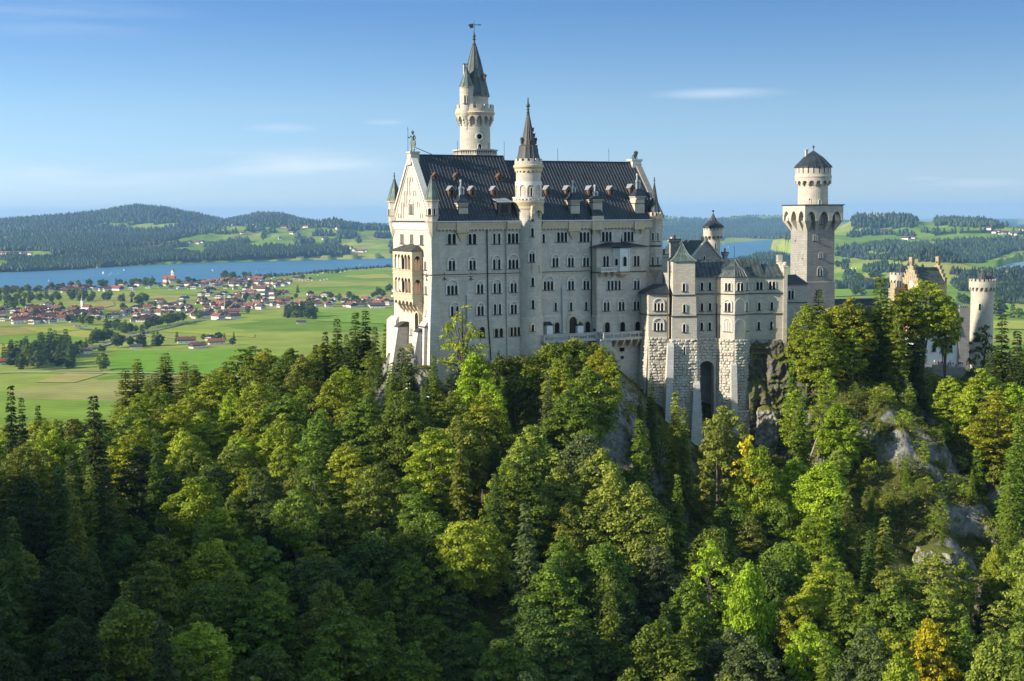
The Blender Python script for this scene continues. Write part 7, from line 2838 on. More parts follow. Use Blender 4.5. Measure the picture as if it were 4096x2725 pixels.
# undergrowth on the hill
n = 9500
D = 150 + 270 * rs_.rand(n) ** .9
px = rs_.uniform(-100, 4200, n)
x = (px - 2048) / F * D
z = hill(x, D)
okc = np.array([not in_castle(a, b_) for a, b_ in zip(x, D)]) & (z > 40)
x, D, z = x[okc], D[okc], z[okc]
m_ = 26
r = rs_.uniform(.5, 1.7, len(x))
u = rs_.normal(size=(len(x), m_, 3)) * np.array([.62, .62, .38])
C = np.stack([x, D, z], -1)[:, None] + u * r[:, None, None] + np.array([0, 0, .35])
T = np.clip(rs_.uniform(.1, .9, len(x))[:, None] + rs_.normal(size=(len(x), m_)) * .12, 0, 1)
ug = link('undergrowth', leaf_mesh('undergrowth', C.reshape(-1, 3), (u + np.array([0, 0, .6])).reshape(-1, 3), rs_.uniform(.25, .55, C.shape[0] * m_), T.ravel(), rs=rs_))
ug.color = (.16, .165, .028, 1)
tag(ug, kind='stuff')

# rock faces breaking through
def rock_mat(name, stops):
    m, nt, b, o = mat(name)
    tc = N(nt, 'ShaderNodeTexCoord')
    mp = N(nt, 'ShaderNodeMapping')
    mp.inputs['Scale'].default_value = (1, 1, .55)
    nt.links.new(tc.outputs['Object'], mp.inputs[0])
    n2 = N(nt, 'ShaderNodeTexNoise', i_Scale=.5, i_Detail=10.0, i_Roughness=.7)
    nt.links.new(mp.outputs[0], n2.inputs['Vector'])
    rc = ramp(nt, n2.outputs['Fac'], stops)
    nm = N(nt, 'ShaderNodeTexNoise', i_Scale=.35, i_Detail=4.0)
    nt.links.new(tc.outputs['Object'], nm.inputs['Vector'])
    ge_ = N(nt, 'ShaderNodeNewGeometry')
    se = N(nt, 'ShaderNodeSeparateXYZ')
    nt.links.new(ge_.outputs['Normal'], se.inputs[0])
    ad = N(nt, 'ShaderNodeMath', operation='MULTIPLY_ADD')
    nt.links.new(nm.outputs['Fac'], ad.inputs[0])
    ad.inputs[1].default_value = .9
    nt.links.new(se.outputs[2], ad.inputs[2])
    gr = ramp(nt, ad.outputs[0], [(.98, (0, 0, 0)), (1.12, (1, 1, 1))])
    nt.links.new(mixc(nt, gr, rc, (.11, .12, .022)), b.inputs['Base Color'])
    b.inputs['Roughness'].default_value = .95
    b.inputs['Specular IOR Level'].default_value = .15
    bp = N(nt, 'ShaderNodeBump', i_Strength=.9, i_Distance=.5)
    nt.links.new(n2.outputs['Fac'], bp.inputs['Height'])
    nt.links.new(bp.outputs[0], b.inputs['Normal'])
    return m


M['rock'] = rock_mat('limestone_rock', [(.30, (.07, .066, .055)), (.48, (.22, .21, .185)), (.72, (.46, .44, .40))])
M['darkrock'] = rock_mat('stained_rock', [(.30, (.03, .028, .024)), (.50, (.095, .088, .075)), (.74, (.24, .22, .19))])


def crag(px, py, D, w, h, d, seed, label, n=34):
    if seed > 3:
        w, h = w * .78, h * .78
    """broken limestone mass: a box of facets pushed in and out by ridged noise"""
    p = at(px, py, 300 + (D - 300) * .28 if px > 3200 and D > 300 else D)
    mb = MB()
    rr = random.Random(seed)

    def q(u, v, wv):
        c = Vector((u, v, wv))
        s_ = c.normalized() if c.length else c
        c = s_ * (.55 * c.length + .45 * max(abs(u), abs(v), abs(wv))) if c.length else c
        k = Vector((u * w * .30 + seed * 3.7, v * d * .30, wv * h * .24))
        f = 1 + .34 * mnoise.fractal(k, 1.0, 2.1, 5) + .30 * abs(mnoise.noise(k * 1.7)) - .16 * abs(mnoise.noise(k * 4.1)) + .05 * (round(wv * h * .55 + mnoise.noise(k) * 1.2) % 2)
        return (c.x * w * f, c.y * d * f, c.z * h * (1 + .16 * mnoise.noise(k * .8)))
    for ax in range(3):
        for sg in (-1, 1):
            for i in range(n):
                for j in range(n):
                    P4 = []
                    for (a, b2) in ((i, j), (i + 1, j), (i + 1, j + 1), (i, j + 1)):
                        s_, t_ = -1 + 2 * a / n, -1 + 2 * b2 / n
                        v = [0, 0, 0]
                        v[ax] = sg
                        v[(ax + 1) % 3] = s_ * sg
                        v[(ax + 2) % 3] = t_
                        P4.append(q(*v))
                    mb.face(P4)
    o_ = mb.build('rock_face', M['darkrock'] if seed in (1, 2, 6, 11) else M['rock'], None, tuple(p), rr.uniform(-.4, .4))
    return tag(o_, label, 'rock face')


for a in [(3070, 1730, 309, 2.4, 6.0, 3, 3, 'pale square cut rock ledge below the streaked rock face'),
          (2455, 1580, 300, 1.4, 6.0, 3, 4, 'narrow grey crag right of the terrace bushes'),
          (3470, 1770, 294, 3.6, 5.5, 3, 7, 'bright white cliff on the sunny slope below the tall spruce'),
          (3590, 1700, 308, 4.4, 3.6, 3, 8, 'grey cliff band above the sunny slope'),
          (3745, 2250, 250, 4.4, 3.6, 3, 9, 'broken white rocks low on the sunny slope'),
          (3960, 2430, 234, 3.2, 7, 3, 11, 'shaded grey cliff at the lower right edge'),
          (1690, 1520, 293, 3.0, 4, 3, 12, 'sunlit pale boulders at the foot of the palace gable'),
          (1655, 1440, 303, 2.2, 5, 3, 13, 'orange tinted rock at the foot of the palace buttress'),
          (2330, 1520, 300, 4.5, 3.5, 3, 14, 'bushy crag under the terrace walk')]:
    crag(*a)


# stained cliff under the right end of the wing: ledges, cracks and a foot that spreads
xA, xB = BW1 - .6, xp + 7.5
zT, zB = wz3 - .5, wz3 - 23
nu, nv = 96, 110
mb = MB()
grid = []
for j in range(nv + 1):
    row = []
    v = j / nv
    for i in range(nu + 1):
        u = i / nu
        x, z = xA + (xB - xA) * u, zT + (zB - zT) * v
        k = Vector((x * .22, z * .20, 3.1))
        o = -.1 + 5.0 * v ** 1.3 + 2.6 * v ** .5 * (mnoise.fractal(k, 1.0, 2.0, 5) + .35) + 1.1 * abs(mnoise.noise(Vector((x * .55, z * .16, 7.7)))) * min(1, v * 6)
        st = z * .42 + 1.3 * mnoise.noise(k * 1.3)
        o += .75 * (abs((st % 1) - .5) * 2) ** 2 * min(1, v * 5) + .25 * mnoise.noise(Vector((x * 1.7, z * 1.7, 1)))
        if u > .72:
            z -= (u - .72) * 26 * (1 - v) * (.7 + .6 * mnoise.noise(k * 2))
        row.append((x, REC - o, z))
    grid.append(row)
for j in range(nv):
    for i in range(nu):
        mb.face([grid[j + 1][i], grid[j + 1][i + 1], grid[j][i + 1], grid[j][i]])
back = [[(q[0], REC + 6, q[2]) for q in (grid[j][0], grid[j][nu])] for j in (0, nv)]
for i in range(nu):
    mb.face([grid[0][i], grid[0][i + 1], (grid[0][i + 1][0], REC + 6, grid[0][i + 1][2]), (grid[0][i][0], REC + 6, grid[0][i][2])])
for j in range(nv):
    for s_ in (0, nu):
        mb.face([grid[j][s_], grid[j + 1][s_], (grid[j + 1][s_][0], REC + 6, grid[j + 1][s_][2]), (grid[j][s_][0], REC + 6, grid[j][s_][2])])
cl_ = mb.build('rock_face', 'darkrock', None, K.O, K.a)
tag(cl_, 'dark streaked cliff with grassy ledges directly under the right end of the castle wing', 'rock face')
# ================================================================== village, far woods, boats
rv = np.random.RandomState(77)
ORD = ['', 'second ', 'third ', 'fourth ', 'fifth ', 'sixth ', 'seventh ', 'eighth ', 'ninth ', 'tenth ', 'eleventh ', 'twelfth ', 'thirteenth ', 'fourteenth ', 'fifteenth ', 'sixteenth ', 'seventeenth ', 'eighteenth ', 'nineteenth ', 'twentieth ']


def ordinal(i, n):
    """place in a row counted from the left: words"""
    if n == 1:
        return ''
    if i == 0:
        return ', leftmost of its kind'
    if i == n - 1:
        return ', rightmost of its kind'
    tens = {20: 'twenty', 30: 'thirty', 40: 'forty'}
    k = i + 1
    if k <= 20:
        w = ORD[i].strip()
    else:
        t = k // 10 * 10
        w = tens[t] + '-' + (ORD[k - t - 1].strip() or 'first') if k != t else {30: 'thirtieth', 40: 'fortieth'}[t]
    return ', %s from the left' % w


def far_ground(px, py):
    """sight line met with the valley land"""
    d = ray(px, py)
    z = land(np.full(len(DS_), px), DS_)
    hit = np.nonzero(CZ + d.z / d.y * DS_ <= z)[0]
    if not len(hit):
        return at(px, py, 30000)
    D = float(DS_[hit[0]])
    return Vector((d.x / d.y * D, D, float(z[hit[0]])))


DS_ = np.exp(np.linspace(np.log(900), np.log(60000), 1400))

# ---- houses
M['tile_red'] = plain_mat('red_roof_tiles', (.30, .085, .045), .85, var=.35, scale=.3)
M['tile_brown'] = plain_mat('brown_roof_tiles', (.17, .065, .04), .85, var=.35, scale=.3)
M['tile_dark'] = plain_mat('dark_roof_tiles', (.075, .06, .055), .85, var=.35, scale=.3)
M['house'] = plain_mat('white_house_wall', (.74, .72, .68), .9, var=.08)
M['timber'] = plain_mat('brown_timber', (.11, .065, .04), .9, var=.3)
HM = {}
for rn in ('tile_red', 'tile_brown', 'tile_dark'):
    for sz, (w, l, hw, hr) in {'house': (11, 14, 5.6, 3.0), 'long': (12, 24, 5.2, 3.4), 'small': (8, 9, 3.6, 2.2)}.items():
        b_, r_ = MB(), MB()
        b_.box(-w / 2, w / 2, -l / 2, l / 2, -2, hw * .62, 0)
        b_.box(-w / 2 - .02, w / 2 + .02, -l / 2 - .02, l / 2 + .02, hw * .62, hw, 1 if sz != 'house' else 0)
        b_.prism([(-w / 2, -l / 2, hw), (w / 2, -l / 2, hw), (0, -l / 2, hw + hr)], [(-w / 2, l / 2, hw), (w / 2, l / 2, hw), (0, l / 2, hw + hr)], 1)
        b_.box(-w / 2 - .1, w / 2 + .1, -l / 2 - 1.0, -l / 2 - .05, hw * .55, hw * .72, 1)
        for k in (-.28, 0, .28):
            for z_ in (.7, hw * .74):
                b_.box(k * w - .5, k * w + .5, -l / 2 - .06, -l / 2, z_, z_ + 1.2, 2)
        for k in (-.3, 0, .3):
            b_.box(w / 2, w / 2 + .06, k * l - .5, k * l + .5, .8, 2.1, 2)
        o_ = 1.2
        for s in (-1, 1):
            A = [(0, -l / 2 - o_, hw + hr + .1), (s * (w / 2 + o_), -l / 2 - o_, hw - hr * o_ / w * 2 + .1), (s * (w / 2 + o_), -l / 2 - o_, hw - hr * o_ / w * 2 + .4), (0, -l / 2 - o_, hw + hr + .42)]
            r_.prism(A, [(p[0], l / 2 + o_, p[2]) for p in A])
        r_.box(-.4, .4, l * .2, l * .2 + .8, hw + hr - .4, hw + hr + 1.3, 1)
        HM[rn, sz] = (b_.mesh('house', ['house', 'timber', 'glass']), r_.mesh('roof', [rn, 'house']))
HOUSES = []
RN = {'tile_red': 'red', 'tile_brown': 'brown', 'tile_dark': 'dark'}


def house(px, py, rn, sz, rz, s, zone, name='house'):
    p = far_ground(px, py)
    b_, r_ = HM[rn, sz]
    o_ = link(name, b_, None, p, rz)
    o_.scale = (s, s, s)
    link('roof', r_, o_)
    HOUSES.append((px, py, rn, sz, zone, o_))
    return o_


def polyz(k, pts):
    return [Z(k, *p) for p in pts]


ZONES = [  # where, outline, how many, smallest gap (x, y) in photo pixels
    ('in the village front row by the fields', polyz(12, [(-40, 205), (200, 160), (480, 165), (700, 170), (760, 215), (660, 228), (0, 238)]), 18, 22, 6),
    ('round the slender church', polyz(12, [(-40, 110), (170, 105), (450, 50), (640, 55), (760, 90), (1000, 110), (1140, 150), (1100, 200), (760, 190), (480, 160), (0, 170)]), 34, 20, 6),
    ('where the avenue meets the village', polyz(12, [(1150, 150), (1350, 55), (1560, 15), (1700, 60), (1660, 150), (1480, 215), (1160, 210)]), 28, 20, 6),
    ('in mid village by the white mast', polyz(12, [(1700, 60), (1720, 10), (1900, 10), (2120, 40), (2360, 60), (2360, 200), (2100, 195), (1700, 160)]), 32, 20, 6),
    ('in the quarter behind the copse', polyz(11, [(0, 1180), (420, 1110), (650, 1170), (880, 1190), (1100, 1215), (1080, 1290), (1220, 1300), (1180, 1390), (980, 1370), (800, 1400), (300, 1390), (0, 1380)]), 56, 20, 6),
    ('in the row near the palace corner', polyz(11, [(1130, 1215), (1420, 1225), (1500, 1270), (1700, 1290), (2000, 1290), (2230, 1190), (2230, 1330), (1980, 1370), (1450, 1380), (1250, 1370), (1120, 1290)]), 30, 20, 6),
    ('by the lakeside red-roofed church', polyz(10, [(1130, 1160), (1400, 1130), (1600, 1100), (1880, 1095), (2240, 1060), (2290, 1140), (2200, 1190), (1600, 1170), (1140, 1190)]), 24, 18, 5),
    ('at the lake end of the village', polyz(11, [(0, 1090), (300, 1050), (600, 1050), (920, 1075), (1120, 1095), (900, 1150), (640, 1160), (320, 1110), (0, 1165)]), 42, 18, 5),
    ('among shore trees at the left', polyz(10, [(380, 1170), (620, 1160), (1050, 1140), (1080, 1190), (640, 1200)]), 8, 22, 5)]
for zone, poly, n, gx0, gy0 in ZONES:
    xs_2, ys_2 = [p[0] for p in poly], [p[1] for p in poly]
    pts, tries = [], 0
    while len(pts) < n and tries < 4000:
        tries += 1
        px, py = rv.uniform(min(xs_2), max(xs_2)), rv.uniform(min(ys_2), max(ys_2))
        if not inpoly([px], [py], poly)[0]:
            continue
        if any(abs(px - a) < gx0 and abs(py - b2) < gy0 for a, b2 in pts):
            continue
        pts.append((px, py))
        rn = ('tile_red', 'tile_brown', 'tile_dark')[rv.choice(3, p=[.42, .34, .24])]
        sz = ('house', 'long', 'small')[rv.choice(3, p=[.62, .16, .22])]
        house(px, py, rn, sz, R(rv.choice([-22, 68, 20, -60])) + rv.normal() * .15, rv.uniform(1.1, 1.5), zone)
# far villages across the lake
for zone, pts in [('in the far terrace village', [(395, 985), (412, 980), (425, 984), (440, 978), (470, 975), (490, 977), (505, 981), (530, 975), (545, 978), (620, 992), (640, 990), (660, 994), (690, 985), (715, 979), (735, 976), (760, 974), (785, 978), (810, 972), (830, 976), (860, 980)]),
                  ('in the hamlet below the far woods', [(905, 903), (930, 904), (965, 903), (985, 905), (1015, 904), (1035, 902), (1135, 912), (1160, 910), (1195, 913), (1225, 911), (1350, 918)]),
                  ('in the far shore village', [(1090, 1008), (1105, 1010), (1150, 998), (1170, 994), (1190, 1004), (1215, 996), (1280, 998), (1330, 992), (1355, 990), (1380, 990), (1400, 994), (1420, 1006), (1440, 1010), (1460, 1008)]),
                  ('left of the far shore woods', [(10, 1018), (25, 1020), (40, 1016), (60, 1018), (80, 1015), (100, 1017), (120, 1020)]),
                  ('on hills beyond the square tower', [(3540, 930), (3560, 932), (3625, 958), (3650, 956), (3955, 925), (3975, 936), (3990, 938), (4005, 940), (4020, 937), (4040, 939), (4060, 941), (4085, 926)]),
                  ('on a knoll amid the far meadows', [(970, 938), (1170, 938), (1195, 935), (1120, 960), (1300, 957), (950, 958)])]:
    for px, py in pts:
        house(px, py, ('tile_red', 'tile_brown')[rv.randint(2)], ('house', 'long')[rv.randint(2)], rv.uniform(0, 3), rv.uniform(1.2, 1.7), zone)
# long white halls over the lake, farms and barns
for (px, py, rn, sz, rz, s, nm, lab, cat) in [
        (570, 995, 'tile_dark', 'long', .05, 3.2, 'factory_hall', 'long white factory hall across the lake on the terrace', 'hall'), (740, 1012, 'tile_dark', 'long', .1, 2.6, 'factory_hall', 'white works building just above the far shore woods', 'hall'),
        (341, 1063, 'tile_red', 'long', 1.3, 1.6, 'boathouse', 'red-roofed boathouse among trees on the far shore', 'boathouse'),
        (745, 1373, 'tile_brown', 'long', -1.25, 1.15, 'barn', 'long brown-roofed barn at the back of the lone farm', 'barn'), (790, 1393, 'tile_red', 'long', -.75, 1.0, 'barn', 'sandy barn with bright red roof at the front of the lone farm', 'barn'), (866, 1378, 'tile_red', 'long', -1.2, 1.0, 'farmhouse', 'white farmhouse with wide red roof at the right of the farm', 'farmhouse'), (840, 1362, 'tile_brown', 'house', -.3, 1.0, 'barn', 'small brown gable behind the white farmhouse', 'barn'),
        (545, 1395, 'tile_dark', 'long', -1.3, .75, 'barn', 'grey roofed hay barn beside the avenue trees', 'barn'), (345, 1417, 'tile_brown', 'house', -.9, .85, 'barn', 'brown timber barn close to the dark grove', 'barn'), (1190, 1117, 'tile_brown', 'long', -1.35, 1.2, 'barn', 'long timber barn alone in the lakeside meadow', 'barn'), (1239, 1119, 'tile_brown', 'small', .3, 1.3, 'barn', 'small hut right of the long meadow barn', 'barn'),
        (12, 1459, 'tile_red', 'long', -1.2, 1.0, 'farmhouse', 'red-roofed house cut by the left edge beside the grove', 'farmhouse'), (1205, 1295, 'tile_dark', 'long', -1.3, .7, 'barn', 'low dark shed in front of the dark copse', 'barn'), (1510, 1232, 'tile_dark', 'long', -1.4, 1.3, 'barn', 'wide grey flat-roofed hall near the palace corner', 'hall'),
        (3470, 1128, 'tile_red', 'long', -1.2, 1.2, 'farmhouse', 'white farm with red roof right of the square tower', 'farmhouse'), (3555, 1130, 'tile_red', 'long', -1.0, .9, 'farmhouse', 'red roof showing between square tower and gate tower', 'farmhouse'), (3972, 1026, 'tile_red', 'long', .2, 1.4, 'barn', 'lone red barn on the bright knoll at right', 'barn')]:
    tag(house(px, py, rn, sz, rz, s, None, nm), lab, cat)
cells = {}
for px, py, rn, sz, zone, o_ in HOUSES:
    if zone:
        cells.setdefault((rn, sz, zone), []).append((px, o_))
for (rn, sz, zone), l in cells.items():
    l.sort(key=lambda q: q[0])
    for i, (px, o_) in enumerate(l):
        nm = {'house': '%s-roofed house', 'long': 'long %s-roofed house', 'small': 'small %s-roofed hut'}[sz] % RN[rn]
        tag(o_, nm + ' ' + zone + ordinal(i, len(l)), 'house', 'houses of the villages in the valley')

# ---- churches and mast
p = far_ground(*Z(10, 1945, 1082))
ch = thing('church', 'white church with long red roof and saddleback tower standing against the lake', 'church', p, R(-14))
mb = MB()
mb.box(-22, 16, -8, 8, -2, 9)
mb.build('nave', 'house', ch)
mb = MB()
mb.prism([(-23, -9, 8.6), (-23, 9, 8.6), (-23, 0, 21)][::-1], [(17, -9, 8.6), (17, 9, 8.6), (17, 0, 21)][::-1])
mb.build('roof', 'tile_red', ch)
mb = MB()
mb.box(-2, 6, 8, 16, -2, 33)
mb.prism([(-2, 8, 33), (6, 8, 33), (2, 8, 40)], [(-2, 16, 33), (6, 16, 33), (2, 16, 40)])
mb.box(.8, 3.2, 7.9, 8, 24, 29, 1)
tw = mb.build('tower', ['house', 'brownglass'], ch)
mb = MB()
for s in (-1, 1):
    A = [(2, 7.5, 40.4), (2 + s * 4.6, 7.5, 32.4), (2 + s * 4.6, 7.5, 32.9), (2, 7.5, 41)]
    mb.prism(A, [(q[0], 16.5, q[2]) for q in A])
mb.build('tower_roof', 'tile_dark', tw)
p = far_ground(*Z(10, 990, 1408))
ch = thing('church', 'small village church with white tower and needle-thin spire', 'church', p, R(-30))
mb = MB()
mb.box(-9, 12, -5, 5, -2, 8)
mb.build('nave', 'house', ch)
mb = MB()
mb.prism([(-9.5, -6, 7.6), (-9.5, 6, 7.6), (-9.5, 0, 14)][::-1], [(12.5, -6, 7.6), (12.5, 6, 7.6), (12.5, 0, 14)][::-1])
mb.build('roof', 'tile_brown', ch)
mb = MB()
mb.box(-15, -9.4, -2.8, 2.8, -2, 22)
tw = mb.build('tower', 'house', ch)
mb = MB()
mb.lathe([(4.2, 21.8), (3.4, 24), (2.0, 28), (.9, 34), (.35, 44), (.02, 49)], 8, (-12.2, 0), ph=pi / 8)
mb.build('spire', 'teal', tw)
p = far_ground(*Z(11, 282, 1425))
mb = MB()
mb.tube([(0, 0, 0), (0, 0, 36)], [.55, .25], 8)
for h in (14, 19, 24, 29):
    mb.box(-1.6, 1.6, -.2, .2, h, h + .5)
mb.sphere((0, 0, 36), .7, 8)
tag(mb.build('maypole', 'white', None, p), 'tall thin white pole with crossbars above the village roofs', 'pole')

# ---- round bales, sheds of colour in the meadow
bm = MB()
bm.lathe([(0, 0), (1.1, 0), (1.3, .3), (1.3, 1.7), (1.1, 2.0), (0, 2.0)], 12)
bme = bm.mesh('hay_bale', 'white')
for k, x_, y_ in [(11, 598, 1056), (11, 730, 1052), (11, 844, 1030), (11, 1180, 1002), (11, 1347, 1000), (11, 1400, 980), (11, 1412, 988), (11, 1135, 1062), (11, 1170, 1066), (11, 1208, 1062), (11, 1280, 1066), (11, 1376, 1066), (11, 1416, 1062), (11, 1452, 1052), (11, 1603, 974), (11, 1660, 962), (11, 820, 1046), (9, 250, 200), (9, 280, 198), (9, 320, 200)]:
    px, py = Z(k, x_, y_)
    p = far_ground(px, py)
    o_ = link('hay_bale', bme, None, p)
    o_.scale = (1.9, 1.9, 1.5)
    tag(o_, 'white wrapped hay bale lying in the ' + ('green meadow by the lake' if k == 11 else 'pale meadow beyond the square tower'), 'hay bale', 'white bales in the lakeside meadow' if k == 11 else 'white bales beyond the square tower')

# ---- sailing boats
M['sail'] = plain_mat('white_sail', (.85, .85, .84), .8, var=.04)
hb, sbm = MB(), MB()
st_ = [(-3.2, .9, .0), (-1.2, 1.2, -.1), (1.2, 1.05, -.1), (2.8, .5, .1), (3.5, .05, .35)]
lo = [[(x, -w, .9 + e), (x, -w * .6, -.2), (x, w * .6, -.2), (x, w, .9 + e)] for x, w, e in st_]
hb.loft(lo)
hb.tube([(.4, 0, .8), (.4, 0, 10.2)], [.1, .06], 5)
hb.tube([(.4, 0, 1.6), (-3.0, .5, 1.6)], .07, 5)


def sail(mb, a, b_, c, belly):
    n = 6
    for i in range(n):
        for j in range(n - i):
            def q(i, j):
                u, v = i / n, j / n
                p = Vector(a) * (1 - u - v) + Vector(b_) * u + Vector(c) * v
                p.y += belly * 4 * u * (1 - u - v) + belly * 2 * v * (1 - u - v)
                return tuple(p)
            mb.face([q(i, j), q(i + 1, j), q(i, j + 1)])
            if j < n - i - 1:
                mb.face([q(i + 1, j), q(i + 1, j + 1), q(i, j + 1)])


sail(sbm, (.3, 0, 1.7), (-3.0, .5, 1.7), (.35, 0, 10.0), .35)
jm = MB()
sail(jm, (3.4, 0, 1.2), (.7, .5, 1.3), (.45, 0, 8.6), .3)
hme, sme, jme = hb.mesh('hull', 'house'), sbm.mesh('mainsail', 'sail'), jm.mesh('jib', 'sail')
for k, x_, y_, h, rz, lab in [(10, 554, 1074, 30, .2, 'nearest white sailing boat on the left of the lake'), (10, 880, 1084, 27, .4, 'white sailing boat close to the near shore trees'), (10, 1105, 920, 24, .1, 'white sailing boat hard under the far shore boathouse'), (10, 1175, 987, 36, -.3, 'tall white sailing boat leftmost of the group in mid lake'),
                          (10, 1249, 1002, 30, .9, 'narrow white sail lowest in the mid lake group'), (10, 1271, 987, 36, 1.2, 'tall narrow white sail in the middle of the mid lake group'), (10, 1348, 992, 34, .5, 'white sailing boat right in the mid lake group'), (10, 1411, 950, 24, -.2, 'small white sail right of and beyond the mid lake group'),
                          (11, 130, 945, 20, .3, 'smaller of two close sails in front of the far woods'), (11, 144, 957, 30, .2, 'larger of two close sails in front of the far woods'), (11, 641, 968, 32, .5, 'single white sail off the wooded point of the village'), (11, 1825, 892, 34, .9, 'single white sail nearest to the palace on the lake'), (11, 1940, 787, 20, .3, 'tiny white sail by the far harbour'),
                          (5, 1217, 270, 24, .2, 'white sail seen between round turret and lightning rod'), (5, 1815, 272, 30, .7, 'white sail close to the square tower'), (5, 1594, 231, 12, .4, 'tiny white sail far off between turret and square tower'), (5, 1163, 228, 18, .1, 'white boat beside the round turret near the far beach')]:
    px, py = Z(k, x_, y_)
    p = on_z(px, py, .35)
    t = thing('sailboat', lab, 'sailboat', p, rz, 'sailing boats on the lake')
    s = h * ZOOM[k][2] * p.y / F / 10.2
    t.scale = (s, s, s)
    link('hull', hme, t)
    link('mainsail', sme, t)
    link('jib', jme, t)

# ---- cars on the car park, yellow bus
def car_mesh(L, W, H, body):
    b_ = MB()
    pr = [(-L / 2, .35), (-L / 2, .85), (-L * .36, .98), (-L * .2, H), (L * .22, H), (L * .38, 1.0), (L / 2, .85), (L / 2, .35)]
    b_.prism([(x, -W / 2, z) for x, z in pr], [(x, W / 2, z) for x, z in pr], 0)
    for y in (-W / 2 - .01, W / 2 + .01):
        b_.face([(x, y, z) for x, z in ((-L * .32, 1.0), (-L * .18, H - .1), (L * .2, H - .1), (L * .34, 1.0))], 1)
    return b_.mesh('body', [body, 'glass'])


wm_ = MB()
for x in (-1.35, 1.35):
    for y in (-.86, .86):
        old = wm_.warp
        wm_.warp = lambda p, x=x, y=y: (x + p[0], y + p[2] - .1, .32 + p[1])
        wm_.lathe([(0, 0), (.32, 0), (.32, .2), (0, .2)], 10)
        wm_.warp = None
wme = wm_.mesh('wheels', 'iron')
for i, (x_, y_, mt, nm) in enumerate([(700, 262, 'house', 'white'), (716, 263, 'teal', 'dark'), (732, 265, 'zinc', 'silver'), (748, 266, 'tile_red', 'red'), (800, 262, 'zinc', 'silver'), (815, 264, 'iron', 'black'), (830, 266, 'house', 'white')]):
    p = far_ground(*Z(12, x_, y_))
    t = thing('parked_car', '%s car parked %s the open car park by the avenue' % (nm, 'at the left of' if i < 4 else 'at the right of'), 'car', p + Vector((0, 0, 2.2)), R(-20 + 7 * i), 'cars on the car park by the avenue')
    link('body', car_mesh(4.4, 1.8, 1.5, mt), t)
    link('wheels', wme, t)
p = far_ground(*Z(12, 272, 236))
M['busyellow'] = plain_mat('yellow_paint', (.62, .36, .03), .4, var=.05)
mb = MB()
mb.box(-8, 8, -1.3, 1.3, .4, 3.3)
for k in range(7):
    mb.box(-7.4 + 2.1 * k, -5.7 + 2.1 * k, -1.33, -1.3, 1.8, 2.9, 1)
t = thing('bus', 'yellow bus on the road at the near edge of the village', 'bus', p + Vector((0, 0, 2.2)), R(2))
mb.scale = 1
mb.build('body', ['busyellow', 'glass'], t)
mb = MB()
for x in (-5, 5):
    for y in (-1.2, 1.2):
        mb.warp = lambda q, x=x, y=y: (x + q[0], y + q[2] - .15, .5 + q[1])
        mb.lathe([(0, 0), (.5, 0), (.5, .3), (0, .3)], 10)
mb.warp = None
mb.build('wheels', 'iron', t)

# ---- trees of the valley
VT = {'field_tree': [broadleaf(s, 14, 5.2, .10, 34, 26, 1.25, .75, (1.3, 2.4), limbs=3) for s in (81, 82, 83)],
      'field_conifer': [conifer(s, 18, 3.6, .04, 16, 1.6) for s in (91, 92)]}
VALLEY = []


def vtree(kind, px, py, s, look, zone):
    p = far_ground(px, py)
    v = VT[kind]
    t, c = v[rv.randint(len(v))]
    e = link(kind, None, None, p - Vector((0, 0, .5)), rv.uniform(0, 6.28))
    e.scale = (s * rv.uniform(.9, 1.2),) * 2 + (s,)
    link('trunk', t, e)
    co = link('crown', c, e)
    col = PAL[look]
    j = rv.uniform(.8, 1.2)
    co.color = (col[0] * j, col[1] * j, col[2] * j, 1)
    VALLEY.append((px, py, kind, look, zone, e, s))
    return e


TZ = [  # zone, outline, number, share of conifers, size
    ('in the dark grove', polyz(12, [(90, 560), (200, 500), (420, 470), (560, 440), (640, 450), (675, 560), (680, 655), (420, 668), (150, 660), (80, 610)]), 58, .62, 1.6),
    ('in the village copse', polyz(11, [(960, 1470), (1010, 1440), (1180, 1430), (1310, 1450), (1325, 1510), (1180, 1518), (990, 1500)]), 22, .5, 1.5),
    ('in the belt behind the village', polyz(10, [(-30, 1330), (-30, 1270), (180, 1250), (500, 1250), (900, 1230), (1300, 1260), (1640, 1250), (1760, 1300), (1560, 1350), (1340, 1330), (1080, 1320), (900, 1330), (540, 1330), (430, 1310), (200, 1400), (60, 1420)]), 60, .2, 1.3),
    ('along the near shore', polyz(10, [(-30, 1195), (330, 1190), (640, 1160), (780, 1150), (1020, 1130), (1240, 1120), (1400, 1110), (1680, 1090), (1900, 1100), (2280, 1085), (2280, 1100), (1700, 1120), (1100, 1150), (600, 1190), (-30, 1250)]), 46, .15, 1.4),
    ('in the lakeside hedge', polyz(11, [(640, 1036), (800, 1022), (1000, 1010), (1200, 995), (1380, 968), (1480, 978), (1600, 965), (1800, 935), (2230, 905), (2230, 920), (1700, 950), (1560, 985), (1300, 992), (1000, 1020), (660, 1042)]), 40, .1, .95),
    ('on the wooded point', polyz(11, [(230, 1050), (260, 1015), (420, 1010), (560, 1025), (620, 1040), (560, 1050), (300, 1060)]), 16, .25, 1.3),
    ('among village houses', polyz(12, [(-40, 230), (-40, 130), (450, 60), (1000, 110), (1400, 60), (1900, 20), (2360, 50), (2360, 190), (1700, 190), (1000, 215), (500, 230)]), 34, .25, .95),
    ('among houses behind the copse', polyz(11, [(0, 1370), (0, 1130), (350, 1070), (900, 1140), (1100, 1240), (1400, 1270), (2230, 1230), (2230, 1330), (1700, 1370), (1200, 1390), (300, 1400)]), 40, .2, 1.0)]
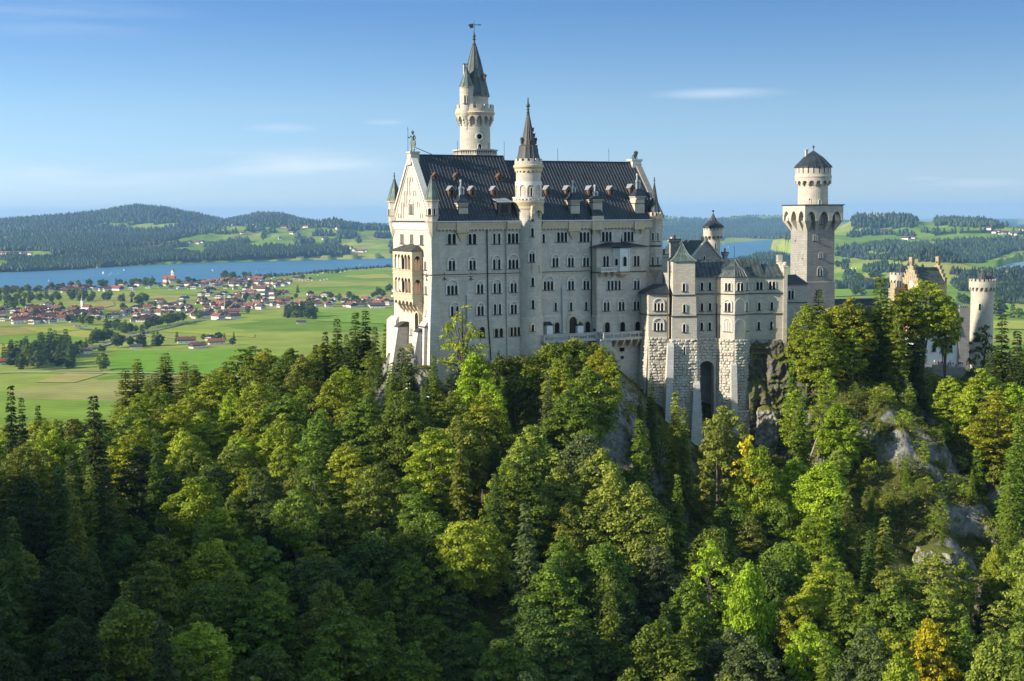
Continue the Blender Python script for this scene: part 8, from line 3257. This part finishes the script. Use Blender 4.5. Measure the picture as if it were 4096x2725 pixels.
for zone, poly, n, cf, sz in TZ:
    xs_2, ys_2 = [p[0] for p in poly], [p[1] for p in poly]
    pts, tries = [], 0
    while len(pts) < n and tries < 6000:
        tries += 1
        px, py = rv.uniform(min(xs_2), max(xs_2)), rv.uniform(min(ys_2), max(ys_2))
        if not inpoly([px], [py], poly)[0] or any(abs(px - a) < 9 and abs(py - b2) < 4 for a, b2 in pts):
            continue
        pts.append((px, py))
        con = rv.rand() < cf
        vtree('field_conifer' if con else 'field_tree', px, py, sz * rv.uniform(.75, 1.25), ('dark', 'deep green')[rv.randint(2)] if con else ('green', 'deep green', 'deep green', 'olive', 'grey-green')[rv.randint(5)], zone)
for zone, k, l in [('in the road avenue', 12, [(790, 470, .8), (815, 445, .8), (860, 430, .9), (890, 405, 1.3), (910, 405, 1.3), (945, 400, 1.3), (975, 400, 1.2), (1010, 390, 1.3), (1085, 365, .7), (1160, 325, 1.3), (1185, 315, 1.2), (1230, 310, 1.1), (1280, 300, .7), (1340, 290, .7), (1380, 280, 1.1), (1400, 270, 1.0), (1440, 262, 1.2), (1480, 250, 1.2), (1510, 245, 1.1), (1580, 240, 1.5), (1600, 235, 1.4), (1630, 225, 1.3), (1680, 215, 1.3), (1720, 205, 1.2), (1000, 285, 1.5), (1040, 280, 1.1), (1100, 290, 1.3), (850, 240, 1.3), (780, 235, 1.2), (730, 215, 1.1)]),
                   ('free on the plain', 12, [(970, 668, 1.45), (1345, 440, 1.6), (1320, 438, 1.3), (1450, 440, 1.3), (1490, 435, 1.2), (1510, 432, 1.1), (1110, 450, 1.45), (1230, 440, 1.0), (760, 455, .8), (720, 460, .7), (605, 440, 1.2), (660, 510, 1.4), (1670, 402, .9), (1920, 380, .7), (2065, 380, .9), (2115, 390, .7), (2205, 380, .7), (2190, 430, .8), (40, 590, 1.3), (70, 600, 1.2), (690, 540, 1.3), (940, 490, .7), (975, 488, .6)]),
                   ('in open meadow by the palace', 11, [(1115, 1205, 1.0), (2160, 1185, 1.1), (2135, 1190, .8), (1170, 1050, 1.0), (2020, 1230, 1.0), (2050, 1225, 1.0), (1700, 1270, 1.1), (1490, 1270, 1.0)]),
                   ('in meadows beyond the square tower', 9, [(330, 335, 1.5), (300, 325, 1.3), (375, 340, 1.3), (320, 480, 1.7), (390, 480, 1.2), (250, 135, 1.2), (130, 180, 1.3), (480, 300, 1.0), (520, 290, 1.1), (560, 300, 1.1), (1420, 560, 1.1), (1450, 565, 1.2), (1480, 570, 1.1), (1400, 520, .9), (1790, 690, 2.0), (1810, 680, 1.8), (1830, 690, 1.7), (1960, 710, 1.3), (2020, 720, 1.2), (1790, 560, 1.1), (1860, 558, 1.0), (1920, 560, 1.2), (2010, 555, 1.3), (1420, 430, 1.2), (1450, 420, 1.4), (1800, 430, 1.3), (1850, 425, 1.4), (1900, 420, 1.4), (1960, 425, 1.5), (2030, 430, 1.6), (1500, 400, 1.2)])]:
    for x_, y_, s in l:
        px, py = Z(k, x_, y_)
        vtree('field_tree' if rv.rand() < .8 else 'field_conifer', px, py, s * (1.15 if k == 12 else 1.3), ('green', 'deep green', 'deep green')[rv.randint(3)], zone)
tag(VALLEY[0][5], None)
px, py = 645, 1605
e = by_sight('shrub', 640, 1555, 430, 'grey-green', 14, 1.3)
cells = {}
for px, py, kind, look, zone, e, s in VALLEY:
    big = 'large ' if s > 1.25 else ('small ' if s < .85 else '')
    cells.setdefault((big + look + (' conifer' if 'con' in kind else ' leafy tree'), zone), []).append((px, e, kind))
for (nm, zone), l in cells.items():
    l.sort(key=lambda q: q[0])
    for i, (px, e, kind) in enumerate(l):
        tag(e, nm + ' ' + zone + ordinal(i, len(l)), 'tree', 'conifers of the plain' if 'con' in kind else 'leafy trees of the plain')

# ---- far woods: a mass of small trees
npt = 420000
px = rv.uniform(-250, 4350, npt)
D = np.exp(rv.uniform(np.log(2600), np.log(20000), npt))
h = land(px, D)
py = to_py(px, D, h)
x = (px - 2048) / F * D
w = wooded(px, py, x, D)
lk = (py > interp(px, FARSHORE) - 1) & (py < interp(px, NEARSHORE) + 6) & (px < 3320) & (D > 3000) & (D < 12500)
w &= ~lk
# keep even spacing in the picture
key = (np.floor(px / 5).astype(int) * 100000 + np.floor(py / 1.6).astype(int))
_, first = np.unique(np.where(w, key, -1), return_index=True)
first = first[w[first]]
x, D, h, px = x[first], D[first], h[first], px[first]
n = len(x)
H_ = rv.uniform(14, 26, n) * np.clip(D / 5000, .9, 1.5)
r = H_ * rv.uniform(.24, .40, n)
con = fbm(x / 300, D / 500, 2, 55) > .42
ang = rv.uniform(0, 6.28, n)
sides = 5
rings = [(0.0, .55), (.30, 1.0), (.68, .62)]
V = []
for f, rr in rings:
    for k in range(sides):
        a = ang + 2 * pi * k / sides
        q = r * rr * np.where(con, 1 - .45 * (f > .5), 1.0) * rv.uniform(.75, 1.25, n)
        V.append(np.stack([x + q * np.cos(a), D + q * np.sin(a), h - 1 + H_ * f], -1))
V.append(np.stack([x, D, h + H_], -1))
V = np.stack(V, 1)
base = (np.arange(n) * (3 * sides + 1))[:, None]
F3, Q4 = [], []
for i in range(2):
    for k in range(sides):
        Q4.append([i * sides + k, i * sides + (k + 1) % sides, (i + 1) * sides + (k + 1) % sides, (i + 1) * sides + k])
for k in range(sides):
    F3.append([2 * sides + k, 2 * sides + (k + 1) % sides, 3 * sides])
Q4 = (base[:, None, :] + np.array(Q4)[None]).reshape(-1, 4)
F3 = (base[:, None, :] + np.array(F3)[None]).reshape(-1, 3)
me = bpy.data.meshes.new('far_woods')
me.vertices.add(V.shape[0] * V.shape[1])
me.vertices.foreach_set('co', V.astype(np.float32).ravel())
li = np.concatenate([Q4.ravel(), F3.ravel()]).astype(np.int32)
me.loops.add(len(li))
me.loops.foreach_set('vertex_index', li)
me.polygons.add(len(Q4) + len(F3))
me.polygons.foreach_set('loop_start', np.concatenate([np.arange(0, Q4.size, 4), Q4.size + np.arange(0, F3.size, 3)]).astype(np.int32))
me.update(calc_edges=True)
at_ = me.attributes.new('tone', 'FLOAT', 'FACE')
tn = np.clip(rv.uniform(-.15, .25, n) + 1.5 * fbm(x / 260, D / 420, 3, 71) - .3, 0, 1)
at_.data.foreach_set('value', np.concatenate([np.repeat(tn, 2 * sides), np.repeat(tn, sides)]).astype(np.float32))
M['farleaf'] = leaf_mat('far_leaf', 0.05)
me.materials.append(M['farleaf'])
fw = link('far_woods', me)
fw.color = (.026, .048, .022, 1)
tag(fw, kind='stuff')
print('far trees', n, 'houses', len(HOUSES), 'valley trees', len(VALLEY))
# ================================================================== statues and people
SKC = {}


def skin_mesh(name, pts, edges, mats, pick=None, sub=1):
    """one continuous body grown over a jointed skeleton: pts = (x, y, z, radius x, radius y)"""
    if id(pts) in SKC:
        out = SKC[id(pts)].copy()
        out.materials.clear()
        for m_ in mats:
            out.materials.append(M[m_])
        for p in out.polygons:
            p.material_index = pick(p.center) if pick else 0
        return out
    me = bpy.data.meshes.new(name)
    me.from_pydata([p[:3] for p in pts], edges, [])
    o = bpy.data.objects.new(name, me)
    COL.objects.link(o)
    sk = o.modifiers.new('skin', 'SKIN')
    lay = me.skin_vertices[0].data
    for i, p in enumerate(pts):
        lay[i].radius = (p[3], p[4] if len(p) > 4 else p[3])
        lay[i].use_root = (i == 0)
    ss = o.modifiers.new('sub', 'SUBSURF')
    ss.levels = ss.render_levels = sub
    dg = bpy.context.evaluated_depsgraph_get()
    out = bpy.data.meshes.new_from_object(o.evaluated_get(dg))
    bpy.data.objects.remove(o)
    out.name = name
    SKC[id(pts)] = out
    out.materials.clear()
    for m_ in mats:
        out.materials.append(M[m_])
    for p in out.polygons:
        p.use_smooth = True
        p.material_index = pick(p.center) if pick else 0
    return out


def body_pts(armL, armR, stance=.13, kneeR=0.0):
    """metres, facing -y; arms = list of three points shoulder..hand offsets"""
    P_ = [(0, 0, .95, .15, .11), (0, 0, 1.12, .14, .10), (0, .0, 1.32, .17, .11), (0, .01, 1.46, .08, .07), (0, -.01, 1.54, .055, .055), (0, -.02, 1.64, .088, .10), (0, -.015, 1.735, .06, .07)]
    E_ = [(0, 1), (1, 2), (2, 3), (3, 4), (4, 5), (5, 6)]
    for s, arm in ((-1, armL), (1, armR)):
        k = len(P_)
        P_ += [(s * .20, 0, 1.40, .062)] + [(a[0], a[1], a[2], r) for a, r in zip(arm, (.045, .036, .04))]
        E_ += [(2, k), (k, k + 1), (k + 1, k + 2), (k + 2, k + 3)]
        k = len(P_)
        P_ += [(s * stance * .75, 0, .84, .10), (s * stance, -.03 - (kneeR if s > 0 else 0), .48, .066), (s * stance, .02, .09, .045), (s * stance * 1.1, -.12, .035, .045, .03)]
        E_ += [(0, k), (k, k + 1), (k + 1, k + 2), (k + 2, k + 3)]
    return P_, E_


# ---- bronze knight with lance and shield on the west gable
kz_top = P.side(Z(13, 425, 160), .6)[1]
ksc = (kz_top - ped1z) / 1.82
kp, ke = body_pts([(-.33, -.05, 1.18), (-.30, -.2, 1.22), (-.28, -.3, 1.30)], [(.30, -.03, 1.16), (.30, -.16, .98), (.26, -.26, .90)], .14, .06)
kn = thing('knight_statue', 'green bronze knight with lance and shield standing on the gable top', 'statue', PED1, P.a - R(60))
kn.scale = (ksc,) * 3
link('body', skin_mesh('body', kp, ke, ['bronze'], sub=2), kn)
mb = MB()
mb.lathe([(.125, 1.60), (.128, 1.68), (.10, 1.76), (.05, 1.80), (.02, 1.86)], 12, (0, -.015))
mb.lathe([(.20, 1.0), (.25, .80), (.27, .66)], 14)
mb.build('armour', 'bronze', kn)
mb = MB()
mb.tube([(-.30, -.34, 0), (-.29, -.32, 1.95)], [.022, .02], 6)
mb.prism([(-.34, -.32, 1.93), (-.29, -.35, 1.93), (-.24, -.32, 1.93), (-.29, -.29, 1.93)], [(-.292, -.321, 2.2), (-.289, -.322, 2.2), (-.287, -.32, 2.2), (-.29, -.318, 2.2)])
mb.build('lance', 'bronze', kn)
mb = MB()
sh = [(.02, .95), (.26, 1.0), (.50, .95), (.50, .55), (.42, .30), (.26, .08), (.10, .30), (.02, .55)]
A = [(x, -.30 - .05 * (1 - ((x - .26) / .24) ** 2), z) for x, z in sh]
mb.prism(A, [(x, y + .06, z) for x, y, z in A])
mb.build('shield', 'bronze', kn)
# stay behind the statue
mb = MB()
q0, q1 = P.side(Z(13, 470, 400), 2.0), P.side(Z(13, 570, 492), 2.0)
mb.tube([(1.2, WP / 2, ped1z + .9), (5.2, WP / 2, RZ1 + .1)], .08, 5)
mb.build('statue_stay', 'iron', pal)

# ---- bronze lion sitting on the east gable
lz = P.front(Z(2, 1497, 170), WP / 2)[1] - ped2z
ls = lz / 2.0
li = thing('lion_statue', 'green bronze lion sitting on the far gable end of the palace roof', 'statue', PED2, P.a + R(5))
li.scale = (ls,) * 3
LPt = [(-.55, 0, .42, .30, .30), (-.25, 0, .75, .34, .30), (.12, 0, 1.08, .38, .36), (.36, 0, 1.42, .30, .30), (.52, 0, 1.62, .24, .26), (.80, 0, 1.52, .15, .14), (.92, 0, 1.46, .10, .10)]
LE = [(0, 1), (1, 2), (2, 3), (3, 4), (4, 5), (5, 6)]
for s in (-1, 1):
    k = len(LPt)
    LPt += [(.34, s * .22, 1.0, .15), (.46, s * .24, .55, .11), (.48, s * .24, .12, .10), (.68, s * .24, .08, .10, .07)]
    LE += [(2, k), (k, k + 1), (k + 1, k + 2), (k + 2, k + 3)]
    k = len(LPt)
    LPt += [(-.45, s * .32, .42, .24), (-.02, s * .38, .44, .16), (-.22, s * .38, .10, .10), (.12, s * .38, .07, .10, .07)]
    LE += [(0, k), (k, k + 1), (k + 1, k + 2), (k + 2, k + 3)]
    k = len(LPt)
    LPt += [(.44, s * .20, 1.86, .07)]
    LE += [(4, k)]
k = len(LPt)
LPt += [(-.85, .05, .18, .07), (-1.0, .3, .10, .06), (-.8, .55, .10, .09)]
LE += [(0, k), (k, k + 1), (k + 1, k + 2)]
link('body', skin_mesh('body', LPt, LE, ['bronze'], sub=2), li)
mn = broadleaf(5, 1.3, .42, 0, 22, 30, .16, 1, (.15, .26), limbs=0)[1]
mb = MB()
rl = random.Random(3)
for i in range(150):
    u = Vector((rl.gauss(0, 1), rl.gauss(0, 1), rl.gauss(0, 1))).normalized()
    c = Vector((.34, 0, 1.45)) + Vector((u.x * .34, u.y * .42, u.z * .46))
    d = (u + Vector((0, 0, -.9))).normalized()
    s_ = u.cross(d).normalized() * .07
    mb.prism([tuple(c - s_), tuple(c + u * .07), tuple(c + s_)], [tuple(c - s_ * .3 + d * .24), tuple(c + u * .05 + d * .24), tuple(c + s_ * .3 + d * .24)])
mb.build('mane', 'bronze', li)

# ---- visitors on the gate terrace and in the loggia
M['skin'] = plain_mat('skin', (.50, .32, .23), .6, var=.1)
M['hair'] = plain_mat('dark_hair', (.04, .025, .018), .7, var=.3)
for nm, c in {'red': (.45, .04, .04), 'navy': (.04, .05, .16), 'white_shirt': (.75, .75, .74), 'teal_shirt': (.05, .30, .34), 'black_cloth': (.025, .025, .03), 'purple': (.16, .09, .30), 'beige': (.5, .42, .32), 'jeans': (.08, .12, .22), 'khaki': (.30, .26, .18), 'orange': (.55, .18, .05)}.items():
    M[nm] = plain_mat(nm + '_fabric', c, .9, var=.15)
POSES = [body_pts([(-.27, .0, 1.14), (-.27, -.06, .92), (-.25, -.10, .82)], [(.27, 0, 1.14), (.27, -.06, .92), (.25, -.1, .82)]),
         body_pts([(-.28, -.02, 1.16), (-.16, -.22, 1.22), (-.08, -.25, 1.38)], [(.28, -.02, 1.16), (.16, -.22, 1.22), (.08, -.25, 1.38)]),
         body_pts([(-.28, .03, 1.14), (-.20, -.16, .98), (-.12, -.22, 1.0)], [(.27, 0, 1.14), (.28, -.02, .9), (.27, -.05, .8)], .12, .12)]
PW = {'red': 'red', 'navy': 'navy blue', 'white_shirt': 'white', 'teal_shirt': 'teal', 'black_cloth': 'black', 'purple': 'purple', 'beige': 'beige', 'orange': 'orange'}


def person(pos, rz, top, leg, pose, label, h=1.0):
    P_, E_ = POSES[pose]

    def pick(c):
        if c.z > 1.52:
            return 1 if (c.z > 1.70 or (c.y > .02 and c.z > 1.58)) else 0
        if c.z > .90:
            return 2 if (abs(c.x) < .24 and c.z < 1.52) or c.z > 1.2 else 0
        return 3 if c.z > .07 else 4
    me = skin_mesh('body', P_, E_, ['skin', 'hair', top, leg, 'black_cloth'], pick, 1)
    t = thing('person', label, 'person', pos, rz, 'visitors at the castle gate' if 'loggia' not in label else 'visitors in the loggia')
    t.scale = (h,) * 3
    link('body', me, t)
    mb = MB()
    mb.box(-.018, .018, -.135, -.105, 1.60, 1.645)
    for s in (-1, 1):
        mb.box(s * .035 - .012, s * .035 + .012, -.122, -.11, 1.652, 1.665, 1)
    mb.box(-.028, .028, -.118, -.108, 1.572, 1.58, 1)
    mb.build('face', ['skin', 'hair'], t)
    mb = MB()
    mb.lathe([(.155, .86), (.165, .92), (.16, 1.0)], 10)
    mb.build('belt', 'black_cloth', t)
    return t


Yf, tz0 = TERR
for (zx, zy, dy, top, leg, pose, where) in [(1088, 1445, .8, 'orange', 'white_shirt', 0, 'at the railing, white trousers'), (1135, 1440, .9, 'white_shirt', 'black_cloth', 1, 'at the railing holding up a camera'), (1168, 1440, 1.6, 'black_cloth', 'beige', 0, 'behind the railing, beige trousers'), (1190, 1435, .8, 'black_cloth', 'jeans', 2, 'at the railing in jeans'), (1216, 1445, .7, 'red', 'white_shirt', 0, 'rightmost at the railing, white trousers'),
                                            (970, 1400, .9, 'white_shirt', 'jeans', 2, 'at the stone parapet'), (1022, 1395, 1.2, 'navy', 'white_shirt', 0, 'behind the parapet end'), (1050, 1340, 4.5, 'navy', 'jeans', 1, 'midway on the terrace'), (1058, 1345, 3.6, 'white_shirt', 'black_cloth', 0, 'midway on the terrace, dark trousers'),
                                            (922, 1370, 3.0, 'teal_shirt', 'black_cloth', 0, 'near the parapet'), (903, 1320, 6.5, 'red', 'black_cloth', 2, 'by the white wall'), (933, 1320, 6.2, 'navy', 'black_cloth', 0, 'by the white wall'), (960, 1322, 5.8, 'purple', 'jeans', 0, 'by the white wall'), (833, 1290, 7.5, 'white_shirt', 'khaki', 0, 'left end of the white wall'), (890, 1365, 3.6, 'black_cloth', 'jeans', 2, 'near the parapet, half shaded')]:
    x, _ = Yf.front(Z(16, zx, zy), dy)
    pos = Yf.O + Yf.ux * x + Yf.uy * dy + Vector((0, 0, tz0))
    person(pos, random.Random(zx).uniform(-1.2, 1.2), top, leg, pose, 'person in a %s top on the gate terrace %s' % (PW[top], where))
yR_, yL_, zfl, DL_ = LOGGIA
for i, (top, f) in enumerate((('red', .12), ('red', .42), ('black_cloth', .60), ('orange', .80))):
    yy = yL_ - 1.0 - f * (yL_ - yR_ - 2)
    pos = P.O + P.ux * (-DL_ + .75) + P.uy * yy + Vector((0, 0, zs_l))
    person(pos, -pi / 2 + P.a, top, 'jeans', (2, 0, 1, 2)[i], 'person in %s looking out of the %s arch of the lower loggia' % (PW[top], ('leftmost', 'third', 'fourth', 'rightmost')[i]))

# ================================================================== labels of the forest trees
COLS = [(600, 'at far left'), (1150, 'left of palace'), (1560, 'beside palace gable'), (2020, 'below stair tower'), (2450, 'below terrace walk'), (2820, 'below block tower'), (3140, 'below bay foundation'), (3480, 'below square tower'), (3820, 'below gatehouse'), (9999, 'at far right')]
ROWS = [(1480, 'high up'), (1760, 'on upper slope'), (2050, 'half way down'), (2330, 'on lower slope'), (9999, 'at gorge bottom')]
cells = {}
for kind, px, py, D, look, e in FOREST:
    c = next(n for v, n in COLS if px < v)
    r = next(n for v, n in ROWS if py < v)
    nm = {'beech_tree': '%s beech', 'maple_tree': '%s round-headed maple', 'young_tree': 'slim %s young tree', 'spruce_tree': '%s spruce', 'larch_tree': '%s larch', 'shrub': '%s bush', 'sparse_tree': 'thin %s bare-branched tree'}[kind] % look
    cells.setdefault((nm, r, c), []).append((px, e, kind))
for (nm, r, c), l in cells.items():
    l.sort(key=lambda q: q[0])
    for i, (px, e, kind) in enumerate(l):
        tag(e, '%s %s %s%s' % (nm, r, c, ordinal(i, len(l))), 'bush' if kind == 'shrub' else 'tree', 'wood on the castle hill')

# ================================================================== haze: the air over the valley
if HAZE > 0:
    hb_ = MB()
    hb_.box(-48000, 48000, -900, 41000, -6, 420)
    m, nt, b, o = mat('haze_air')
    nt.nodes.remove(b)
    pv_ = N(nt, 'ShaderNodeVolumePrincipled')
    pv_.inputs['Color'].default_value = HAZE_COL
    pv_.inputs['Density'].default_value = HAZE
    pv_.inputs['Anisotropy'].default_value = 0.0
    nt.links.new(pv_.outputs[0], o.inputs['Volume'])
    M['haze'] = m
    tag(hb_.build('haze', 'haze'), kind='stuff')
